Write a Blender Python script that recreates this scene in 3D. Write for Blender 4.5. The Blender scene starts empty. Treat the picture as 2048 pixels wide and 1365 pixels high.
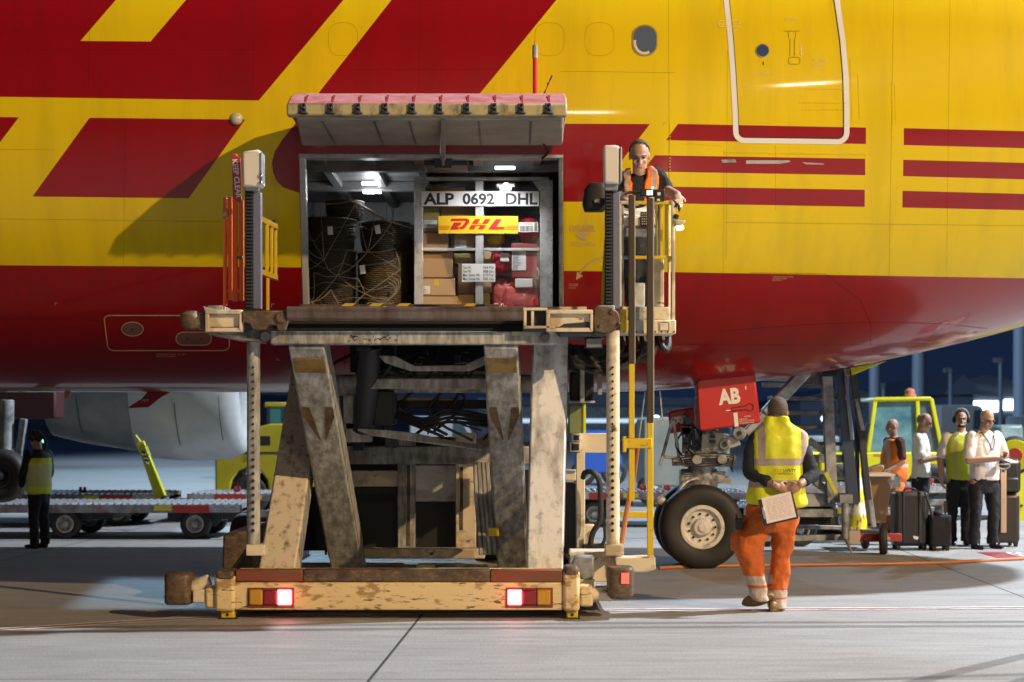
import bpy, bmesh, math, random
from mathutils import Vector, Matrix, Quaternion
random.seed(7)
S = bpy.context.scene
COL = S.collection
F, CX, HY, EYE = 3500.0, 1024.0, 850.0, 1.6      # focal length in photo pixels, principal column, horizon row, eye height

# ------------------------------------------------------------------ camera
cd = bpy.data.cameras.new('camera'); cam = bpy.data.objects.new('camera', cd); COL.objects.link(cam)
cam.location = (0, 0, EYE); cam.rotation_euler = (math.radians(90), 0, 0)
cd.sensor_width = 36.0; cd.lens = 36.0*F/2048.0; cd.shift_y = (HY-682.5)/2048.0
cd.clip_start = 0.1; cd.clip_end = 2000
cd.dof.use_dof = True; cd.dof.focus_distance = 16.4; cd.dof.aperture_fstop = 2.0
S.camera = cam

# ------------------------------------------------------------------ night sky
W = bpy.data.worlds.new('World'); S.world = W; W.use_nodes = True
nt = W.node_tree; nt.nodes.clear()
wo = nt.nodes.new('ShaderNodeOutputWorld'); bg = nt.nodes.new('ShaderNodeBackground')
sky = nt.nodes.new('ShaderNodeTexSky'); sky.sky_type = 'NISHITA'; sky.sun_disc = False
sky.sun_elevation = math.radians(-7.5); sky.sun_rotation = math.radians(200)
mixw = nt.nodes.new('ShaderNodeMixRGB'); mixw.blend_type = 'ADD'; mixw.inputs[0].default_value = 1
mixw.inputs[2].default_value = (0.08, 0.17, 0.46, 1)      # town-lit night air
nt.links.new(sky.outputs[0], mixw.inputs[1]); nt.links.new(mixw.outputs[0], bg.inputs[0])
bg.inputs[1].default_value = 0.10
nt.links.new(bg.outputs[0], wo.inputs[0])

# ------------------------------------------------------------------ lights: warm key, apron floodlights, added far fill
def lamp(name, kind, loc, energy, color, target=None, **kw):
    d = bpy.data.lights.new(name, kind); o = bpy.data.objects.new(name, d); COL.objects.link(o)
    o.location = loc; d.energy = energy; d.color = color
    for k, v in kw.items(): setattr(d, k, v)
    if target is not None:
        o.rotation_euler = (Vector(target)-Vector(loc)).to_track_quat('-Z', 'Y').to_euler()
    return o
KEYDIR = Vector((0.66, -0.66, 0.385)).normalized()            # towards the key light: front right, low
key = lamp('warm_apron_floodlight', 'SPOT', Vector((-1, 17, 3))+KEYDIR*46, 84000, (1.0, 0.71, 0.40), (1.2, 17, 2.5), spot_size=math.radians(42), spot_blend=1.0, shadow_soft_size=0.28)
lamp('white_floodlight_by_nose', 'SPOT', (27, 22, 25), 122000, (0.84, 0.91, 1.0), (0, 18, 0), spot_size=math.radians(120), spot_blend=0.5, shadow_soft_size=0.45)
lamp('blue_white_floodlight_beyond', 'SPOT', (-14, 84, 26), 40000, (0.46, 0.76, 1.0), (-3, 30, 0), spot_size=math.radians(70), spot_blend=0.6, shadow_soft_size=0.8)
lamp('blue_white_floodlight_far_right', 'SPOT', (34, 78, 24), 42000, (0.48, 0.74, 1.0), (8, 30, 0), spot_size=math.radians(70), spot_blend=0.6, shadow_soft_size=0.8)
lamp('blue_white_fill_far_left', 'SPOT', (-34, 52, 22), 90000, (0.55, 0.76, 1.0), (26, 110, 6), spot_size=math.radians(75), spot_blend=0.6, shadow_soft_size=0.8)  # unseen fill lamp, added to brighten the far masts and sheds
lamp('front_mast_floodlight', 'AREA', (4, -62, 10.5), 1700, (1.0, 0.84, 0.60), (0, 18, 3), shape='RECTANGLE', size=2.6, size_y=0.7)
lamp('front_mast_floodlight', 'AREA', (13.5, -46, 20.5), 1900, (1.0, 0.84, 0.60), (0, 18, 3), shape='RECTANGLE', size=2.4, size_y=0.9)
S.view_settings.view_transform = 'Standard'; S.view_settings.look = 'None'
S.view_settings.exposure = -0.16; S.view_settings.gamma = 1.0
S.cycles.max_bounces = 6; S.cycles.transparent_max_bounces = 12
S.cycles.use_denoising = True
S.cycles.sample_clamp_indirect = 6

# ------------------------------------------------------------------ helpers
def P(px, py, Y):
    """a point seen at photo pixel (px, py) that stands Y metres away"""
    return Vector(((px-CX)*Y/F, Y, EYE-(py-HY)*Y/F))
def G(px, py):
    """the ground point seen at a photo pixel"""
    Y = EYE*F/(py-HY); return Vector(((px-CX)*Y/F, Y, 0))
def proj(v): return CX+F*v.x/v.y, HY-F*(v.z-EYE)/v.y
WL = {}
def empty(name, loc, label, cat, group=None):
    o = bpy.data.objects.new(name, None); COL.objects.link(o)
    o.location = loc; o.empty_display_size = 0.2; WL[o.name] = Vector(loc)
    return tag(o, label, cat, group)
def tag(o, label, cat, group=None, kind=None):
    if label: o['label'] = label
    if cat: o['category'] = cat
    if group: o['group'] = group
    if kind: o['kind'] = kind
    return o
def place(name, me, parent=None, base=None):
    o = bpy.data.objects.new(name, me); COL.objects.link(o)
    if parent is not None:
        o.parent = parent; WL[o.name] = WL[parent.name].copy()
    else:
        base = Vector(base) if base is not None else Vector((0, 0, 0))
        o.location = base; WL[o.name] = base
    return o
def dup(root, loc, label=None, group=None, rotz=None):
    def rec(o, par):
        c = o.copy(); COL.objects.link(c); WL[c.name] = Vector(loc)
        if par is not None: c.parent = par
        for ch in list(o.children): rec(ch, c)
        return c
    r = rec(root, None); r.location = loc
    if rotz is not None: r.rotation_euler.z = rotz
    if label: r['label'] = label
    if group: r['group'] = group
    return r
def frame_of(d, up=Vector((0, 0, 1))):
    d = Vector(d).normalized()
    if abs(d.dot(up)) > 0.995: up = Vector((0, 1, 0))
    x = up.cross(d).normalized(); y = d.cross(x).normalized()
    return x, y, d

class MB:
    """collects shapes in world space and links them as one mesh object"""
    def __init__(s): s.v = []; s.f = []; s.m = []; s.cur = 0
    def mat(s, i): s.cur = i; return s
    def add(s, vs, fs):
        n = len(s.v); s.v += [Vector(q) for q in vs]
        for f in fs: s.f.append([n+i for i in f]); s.m.append(s.cur)
        return s
    def hexa(s, c8):
        return s.add(c8, [(0,3,2,1),(4,5,6,7),(0,1,5,4),(1,2,6,5),(2,3,7,6),(3,0,4,7)])
    def box(s, a, b):
        x0,x1 = sorted((a[0],b[0])); y0,y1 = sorted((a[1],b[1])); z0,z1 = sorted((a[2],b[2]))
        return s.hexa([(x0,y0,z0),(x1,y0,z0),(x1,y1,z0),(x0,y1,z0),(x0,y0,z1),(x1,y0,z1),(x1,y1,z1),(x0,y1,z1)])
    def pb(s, px0, py0, px1, py1, Y, depth):
        """box whose front covers a pixel rectangle at distance Y"""
        a = P(px0, py0, Y); b = P(px1, py1, Y); b.y = Y+depth
        return s.box(a, b)
    def prism(s, pts, Y, depth, Y2=None):
        """extruded outline given in photo pixels, standing at Y (front) with a real thickness"""
        fr = [P(x, y, Y) for x, y in pts]
        if fr and area2(fr) > 0: fr.reverse()
        return s.ext(fr, Vector((0, depth, 0)))
    def ext(s, fr, off):
        n = len(fr); bk = [q+off for q in fr]
        fs = [list(range(n)), list(range(2*n-1, n-1, -1))]
        for i in range(n): fs.append([i, n+i, n+(i+1) % n, (i+1) % n])
        return s.add(fr+bk, fs)
    def bar(s, p, q, w, h, up=Vector((0, 0, 1)), w2=None, h2=None):
        p = Vector(p); q = Vector(q); x, y, d = frame_of(q-p, up)
        w2 = w if w2 is None else w2; h2 = h if h2 is None else h2
        c = []
        for o, ww, hh in ((p, w, h), (q, w2, h2)):
            c += [o-x*ww/2-y*hh/2, o+x*ww/2-y*hh/2, o+x*ww/2+y*hh/2, o-x*ww/2+y*hh/2]
        return s.add(c, [(0,3,2,1),(4,5,6,7),(0,1,5,4),(1,2,6,5),(2,3,7,6),(3,0,4,7)])
    def cyl(s, p, q, r, r2=None, n=20, caps=True):
        p = Vector(p); q = Vector(q); r2 = r if r2 is None else r2
        x, y, d = frame_of(q-p); vs = []
        for o, rr in ((p, r), (q, r2)):
            for i in range(n):
                a = 2*math.pi*i/n; vs.append(o+x*math.cos(a)*rr+y*math.sin(a)*rr)
        fs = [(i, (i+1) % n, n+(i+1) % n, n+i) for i in range(n)]
        if caps: fs += [list(range(n-1, -1, -1)), list(range(n, 2*n))]
        return s.add(vs, fs)
    def tube(s, pts, r, n=8, closed=False):
        pts = [Vector(q) for q in pts]; m = len(pts); vs = []; x = None
        for i, q in enumerate(pts):
            if closed: d = pts[(i+1) % m]-pts[i-1]
            else: d = pts[min(i+1, m-1)]-pts[max(i-1, 0)]
            if d.length < 1e-9: d = Vector((0, 0, 1))
            d.normalize()
            if x is None: x = frame_of(d)[0]
            else:
                x = x-d*x.dot(d)
                x = x.normalized() if x.length > 1e-6 else frame_of(d)[0]
            y = d.cross(x); rr = r[i] if isinstance(r, (list, tuple)) else r
            for k in range(n):
                a = 2*math.pi*k/n; vs.append(q+x*math.cos(a)*rr+y*math.sin(a)*rr)
        fs = []
        for i in range(m if closed else m-1):
            j = (i+1) % m
            for k in range(n): fs.append((i*n+k, i*n+(k+1) % n, j*n+(k+1) % n, j*n+k))
        if not closed: fs += [list(range(n-1, -1, -1)), list(range((m-1)*n, m*n))]
        return s.add(vs, fs)
    def lathe(s, c, axis, prof, n=32, up=Vector((0, 0, 1)), caps=True):
        """prof: list of (distance along axis, radius)"""
        c = Vector(c); x, y, d = frame_of(axis, up); vs = []
        for t, r in prof:
            for i in range(n):
                a = 2*math.pi*i/n; vs.append(c+d*t+x*math.cos(a)*r+y*math.sin(a)*r)
        fs = []
        for j in range(len(prof)-1):
            for i in range(n): fs.append((j*n+i, j*n+(i+1) % n, (j+1)*n+(i+1) % n, (j+1)*n+i))
        if caps and prof[0][1] > 1e-5: fs.append(list(range(n-1, -1, -1)))
        if caps and prof[-1][1] > 1e-5: fs.append(list(range((len(prof)-1)*n, len(prof)*n)))
        return s.add(vs, fs)
    def ell(s, c, r, axes=None, n=14, m=10):
        c = Vector(c); x, y, z = axes if axes else (Vector((1,0,0)), Vector((0,1,0)), Vector((0,0,1)))
        vs = [c-z*r[2]]
        for j in range(1, m):
            b = -math.pi/2+math.pi*j/m
            for i in range(n):
                a = 2*math.pi*i/n
                vs.append(c+x*(r[0]*math.cos(b)*math.cos(a))+y*(r[1]*math.cos(b)*math.sin(a))+z*(r[2]*math.sin(b)))
        vs.append(c+z*r[2]); fs = []; L = len(vs)-1
        for i in range(n): fs.append((0, 1+(i+1) % n, 1+i))
        for j in range(m-2):
            for i in range(n): fs.append((1+j*n+i, 1+j*n+(i+1) % n, 1+(j+1)*n+(i+1) % n, 1+(j+1)*n+i))
        for i in range(n): fs.append((L, 1+(m-2)*n+i, 1+(m-2)*n+(i+1) % n))
        return s.add(vs, fs)
    def cap(s, p, q, r, r2=None):
        """rounded limb segment"""
        r2 = r if r2 is None else r2
        s.cyl(p, q, r, r2, n=14); s.ell(p, (r, r, r)); s.ell(q, (r2, r2, r2)); return s
    def loft(s, secs, n=24, ex=2.0, caps=True):
        """secs: (centre, half width x, half depth y) rings stacked"""
        vs = []
        for c, rx, ry in secs:
            for i in range(n):
                a = 2*math.pi*i/n; ca, sa = math.cos(a), math.sin(a)
                vs.append(Vector(c)+Vector((rx*math.copysign(abs(ca)**(2/ex), ca), ry*math.copysign(abs(sa)**(2/ex), sa), 0)))
        fs = []
        for j in range(len(secs)-1):
            for i in range(n): fs.append((j*n+i, j*n+(i+1) % n, (j+1)*n+(i+1) % n, (j+1)*n+i))
        if caps: fs += [list(range(n-1, -1, -1)), list(range((len(secs)-1)*n, len(secs)*n))]
        return s.add(vs, fs)
    def build(s, name, mats, parent=None, base=None, bevel=0.0, smooth=False, voxel=0.0, soft=0, seg=2, sharp=35):
        me = bpy.data.meshes.new(name)
        L = WL[parent.name] if parent is not None else (Vector(base) if base is not None else Vector((0, 0, 0)))
        me.from_pydata([tuple(q-L) for q in s.v], [], s.f)
        for m_ in (mats if isinstance(mats, (list, tuple)) else [mats]): me.materials.append(m_)
        me.polygons.foreach_set('material_index', s.m)
        me.validate(clean_customdata=False)
        bm = bmesh.new(); bm.from_mesh(me); bmesh.ops.recalc_face_normals(bm, faces=bm.faces); bm.to_mesh(me); bm.free()
        o = place(name, me, parent, base)
        if voxel:
            md = o.modifiers.new('blend', 'REMESH'); md.mode = 'VOXEL'; md.voxel_size = voxel; md.use_smooth_shade = True
            if soft:
                ms = o.modifiers.new('soft', 'SMOOTH'); ms.factor = 0.5; ms.iterations = soft
            smooth = True
        if bevel:
            mb = o.modifiers.new('bevel', 'BEVEL'); mb.width = bevel; mb.segments = seg; mb.limit_method = 'ANGLE'; mb.angle_limit = math.radians(40); mb.harden_normals = False
        if smooth or bevel:
            me.polygons.foreach_set('use_smooth', [True]*len(me.polygons))
            if not voxel and not bevel: me.set_sharp_from_angle(angle=math.radians(sharp))
            elif bevel: me.set_sharp_from_angle(angle=math.radians(60))
        return o
def area2(p):
    a = 0
    for i in range(len(p)):
        q, r = p[i], p[(i+1) % len(p)]; a += q.x*r.z-r.x*q.z
    return a
def arc(cx, cy, rx, ry, a0, a1, n=8):
    return [(cx+rx*math.cos(math.radians(a0+(a1-a0)*i/n)), cy+ry*math.sin(math.radians(a0+(a1-a0)*i/n))) for i in range(n+1)]
def rrect(x0, y0, x1, y1, r, n=5):
    return arc(x1-r, y1-r, r, r, 0, 90, n)+arc(x0+r, y1-r, r, r, 90, 180, n)+arc(x0+r, y0+r, r, r, 180, 270, n)+arc(x1-r, y0+r, r, r, 270, 360, n)
def bez(pts, n=24):
    """smooth curve through points (Catmull-Rom)"""
    pts = [Vector(p) for p in pts]; out = []; m = len(pts)
    for i in range(m-1):
        p0, p1, p2, p3 = pts[max(i-1, 0)], pts[i], pts[i+1], pts[min(i+2, m-1)]
        k = max(2, n//(m-1))
        for j in range(k):
            t = j/k
            out.append(0.5*((2*p1)+(p2-p0)*t+(2*p0-5*p1+4*p2-p3)*t*t+(3*p1-p0-3*p2+p3)*t**3))
    out.append(pts[-1]); return out

# ------------------------------------------------------------------ lettering
def text_verts(body, bold=0.0, shear=0.0, space=1.0, lines=1.0, align='LEFT'):
    c = bpy.data.curves.new('t', 'FONT'); c.body = body; c.size = 1.0; c.offset = bold; c.shear = shear
    c.space_character = space; c.space_line = lines; c.resolution_u = 3; c.align_x = align
    o = bpy.data.objects.new('t', c); COL.objects.link(o)
    bpy.context.view_layer.update()
    me = bpy.data.meshes.new_from_object(o.evaluated_get(bpy.context.evaluated_depsgraph_get()))
    vs = [v.co.copy() for v in me.vertices]; fs = [list(p.vertices) for p in me.polygons]
    bpy.data.objects.remove(o); bpy.data.curves.remove(c); bpy.data.meshes.remove(me)
    return vs, fs
def lettering(name, body, fn, x0, x1, ybase, ytop, m, parent, bold=0.0, shear=0.0, space=1.0, lines=1.0, mb=None, base=None):
    """text fitted to a rectangle in the coordinates fn(x, y) understands"""
    vs, fs = text_verts(body, bold, shear, space, lines)
    ax = min(v.x for v in vs); bx = max(v.x for v in vs); ay = min(v.y for v in vs); by = max(v.y for v in vs)
    out = [fn(x0+(v.x-ax)/(bx-ax)*(x1-x0), ybase+(v.y-ay)/(by-ay)*(ytop-ybase)) for v in vs]
    if mb is not None: mb.add(out, fs); return None
    b = MB(); b.add(out, fs); return b.build(name, m, parent, base)

# ------------------------------------------------------------------ materials
def mat(name, col, rough=0.5, metal=0.0, dirt=None, amt=0.35, scale=3.0, stretch=(1, 1, 1), soft=0.18, bump=0.0, bscale=40.0, coat=0.0, var=0.0, emit=None, estr=1.0, spec=0.5, drough=None, dirt2=None, amt2=0.3, scale2=1.0, stretch2=(1,1,1)):
    m = bpy.data.materials.new(name); m.use_nodes = True; t = m.node_tree; N = t.nodes; L = t.links
    b = N['Principled BSDF']; c4 = (*col, 1)
    b.inputs['Base Color'].default_value = c4; b.inputs['Roughness'].default_value = rough; b.inputs['Metallic'].default_value = metal
    b.inputs['Coat Weight'].default_value = coat; b.inputs['Coat Roughness'].default_value = 0.06
    b.inputs['Specular IOR Level'].default_value = spec
    tc = N.new('ShaderNodeTexCoord'); cur = None
    def noise(sc, st, detail=6, rg=0.6):
        mp = N.new('ShaderNodeMapping'); mp.inputs['Scale'].default_value = st; L.new(tc.outputs['Object'], mp.inputs[0])
        n = N.new('ShaderNodeTexNoise'); n.inputs['Scale'].default_value = sc; n.inputs['Detail'].default_value = detail; n.inputs['Roughness'].default_value = rg
        L.new(mp.outputs[0], n.inputs['Vector']); return n
    def mix(src, f, c2):
        mx = N.new('ShaderNodeMixRGB'); mx.inputs[2].default_value = (*c2, 1)
        if src is None: mx.inputs[1].default_value = c4
        else: L.new(src, mx.inputs[1])
        L.new(f, mx.inputs[0]); return mx.outputs[0]
    def ramp(n, amt, soft):
        r = N.new('ShaderNodeMapRange'); p = 0.72-0.42*amt
        r.inputs['From Min'].default_value = p-soft/2; r.inputs['From Max'].default_value = p+soft/2
        L.new(n.outputs['Fac'], r.inputs['Value']); return r.outputs[0]
    if var:
        n = noise(scale*0.5, (1, 1, 1), 3); mr = N.new('ShaderNodeMapRange')
        mr.inputs['From Min'].default_value = 0.35; mr.inputs['From Max'].default_value = 0.65
        mr.inputs['To Max'].default_value = var; L.new(n.outputs['Fac'], mr.inputs['Value'])
        cur = mix(cur, mr.outputs[0], tuple(c*0.45 for c in col))
    if dirt:
        f = ramp(noise(scale, stretch), amt, soft); cur = mix(cur, f, dirt)
        if drough is not None:
            mr = N.new('ShaderNodeMapRange'); mr.inputs['To Min'].default_value = rough; mr.inputs['To Max'].default_value = drough
            L.new(f, mr.inputs['Value']); L.new(mr.outputs[0], b.inputs['Roughness'])
    if dirt2:
        cur = mix(cur, ramp(noise(scale2, stretch2), amt2, soft), dirt2)
    if cur is not None: L.new(cur, b.inputs['Base Color'])
    if bump:
        n = noise(bscale, (1, 1, 1), 3); bp = N.new('ShaderNodeBump'); bp.inputs['Strength'].default_value = bump; bp.inputs['Distance'].default_value = 0.02
        L.new(n.outputs['Fac'], bp.inputs['Height']); L.new(bp.outputs[0], b.inputs['Normal'])
    if emit:
        b.inputs['Emission Color'].default_value = (*emit, 1); b.inputs['Emission Strength'].default_value = estr
    return m
def banded(name, base, bands, rough=0.75, bump=0.35, bscale=9.0):
    """cloth with sewn-on tape: bands = [(x0, x1, z0, z1, colour)] in the thing's own metres"""
    m = mat(name, base, rough, bump=bump, bscale=bscale, var=0.25, scale=8); t = m.node_tree; N = t.nodes; L = t.links
    b = N['Principled BSDF']; src = b.inputs['Base Color'].links[0].from_socket
    tc = N.new('ShaderNodeTexCoord'); sp = N.new('ShaderNodeSeparateXYZ'); L.new(tc.outputs['Object'], sp.inputs[0])
    for x0, x1, z0, z1, c in bands:
        fs = []
        for ax, lo, hi in ((0, x0, x1), (2, z0, z1)):
            k = N.new('ShaderNodeMath'); k.operation = 'COMPARE'; L.new(sp.outputs[ax], k.inputs[0])
            k.inputs[1].default_value = (lo+hi)/2; k.inputs[2].default_value = (hi-lo)/2; fs.append(k)
        mu = N.new('ShaderNodeMath'); mu.operation = 'MULTIPLY'; L.new(fs[0].outputs[0], mu.inputs[0]); L.new(fs[1].outputs[0], mu.inputs[1])
        mx = N.new('ShaderNodeMixRGB'); mx.inputs[2].default_value = (*c, 1); L.new(src, mx.inputs[1]); L.new(mu.outputs[0], mx.inputs[0]); src = mx.outputs[0]
    L.new(src, b.inputs['Base Color']); return m
def clear_sheet(name, tint=(1, 1, 1), gloss=0.05, rough=0.05):
    m = bpy.data.materials.new(name); m.use_nodes = True; t = m.node_tree; t.nodes.clear()
    o = t.nodes.new('ShaderNodeOutputMaterial'); tr = t.nodes.new('ShaderNodeBsdfTransparent'); gl = t.nodes.new('ShaderNodeBsdfGlossy'); mx = t.nodes.new('ShaderNodeMixShader')
    tr.inputs[0].default_value = (*tint, 1); gl.inputs['Roughness'].default_value = rough; mx.inputs[0].default_value = gloss
    n = t.nodes.new('ShaderNodeTexNoise'); n.inputs['Scale'].default_value = 6; bp = t.nodes.new('ShaderNodeBump'); bp.inputs['Strength'].default_value = 0.12; bp.inputs['Distance'].default_value = 0.01
    t.links.new(n.outputs['Fac'], bp.inputs['Height']); t.links.new(bp.outputs[0], gl.inputs['Normal'])
    t.links.new(tr.outputs[0], mx.inputs[1]); t.links.new(gl.outputs[0], mx.inputs[2]); t.links.new(mx.outputs[0], o.inputs[0]); return m
RUST = (0.10, 0.045, 0.018); GRIME = (0.035, 0.028, 0.022); OIL = (0.02, 0.018, 0.016)
M = {}
M['yellow'] = mat('aircraft_yellow', (0.78, 0.57, 0.006), 0.32, spec=0.2, var=0.05, scale=0.6, coat=0.28, dirt2=(0.69, 0.50, 0.008), amt2=0.40, scale2=1.2, stretch2=(3, 1, .35), bump=0.035, bscale=1.6)
M['red'] = mat('aircraft_red', (0.29, 0.003, 0.006), 0.30, spec=0.35, var=0.06, scale=0.6, coat=0.5, dirt2=(0.245, 0.004, 0.006), amt2=0.36, scale2=1.2, stretch2=(3, 1, .35), bump=0.035, bscale=1.6)
M['white'] = mat('white_paint', (0.78, 0.76, 0.72), 0.4)
M['seam_y'] = mat('seam_shade', (0.35, 0.22, 0.012), 0.5)
M['cream'] = mat('worn_cream_paint', (0.72, 0.62, 0.45), 0.5, dirt=RUST, amt=0.15, scale=7, stretch=(1, 1, 2.2), soft=0.08, dirt2=(0.46, 0.37, 0.24), amt2=0.42, scale2=3.0, bump=0.08, bscale=60)
M['cream_dirty_shaded'] = mat('grimy_shaded_cream', (0.50, 0.50, 0.47), 0.55, dirt=(0.08, 0.076, 0.070), amt=0.36, scale=8, stretch=(1.6, 1, 0.35), soft=0.40, dirt2=(0.15, 0.10, 0.06), amt2=0.20, scale2=15, stretch2=(1.6, 1, 0.5), bump=0.12, bscale=70)  # grime over a greyed base that also paints in the arms' shade
M['bumper'] = mat('scraped_cream_bumper', (0.74, 0.57, 0.30), 0.5, dirt=(0.13, 0.075, 0.03), amt=0.24, scale=7, stretch=(1, 1, 5), soft=0.07, dirt2=(0.40, 0.26, 0.10), amt2=0.30, scale2=6, stretch2=(1, 1, 2), bump=0.18, bscale=60)
M['rustbrown'] = mat('rust_brown_steel', (0.11, 0.068, 0.036), 0.55, dirt=(0.20, 0.14, 0.08), amt=0.32, scale=26, stretch=(1, 1, 1.6), soft=0.25, dirt2=(0.035, 0.022, 0.014), amt2=0.32, scale2=9, bump=0.2)
M['rustred'] = mat('rust_red_paint', (0.22, 0.05, 0.02), 0.6, dirt=(0.14, 0.075, 0.03), amt=0.4, scale=6, stretch=(1, 1, 4), soft=0.2, bump=0.1)
M['steel'] = mat('bare_steel', (0.36, 0.34, 0.32), 0.42, 0.7, dirt=(0.16, 0.12, 0.09), amt=0.45, scale=5, soft=0.3, bump=0.08)
M['roller'] = mat('worn_roller_steel', (0.24, 0.20, 0.18), 0.38, 0.6, dirt=(0.12, 0.075, 0.05), amt=0.5, scale=3, stretch=(3, 1, 1), soft=0.35)
M['greysteel'] = mat('galvanised_steel', (0.40, 0.42, 0.45), 0.5, 0.35, dirt=(0.10, 0.11, 0.12), amt=0.45, scale=5, soft=0.3, bump=0.05)
M['darksteel'] = mat('dark_steel', (0.045, 0.05, 0.06), 0.5, 0.3, var=0.3)
M['black'] = mat('black_rubber', (0.014, 0.013, 0.013), 0.6, var=0.3, bump=0.1)
M['tyre'] = mat('tyre_rubber', (0.018, 0.017, 0.016), 0.62, dirt=(0.034, 0.03, 0.028), amt=0.4, scale=4, soft=0.35, bump=0.06, bscale=25)
M['hub'] = mat('wheel_hub_paint', (0.72, 0.69, 0.64), 0.4, dirt=(0.22, 0.20, 0.17), amt=0.16, scale=7, soft=0.25)
M['yellowpaint'] = mat('safety_yellow_paint', (0.66, 0.46, 0.012), 0.42, dirt=GRIME, amt=0.12, scale=9, soft=0.1)
M['lime'] = mat('lime_yellow_paint', (0.60, 0.62, 0.02), 0.38, var=0.15)
M['orange'] = mat('orange_red_paint', (0.85, 0.12, 0.010), 0.42, var=0.2, scale=4)
M['hose'] = mat('orange_hose', (0.52, 0.19, 0.07), 0.5, var=0.2)
M['railbrown'] = mat('brown_guide_rail', (0.055, 0.036, 0.022), 0.5, var=0.3, scale=4)
M['grey'] = mat('light_grey_metal', (0.46, 0.46, 0.45), 0.45, 0.2, dirt=(0.2, 0.19, 0.18), amt=0.3, scale=6, soft=0.25)
M['liner'] = mat('hold_liner', (0.20, 0.20, 0.20), 0.55, dirt=(0.09, 0.09, 0.09), amt=0.45, scale=2.2, soft=0.3)
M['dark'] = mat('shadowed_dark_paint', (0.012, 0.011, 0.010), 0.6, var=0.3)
M['redpaint'] = mat('red_enamel', (0.52, 0.020, 0.016), 0.35, var=0.15)
M['glass'] = mat('dark_glass', (0.10, 0.16, 0.19), 0.05, 0.0, spec=0.8)
M['blacktxt'] = mat('black_lettering', (0.012, 0.012, 0.014), 0.5)
M['faint'] = mat('faded_white_stencil', (0.62, 0.40, 0.22), 0.5)
M['shoeblack'] = mat('black_leather', (0.012, 0.012, 0.014), 0.28)
M['darkcloth'] = mat('navy_black_cloth', (0.010, 0.011, 0.018), 0.85, var=0.3, bump=0.35, bscale=10)
M['bagblack'] = mat('black_luggage', (0.012, 0.013, 0.016), 0.45, var=0.3, bump=0.1, bscale=30)
M['skin'] = mat('skin', (0.44, 0.27, 0.20), 0.55, var=0.12, scale=10)
M['skin2'] = mat('tanned_skin', (0.36, 0.20, 0.14), 0.55, var=0.12, scale=10)
M['hair'] = mat('dark_hair', (0.035, 0.022, 0.014), 0.7, bump=0.5, bscale=80)
M['greyhair'] = mat('grey_hair', (0.20, 0.16, 0.13), 0.7, bump=0.5, bscale=80)
M['shirt'] = mat('white_shirt_cloth', (0.72, 0.68, 0.66), 0.85, bump=0.35, bscale=9, var=0.08)
M['lip'] = mat('lips', (0.34, 0.12, 0.09), 0.5)
M['eye'] = mat('dark_eyes', (0.02, 0.015, 0.012), 0.3)
M['chrome'] = mat('chrome_piston', (0.7, 0.7, 0.72), 0.15, 1.0)
M['lampwhite'] = mat('lit_white_lamp', (0.9, 0.9, 0.9), 0.3, emit=(0.95, 0.97, 1.0), estr=14)

def overlay(name, col, opacity):
    m = bpy.data.materials.new(name); m.use_nodes = True; t = m.node_tree; t.nodes.clear()
    o = t.nodes.new('ShaderNodeOutputMaterial'); a = t.nodes.new('ShaderNodeBsdfTransparent'); b = t.nodes.new('ShaderNodeBsdfDiffuse'); x = t.nodes.new('ShaderNodeMixShader')
    b.inputs[0].default_value = (*col, 1); x.inputs[0].default_value = opacity
    t.links.new(a.outputs[0], x.inputs[1]); t.links.new(b.outputs[0], x.inputs[2]); t.links.new(x.outputs[0], o.inputs[0]); return m
M['seam'] = overlay('panel_gap_shade', (0.05, 0.03, 0.005), 0.34)
M['pinkred'] = mat('red_lit_pink', (0.42, 0.13, 0.14), 0.75, dirt=(0.50, 0.26, 0.27), amt=0.45, scale=4, stretch=(1, 3, 3), soft=0.4, dirt2=(0.25, 0.03, 0.03), amt2=0.2, scale2=7)  # pink painted in for white light grazing the door's top skin
FOLD = {}
def folds(o, size=0.10, strength=0.03):
    k = round(size, 3)
    if k not in FOLD:
        t = bpy.data.textures.new('cloth_folds', 'CLOUDS'); t.noise_scale = size; t.noise_depth = 2; t.contrast = 1.4; FOLD[k] = t
    d = o.modifiers.new('folds', 'DISPLACE'); d.texture = FOLD[k]; d.texture_coords = 'LOCAL'; d.strength = strength; d.mid_level = 0.5
    return o
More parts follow.
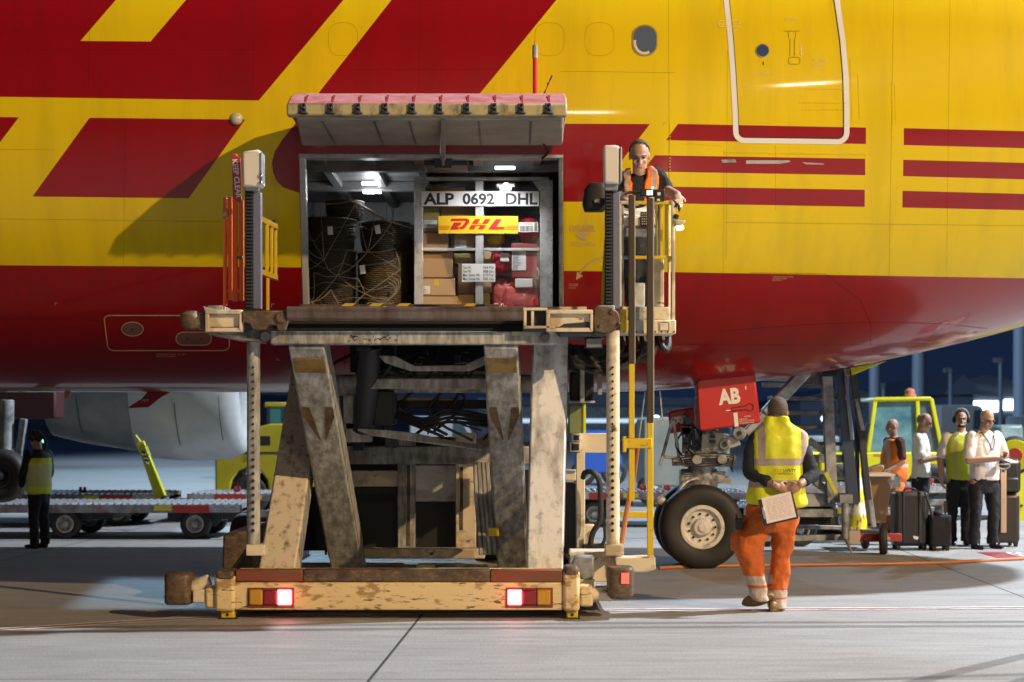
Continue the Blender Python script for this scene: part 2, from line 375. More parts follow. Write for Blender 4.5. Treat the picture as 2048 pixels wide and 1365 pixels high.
# ================================================================== apron
def apron_material():
    m = mat('apron_concrete', (0.40, 0.395, 0.39), 0.62, dirt=(0.29, 0.285, 0.28), amt=0.45, scale=0.5, stretch=(0.8, 2.0, 1), soft=0.5, dirt2=(0.22, 0.215, 0.21), amt2=0.17, scale2=2.2, stretch2=(0.7, 3.5, 1), bump=0.25, bscale=70)
    t = m.node_tree; N = t.nodes; L = t.links; b = N['Principled BSDF']; src = b.inputs['Base Color'].links[0].from_socket
    tc = N.new('ShaderNodeTexCoord'); sp = N.new('ShaderNodeSeparateXYZ'); L.new(tc.outputs['Object'], sp.inputs[0])
    def joint(sock, off, pitch, half):
        a = N.new('ShaderNodeMath'); a.operation = 'ADD'; L.new(sock, a.inputs[0]); a.inputs[1].default_value = off
        p = N.new('ShaderNodeMath'); p.operation = 'PINGPONG'; L.new(a.outputs[0], p.inputs[0]); p.inputs[1].default_value = pitch/2
        c = N.new('ShaderNodeMath'); c.operation = 'LESS_THAN'; L.new(p.outputs[0], c.inputs[0]); c.inputs[1].default_value = half
        return c.outputs[0]
    # slab joints along Y sit at x = -0.8 (slightly skewed), across at y = 16.5
    skew = N.new('ShaderNodeMath'); skew.operation = 'MULTIPLY_ADD'; L.new(sp.outputs[1], skew.inputs[0]); skew.inputs[1].default_value = -0.036; L.new(sp.outputs[0], skew.inputs[2])
    for s_, off, pitch, h in ((skew.outputs[0], 1.29, 5.45, 0.011), (sp.outputs[1], 5.5*6-16.5, 5.5, 0.008)):
        mx = N.new('ShaderNodeMixRGB'); mx.inputs[2].default_value = (0.05, 0.05, 0.05, 1); L.new(src, mx.inputs[1]); L.new(joint(s_, off, pitch, h), mx.inputs[0]); src = mx.outputs[0]
    # fine aggregate grain
    n = N.new('ShaderNodeTexNoise'); n.inputs['Scale'].default_value = 55; n.inputs['Detail'].default_value = 4; L.new(tc.outputs['Object'], n.inputs['Vector'])
    mr = N.new('ShaderNodeMapRange'); mr.inputs['From Min'].default_value = .35; mr.inputs['From Max'].default_value = .65; mr.inputs['To Min'].default_value = .78; mr.inputs['To Max'].default_value = 1.12; L.new(n.outputs['Fac'], mr.inputs['Value'])
    mu = N.new('ShaderNodeMixRGB'); mu.blend_type = 'MULTIPLY'; mu.inputs[0].default_value = 1; L.new(src, mu.inputs[1]); L.new(mr.outputs[0], mu.inputs[2]); src = mu.outputs[0]
    # small oil drips
    v = N.new('ShaderNodeTexVoronoi'); v.inputs['Scale'].default_value = .55; L.new(tc.outputs['Object'], v.inputs['Vector'])
    lt = N.new('ShaderNodeMapRange'); lt.inputs['From Min'].default_value = .10; lt.inputs['From Max'].default_value = .05; lt.inputs['To Max'].default_value = .45; L.new(v.outputs['Distance'], lt.inputs['Value'])
    mx = N.new('ShaderNodeMixRGB'); mx.inputs[2].default_value = (.10, .095, .09, 1); L.new(src, mx.inputs[1]); L.new(lt.outputs[0], mx.inputs[0]); src = mx.outputs[0]
    L.new(src, b.inputs['Base Color']); return m
b = MB(); b.add([(-300, -120, 0), (300, -120, 0), (300, 500, 0), (-300, 500, 0)], [(0, 1, 2, 3)])
tag(b.build('apron_ground', apron_material()), None, None, kind='structure')
def ground_line(pts, off0, off1, z, mb):
    vs = []; n = len(pts)
    for i, q in enumerate(pts):
        d = (pts[min(i+1, n-1)]-pts[max(i-1, 0)]).normalized(); nn = Vector((-d.y, d.x, 0))
        vs += [q+nn*off0+Vector((0, 0, z)), q+nn*off1+Vector((0, 0, z))]
    mb.add(vs, [(2*i, 2*i+1, 2*i+3, 2*i+2) for i in range(n-1)])
pl = [Vector((-9, 11.1, 0)), G(0, 1260), G(150, 1251), G(273, 1243.5), G(420, 1236), G(700, 1228), G(1240, 1221), G(2048, 1216.5), Vector((12, 15.7, 0))]
w = MB(); ground_line(pl, 0.045, 0.10, 0.004, w); ground_line(pl, -0.10, -0.045, 0.004, w)
tag(w.build('road_line_white_edge', mat('line_white', (0.72, 0.72, 0.72), 0.6, dirt=(0.36, 0.355, 0.35), amt=0.35, scale=6)), None, None, kind='structure')
w = MB(); ground_line(pl, -0.045, 0.045, 0.004, w)
tag(w.build('road_line_red', mat('line_red', (0.26, 0.06, 0.08), 0.6, dirt=(0.3, 0.16, 0.16), amt=0.35, scale=6)), None, None, kind='structure')
w = MB(); a = G(1955, 1105.5); c_ = G(2110, 1116)
w.add([(a.x, c_.y, .004), (c_.x, c_.y, .004), (c_.x+.1, a.y, .004), (a.x, a.y, .004)], [(0, 1, 2, 3)])
pm = w.build('ground_marking_red', mat('marking_red', (0.30, 0.03, 0.05), 0.6, var=0.2)); tag(pm, None, None, kind='structure')
lettering('ground_marking_number', '09B', lambda x, y: Vector((x, y, 0.009)), P(2012, 0, 21.7).x, P(2075, 0, 21.7).x, c_.y+.1, a.y-.05, M['white'], None, bold=0.03)['kind'] = 'structure'

TYM = overlay('tyre_mark_rubber', (.02, .02, .02), .22)
for k, (x0, y0, x1, y1, bow, w_) in enumerate(((-9, 12.9, 9, 13.9, .35, .16), (-9, 13.2, 9, 14.2, .35, .16), (-3, 9.4, 9, 11.9, .5, .12), (2.2, 10.5, 9, 16.2, .8, .14), (2.6, 10.2, 9.4, 15.9, .8, .14), (-9, 11.6, 1, 10.6, -.3, .10), (-9, 24, 9, 24.6, .3, .2), (-12, 33, 12, 30, .4, .2))):
    pts = [Vector((x0+(x1-x0)*t/20, y0+(y1-y0)*t/20+bow*math.sin(math.pi*t/20), 0)) for t in range(21)]
    w = MB(); ground_line(pts, -w_/2, w_/2, 0.0025+.0001*k, w); tag(w.build('road_tyre_mark', TYM), None, None, kind='structure')

# ================================================================== aircraft
YA, R0 = 19.9, 2.82
def sec(X):
    t = min(max((X-1.0)/7.8, 0.0), 1.0)
    zb = 1.97+0.74*(t/0.615)**1.8; zt = 7.61-3.4*t**5
    return R0*max(1-t**6, 0)**0.35+0.02, zb, zt
def fpt(X, phi, off=0.0):
    w, zb, zt = sec(X); zc = (zb+zt)/2; h = (zt-zb)/2
    return Vector((X, YA-(w+off)*math.cos(phi), zc+(h+off)*math.sin(phi)))
def fg(X, y, z):
    w, zb, zt = sec(X); zc = (zb+zt)/2; h = (zt-zb)/2
    return ((y-YA)/w)**2+((z-zc)/h)**2-1
def fnorm(v):
    e = 1e-3; g = Vector((fg(v.x+e, v.y, v.z)-fg(v.x-e, v.y, v.z), fg(v.x, v.y+e, v.z)-fg(v.x, v.y-e, v.z), fg(v.x, v.y, v.z+e)-fg(v.x, v.y, v.z-e)))
    return g.normalized() if g.length > 1e-9 else Vector((1, 0, 0))
def surf(px, py, off=0.0):
    """the skin point seen at a photo pixel, lifted off by a few millimetres"""
    dx, dz = (px-CX)/F, -(py-HY)/F
    g = lambda Y: fg(dx*Y, Y, EYE+dz*Y)
    Y = 16.0; best = (1e9, Y)
    while Y < 20.6:
        v = g(Y)
        if v <= 0: break
        if v < best[0]: best = (v, Y)
        Y += 0.03
    else: Y = best[1]
    if g(Y) <= 0:
        a, b_ = Y-0.03, Y
        for _ in range(30):
            c = (a+b_)/2
            if g(c) > 0: a = c
            else: b_ = c
        Y = b_
    q = Vector((dx*Y, Y, EYE+dz*Y))
    return q+fnorm(q)*off if off else q

plane = empty('cargo_aircraft', (-2.0, YA, 0), 'big yellow and red cargo jet parked with its forward hold door swung up', 'aircraft')
bm = bmesh.new(); NP = 120
xs = [-17+0.25*i for i in range(72)]+[1.0+0.2*i for i in range(37)]+[8.3, 8.42, 8.54, 8.64, 8.72, 8.77, 8.80]
rings = [[bm.verts.new(fpt(X, 2*math.pi*k/NP)) for k in range(NP)] for X in xs]
for i in range(len(xs)-1):
    for k in range(NP):
        bm.faces.new((rings[i][k], rings[i+1][k], rings[i+1][(k+1) % NP], rings[i][(k+1) % NP]))
bm.faces.new(rings[-1])
CAMP = Vector((0, 0, EYE))
def cut(a, b_, pad=14):
    no = (P(a[0], a[1], 10)-CAMP).cross(P(b_[0], b_[1], 10)-CAMP).normalized()
    x0, x1 = min(a[0], b_[0])-pad, max(a[0], b_[0])+pad; y0, y1 = min(a[1], b_[1])-pad, max(a[1], b_[1])+pad
    fs = []
    for f in bm.faces:
        if f.calc_center_median().y > YA: continue
        ps = [proj(v.co) for v in f.verts]
        if max(p[0] for p in ps) < x0 or min(p[0] for p in ps) > x1 or max(p[1] for p in ps) < y0 or min(p[1] for p in ps) > y1: continue
        fs.append(f)
    if not fs: return
    geom = set(fs)
    for f in fs: geom.update(f.edges); geom.update(f.verts)
    bmesh.ops.bisect_plane(bm, geom=list(geom), plane_co=CAMP, plane_no=no, dist=1e-5)
def inside(p, poly):
    r = False; n = len(poly); x, y = p
    for i in range(n):
        (x0, y0), (x1, y1) = poly[i], poly[(i+1) % n]
        if (y0 > y) != (y1 > y) and x < (x1-x0)*(y-y0)/(y1-y0)+x0: r = not r
    return r
RED = [
 [(-700, -160), (825, -160), (687, 0), (517.5, 201.5), (-700, 184)],
 [(908, -160), (783, 0), (639, 184), (588, 251), (563, 282), (550, 303), (544, 325), (546, 345), (553, 362), (566, 375), (594, 385), (700, 403), (1180, 404), (1300, 248.5), (910, 247), (1000, 139), (1113, 0), (1243, -160)],
 [(-200, 232), (38, 235), (0, 285), (-150, 480), (-200, 480)],
 [(179, 236), (490.5, 239.5), (377.5, 397), (65, 393.5)],
 [(1356, 248.3), (1732, 255.6), (1732, 288.5), (1332, 281)],
 [(1310, 311), (1730.5, 318), (1730.5, 351), (1284, 343.4)],
 [(1262, 372.5), (1729.5, 380), (1729.5, 414.2), (1236, 405.5)],
 [(1807.5, 256.8), (2048, 262.8), (2240, 268), (2240, 302), (2048, 297), (1807.5, 290.6)],
 [(1806.5, 320), (2048, 326.2), (2240, 331), (2240, 364), (2048, 359.3), (1806, 352.8)],
 [(1805, 382), (2048, 388.2), (2240, 393), (2240, 426), (2048, 421), (1804.7, 415.5)]]
YEL = [[(371+137, -160), (372, 0), (301, 83.4), (161, 82.2), (232, 0), (232+137, -160)]]
BELLY = [(-700, 524), (0, 531), (598, 535.3), (1360, 545), (2048, 557), (2500, 566)]
DOOR = [(597, 308), (1127, 310), (1128, 655), (605.5, 655)]
for poly in RED+YEL+[DOOR]:
    for i in range(len(poly)): cut(poly[i], poly[(i+1) % len(poly)])
for i in range(len(BELLY)-1): cut(BELLY[i], BELLY[i+1], 3)
def belly_y(x):
    for i in range(len(BELLY)-1):
        (x0, y0), (x1, y1) = BELLY[i], BELLY[i+1]
        if x0 <= x <= x1: return y0+(y1-y0)*(x-x0)/(x1-x0)
    return BELLY[0][1] if x < 0 else BELLY[-1][1]
dead = []
for f in bm.faces:
    c = f.calc_center_median(); f.smooth = True
    if c.y > YA-0.05 or fnorm(c).dot(CAMP-c) < 0:
        f.material_index = 1 if c.z < 3.15 else 0; continue
    p = proj(c)
    if inside(p, DOOR): dead.append(f); continue
    r = p[1] > belly_y(p[0]) or (any(inside(p, q) for q in RED) and not any(inside(p, q) for q in YEL))
    f.material_index = 1 if r else 0
bmesh.ops.delete(bm, geom=dead, context='FACES')
bmesh.ops.recalc_face_normals(bm, faces=bm.faces)
nv = [fnorm(v.co) for v in bm.verts]
for v in bm.verts: v.co -= WL[plane.name]
me = bpy.data.meshes.new('fuselage'); bm.to_mesh(me); bm.free()
me.materials.append(M['yellow']); me.materials.append(M['red'])
me.normals_split_custom_set_from_vertices([tuple(n) for n in nv])
fus = place('fuselage', me, plane)

def densify(pts, step=14.0, closed=False):
    out = []; n = len(pts)
    for i in range(n if closed else n-1):
        a, b_ = pts[i], pts[(i+1) % n]; k = max(1, int(math.hypot(b_[0]-a[0], b_[1]-a[1])/step))
        out += [(a[0]+(b_[0]-a[0])*j/k, a[1]+(b_[1]-a[1])*j/k) for j in range(k)]
    if not closed: out.append(pts[-1])
    return out
def skin_strip(mb, pts, wpx, off=0.003, closed=False, step=14.0):
    pts = densify(pts, step, closed); n = len(pts); vs = []
    for i, q in enumerate(pts):
        a = pts[i-1] if (closed or i) else q; c = pts[(i+1) % n] if (closed or i < n-1) else q
        dx, dy = c[0]-a[0], c[1]-a[1]; l = math.hypot(dx, dy) or 1; nx, ny = -dy/l*wpx/2, dx/l*wpx/2
        vs += [surf(q[0]+nx, q[1]+ny, off), surf(q[0]-nx, q[1]-ny, off)]
    m_ = n if closed else n-1
    mb.add(vs, [(2*i, 2*i+1, 2*((i+1) % n)+1, 2*((i+1) % n)) for i in range(m_)])
def skin_patch(mb, pts, off=0.004):
    pts = densify(pts, 10, True); cx = sum(p[0] for p in pts)/len(pts); cy = sum(p[1] for p in pts)/len(pts); n = len(pts)
    vs = [surf(cx, cy, off)]+[surf((p[0]+cx)/2, (p[1]+cy)/2, off) for p in pts]+[surf(p[0], p[1], off) for p in pts]
    fs = [(0, 1+i, 1+(i+1) % n) for i in range(n)]+[(1+i, 1+n+i, 1+n+(i+1) % n, 1+(i+1) % n) for i in range(n)]
    mb.add(vs, fs)
fnsk = lambda off: (lambda x, y: surf(x, y, off))
# panel seams and blanked windows
sm = MB()
for pts in ([(0, 438), (560, 445)], [(1120, 143), (1350, 146)], [(0, 100), (512, 100)], [(510, 0), (505, 196)], [(1337, 0), (1338, 240), (1335, 640)], [(1455, 100), (1452, 520)], [(1787, 0), (1783, 250), (1778, 555)], [(1448, 300), (1446, 545), (1446, 690)], [(1551, 290), (1551, 420)], [(700, 140), (1000, 139)], [(250, 240), (247, 530)], [(60, 535), (63, 770)], [(0, 640), (205, 641)], [(1340, 690), (1760, 690)], [(1900, 0), (1893, 560)], [(1450, 445), (2048, 452)], [(0, 300), (110, 300)], [(180, 0), (176, 196)], [(840, 0), (838, 186)], [(1130, 300), (1130, 540)]):
    skin_strip(sm, pts, 0.9, 0.0015, step=30)
for cx in (685, 1098, 1198):
    skin_strip(sm, rrect(cx-28, 46, cx+30, 112, 22, 4), 0.9, 0.0015, True)
skin_strip(sm, [(1500, 546), (1650, 548), (1720, 600), (1742, 650), (1740, 700)], 1.6, 0.0015)
skin_strip(sm, bez([Vector((x, y, 0)) for x, y in ((1440, 663), (1600, 650), (1800, 645), (1975, 658))]) and [(1440, 663), (1520, 656), (1600, 650), (1700, 646), (1800, 645), (1900, 649), (1975, 658)], 1.6, 0.0015)
sm.build('panel_seam', M['seam'], plane)
for pts in ([(1700, 120), (1705, 240)], [(1716, 150), (1719, 236)], [(1783, 168), (1786, 250)], [(1789, 172), (1792, 246)], [(1600, 178), (1690, 179)], [(1600, 206), (1690, 207)], [(1606, 220), (1684, 220)], [(1375, 288), (1440, 292)], [(1450, 306), (1730, 310)], [(1340, 250), (1340, 540)]):
    rv = MB()
    for q_ in densify(pts, 6.0): c = surf(q_[0], q_[1], 0.0); rv.ell(c, (.0075, .0075, .0075), None, 6, 4)
    rv.build('rivet_row', M['yellow'], plane, smooth=True)
# cabin window
wn = MB(); skin_patch(wn, rrect(1266.5, 53, 1312.5, 110.5, 21, 6), 0.004)
wf = MB(); skin_strip(wf, rrect(1265.5, 52, 1313.5, 111.5, 22, 6), 3.0, 0.006, True, 6)
cw = wn.build('cabin_window', mat('window_pane', (0.10, 0.13, 0.19), 0.12, spec=0.6), plane); wf.build('window_rim', mat('window_rim_metal', (0.50, 0.40, 0.22), 0.3, 0.5), cw)
wf = MB(); skin_strip(wf, arc(1289, 85, 19.5, 22.5, 60, 190, 10), 5, 0.0055, False, 5); wf.build('window_liner', M['cream'], cw)
# crew door
dl = MB(); L_ = [(1436, -110), (1446, -50), (1452.5, 0), (1461, 80), (1466, 150), (1470, 220), (1471.5, 262)]
R_ = [(1693, 262), (1693.5, 220), (1691.5, 150), (1685.5, 80), (1674, 0), (1664, -50), (1650, -110)]
skin_strip(dl, L_+arc(1489, 263, 18, 18.5, 180, 90, 5)[1:]+arc(1676, 265, 17.5, 19, 90, 0, 5)+R_[1:], 10.5, 0.004, False, 8)
cdoor = dl.build('crew_door_outline', M['white'], plane)
q = MB(); skin_strip(q, [(x+6.2, y) for x, y in L_]+arc(1489, 263, 11.5, 12, 180, 90, 5)[1:]+arc(1676, 265, 11, 12, 90, 0, 5)+[(x-6.4, y) for x, y in R_[1:]], 1.3, 0.0042, False, 8); q.build('door_gap', M['dark'], cdoor)
q = MB(); skin_patch(q, [(1525+12.5*math.cos(a*math.pi/12), 102+12*math.sin(a*math.pi/12)) for a in range(24)], 0.005)
q.build('porthole', mat('porthole_glass', (0.05, 0.08, 0.16), 0.08, spec=0.9), cdoor)
q = MB(); skin_strip(q, [(1525+13*math.cos(a*math.pi/12), 102+12.5*math.sin(a*math.pi/12)) for a in range(24)], 1.6, 0.007, True, 5); q.build('porthole_rim', M['steel'], cdoor)
q = MB()
for pts in ([(1568, 63), (1600, 63)], [(1577, 65), (1577, 77)], [(1591, 65), (1591, 77)], [(1580, 78), (1580, 112)], [(1589, 78), (1589, 112)]): skin_strip(q, pts, 1.1, 0.004)
skin_strip(q, rrect(1577, 115, 1600, 129, 5, 3), 1.2, 0.004, True, 6); q.build('door_handle', M['seam_y'], cdoor)
q = MB(); skin_strip(q, [(1526.5, 124), (1526.5, 131)], 2.0, 0.004); q.build('porthole_mark', M['dark'], cdoor)
q = MB(); skin_strip(q, [(1602, 93), (1602.5, 112)], 3, 0.004); skin_strip(q, rrect(1437, 42.5, 1479, 54.5, 3, 2), 1.3, 0.0045, True, 6)
lettering('', 'EMERGENCY', fnsk(.0045), 1570, 1594, 42, 37, None, None, mb=q)
lettering('', 'TO OPEN', fnsk(.0045), 1625, 1652, 124, 118, None, None, mb=q)
lettering('', 'PUSH HANDLE\nIN AND LIFT', fnsk(.0045), 1626, 1650, 136, 127, None, None, mb=q)
lettering('', 'DANGER', fnsk(.0045), 1516, 1538, 151, 145, None, None, mb=q)
q.build('door_lettering', mat('pale_yellow_stencil', (0.80, 0.66, 0.22), 0.5), cdoor)
# scuffed sill paint under the crew door
q = MB()
for pts in ([(1442, 320), (1470, 319), (1473, 325), (1445, 326)], [(1492, 321), (1578, 321), (1581, 324), (1560, 328), (1492, 328)], [(1604, 325), (1646, 327), (1649, 330), (1612, 329)]): skin_patch(q, pts, 0.0045)
q.build('scuffed_sill_plate', M['grey'], plane)
# stencils and outlines on the skin
def stencil(name, f, m=None):
    q = MB(); f(q); return q.build(name, m or M['faint'], plane)
stencil('panel_outline', lambda q: skin_strip(q, arc(447, 640, 12, 9, 270, 360, 4)[:-1]+arc(446, 690, 13, 11, 0, 90, 4)+arc(228, 690, 13, 11, 90, 165, 4)+arc(220, 640, 12, 9, 195, 270, 4), 2.2, 0.004, True, 10))
stencil('hatch_outline', lambda q: skin_strip(q, [(265+21.5*math.cos(a*math.pi/14), 658+14*math.sin(a*math.pi/14)) for a in range(28)], 1.8, 0.005, True, 6))
stencil('hatch_outline', lambda q: skin_strip(q, arc(409, 677, 14, 13, -90, 90, 8)+arc(366, 677, 14, 13, 90, 270, 8), 1.8, 0.005, True, 6))
for x, y, dx, dy in ((110, 606, 6, 5), (543, 608, 6, 6), (554, 720, 6, -5), (1327, 246, 6, 6)): stencil('corner_mark', lambda q: skin_strip(q, [(x, y+dy), (x, y), (x+dx, y)], 1.5, 0.004))
stencil('service_notice', lambda q: lettering('', 'WATER SERVICE PANEL  USE ONLY\nAPPROVED COUPLING', fnsk(.0045), 312, 372, 714, 707, None, None, mb=q))
stencil('danger_notice', lambda q: (lettering('', 'DANGER', fnsk(.005), 1140, 1190, 460, 450, None, None, mb=q), skin_strip(q, [(1140, 462), (1190, 462)], 1.2, 0.004), skin_patch(q, [(1150, 470), (1166, 464), (1160, 469), (1180, 466), (1183, 468), (1166, 475), (1174, 480), (1168, 480), (1157, 475)], 0.005), lettering('', 'KEEP CLEAR OF PROPELLING\nPARTS WHEN DOOR MOVES', fnsk(.005), 1142, 1190, 492, 484, None, None, mb=q)))
stencil('closing_arrow', lambda q: (skin_strip(q, [(1206, 515), (1194, 518), (1182, 524), (1170, 534), (1160, 546)], 3.2, 0.005), skin_patch(q, [(1152, 560), (1154, 543), (1166, 552)], 0.005)))
stencil('door_notice', lambda q: (lettering('', 'CLOSE', fnsk(.005), 1138, 1156, 572, 567, None, None, mb=q), lettering('', 'DOOR LOCK', fnsk(.005), 1138, 1152, 577, 574, None, None, mb=q)))
stencil('oxygen_notice', lambda q: (lettering('', 'EMERGENCY CREW OXYGEN', fnsk(.0045), 1546, 1587, 555, 552.5, None, None, mb=q), lettering('', 'DISCHARGE INDICATOR\nDO NOT PAINT', fnsk(.0045), 1545, 1573, 562, 556.5, None, None, mb=q)))
HM = mat('hatch_metal', (0.26, 0.13, 0.10), 0.5, 0.3, var=0.3)
for pts, dots in (([(265+20*math.cos(a*math.pi/10), 658+13*math.sin(a*math.pi/10)) for a in range(20)], ((265, 659),)), (arc(409, 677, 13, 12, -90, 90, 6)+arc(366, 677, 13, 12, 90, 270, 6), ((375, 678), (403, 678)))):
    h = stencil('service_hatch', lambda q: skin_patch(q, pts, 0.004), HM)
    for x, y in dots:
        q = MB(); skin_patch(q, [(x+2.2*math.cos(a), y+1.8*math.sin(a)) for a in (0, 1, 2, 3, 4, 5)], 0.0055); q.build('hatch_latch', M['dark'], h)
# little clear light dome
q = MB(); c = surf(473, 238, 0.0); q.ell(c, (0.062, 0.05, 0.062)); q.build('wing_scan_light', mat('frosted_lens', (0.60, 0.55, 0.42), 0.15, spec=0.8), plane, smooth=True)
# belly fittings: red blade antenna, orange drain mast
q = MB(); z0 = P(0, 786, YA).z
q.prism([(296, 782), (346, 782), (322, 794), (296, 815), (254, 817), (262, 811), (284, 797)], YA-0.03, 0.06); ba = q.build('belly_antenna', M['red'], plane, bevel=0.012)
lettering('antenna_lettering', 'HOT', lambda x, y: P(x, y, YA-0.034), 283, 298, 804, 799, M['faint'], ba, bold=0.02)
q = MB(); q.prism([(129, 784), (140, 784), (137, 797), (129, 797)], YA-0.03, 0.06); q.build('drain_mast', M['hose'], plane, bevel=0.008)
# mast rod and streamer above the hold door
q = MB(); a = P(1070, 205, 16.4); q.tube([a, P(1070, 116, 16.4)], 0.021, 10); rod = q.build('door_mast', M['redpaint'], plane, smooth=True)
q = MB(); q.tube([P(1070, 117, 16.4), P(1070, 91, 16.4)], [0.027, 0.025], 10); q.tube([P(1070, 92, 16.4), P(1070, 85, 16.4)], 0.007, 6); q.build('mast_tip', M['cream_dirty_shaded'], rod, smooth=True)
q = MB(); pts = [P(1089, 187, 16.5), P(1091, 181, 16.5), P(1094, 175, 16.5), P(1097, 168, 16.5), P(1100, 160, 16.5), P(1104, 151, 16.5)]
q.tube(pts, 0.005, 6); q.bar(P(1088, 188, 16.5), P(1091, 182, 16.5), .03, .012); q.bar(P(1095, 171, 16.5), P(1096, 166, 16.5), .035, .012); q.bar(P(1099, 162, 16.5), P(1104, 152, 16.5), .018, .012)
q.build('streamer_wire', M['blacktxt'], plane)

# ---- hold door, swung up
DX0, DX1 = -2.01, 0.492
prof = [(15.6, 4.355), (15.6, 4.466), (15.85, 4.575), (16.2, 4.667), (16.6, 4.665), (17.0, 4.56), (17.17, 4.43), (17.1, 4.36), (16.9, 4.38), (15.72, 4.40), (15.72, 4.355)]
dm = MB(); n = len(prof)
dm.add([Vector((DX0, y, z)) for y, z in prof]+[Vector((DX1, y, z)) for y, z in prof], [list(range(n)), list(range(2*n-1, n-1, -1))]+[(i, (i+1) % n, n+(i+1) % n, n+i) for i in range(n)])
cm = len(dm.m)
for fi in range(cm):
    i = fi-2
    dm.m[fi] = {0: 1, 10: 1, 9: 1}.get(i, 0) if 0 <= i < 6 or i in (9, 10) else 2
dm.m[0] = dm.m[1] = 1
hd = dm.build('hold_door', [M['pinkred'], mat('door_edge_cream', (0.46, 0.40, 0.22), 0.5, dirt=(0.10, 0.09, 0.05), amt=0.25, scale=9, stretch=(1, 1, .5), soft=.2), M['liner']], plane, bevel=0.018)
q = MB()   # inner lining box hanging inside the shell
def quad_box(x0, x1, y0, y1, z0, z1, z2, z3): return [(x0, y0, z0), (x1, y0, z0), (x1, y1, z1), (x0, y1, z1), (x0, y0, z2), (x1, y0, z2), (x1, y1, z3), (x0, y1, z3)]
q.hexa([(-1.94, 15.74, 4.342), (.465, 15.74, 4.342), (.495, 17.02, 4.312), (-2.05, 17.02, 4.312), (-1.94, 15.74, 4.40), (.465, 15.74, 4.40), (.495, 17.02, 4.38), (-2.05, 17.02, 4.38)]); lin = q.build('door_lining', mat('door_lining_grey', (0.44, 0.42, 0.37), 0.55, dirt=(0.24, 0.22, 0.19), amt=0.35, scale=2.5, soft=0.4), hd, bevel=0.03)
for px in (645, 748, 818, 957, 1062):
    q = MB(); x = (px-CX)*15.8/F; q.hexa(quad_box(x-.010, x+.010, 15.78, 16.95, 4.334, 4.312, 4.36, 4.34))
    q.build('lining_rib', M['liner'], lin)
for i in range(10):
    x = (607.8+54.4*i-CX)*15.6/F
    q = MB(); q.box((x-.034, 15.575, 4.372), (x-.017, 15.602, 4.462)); q.box((x+.004, 15.575, 4.372), (x+.021, 15.602, 4.462)); q.box((x-.03, 15.578, 4.448), (x+.017, 15.602, 4.464)); q.ell((x-.006, 15.585, 4.378), (.05, .022, .016)); q.cyl((x-.02, 15.572, 4.42), (x+.01, 15.572, 4.42), .012)
    q.box((x-.018, 15.60, 4.40), (x+.006, 15.61, 4.45))
    q.build('door_latch', M['darksteel'], hd, bevel=0.004)
q = MB()
for i in range(10):
    x = (609+54.4*i-CX)*15.6/F; q.add([(x-.010, 15.592, 4.46), (x+.010, 15.592, 4.46), (x+.010, 15.845, 4.585), (x-.010, 15.845, 4.585)], [(0, 1, 2, 3)])
q.build('latch_stripe', mat('faded_latch_red', (.26, .02, .03), .6), hd)
q = MB(); q.bar(P(886, 236, 15.75), P(886, 316, 17.05), 0.055, 0.06); q.bar(P(886, 300, 16.8), P(886, 330, 17.1), 0.03, 0.03); q.build('door_actuator', mat('actuator_blue_grey', (0.24, 0.26, 0.28), .4, .4), hd, bevel=0.01)
q = MB(); q.pb(848, 318, 935, 331, 17.3, 0.5); q.pb(868, 312, 904, 336, 17.15, 0.2); q.build('actuator_bracket', M['darksteel'], hd, bevel=0.01)
q = MB(); q.tube(bez([P(1086, 286, 16.9), P(1092, 296, 17.0), P(1096, 306, 17.05), P(1084, 318, 17.1)]), 0.012, 6); q.build('door_cable', M['black'], hd, smooth=True)

# ---- inside of the hold
FZ, CZ, HX0, HX1 = 2.66, 4.33, -4.6, 1.3
q = MB(); q.box((HX0, 18.17, FZ-.06), (HX1, 21.5, FZ)); q.build('hold_floor', M['steel'], plane)
q = MB(); q.box((HX0, 17.30, CZ), (HX1, 21.9, CZ+.05))
for x in (-1.95, -1.45, -0.95, -0.35, 0.25, .75): q.box((x-.05, 17.35, CZ-.07), (x+.05, 21.9, CZ))
q.box((HX0, 18.0, CZ-.12), (HX1, 18.12, CZ)); q.box((HX0, 19.6, CZ-.1), (HX1, 19.75, CZ)); q.build('hold_ceiling', M['liner'], plane, bevel=0.01)
q = MB(); q.box((HX0, 21.5, FZ-.06), (HX1, 21.55, CZ+.05))
for x in (-2.4, -1.5, -.6, .3): q.box((x-.04, 21.46, FZ), (x+.04, 21.5, CZ))
q.box((HX0, 21.4, 3.62), (HX1, 21.5, 3.72)); q.box((-1.75, 21.45, 3.74), (-.95, 21.5, 3.95)); q.build('hold_lining', mat('lining_pale', (0.30, 0.30, 0.30), 0.5, dirt=(0.15, 0.15, 0.15), amt=0.4, scale=2, soft=.3), plane, bevel=0.01)
for x in (HX0, HX1):
    q = MB(); q.box((x-.03, 18.2, FZ-.06), (x+.03, 21.5, CZ)); q.build('hold_end_wall', M['liner'], plane)
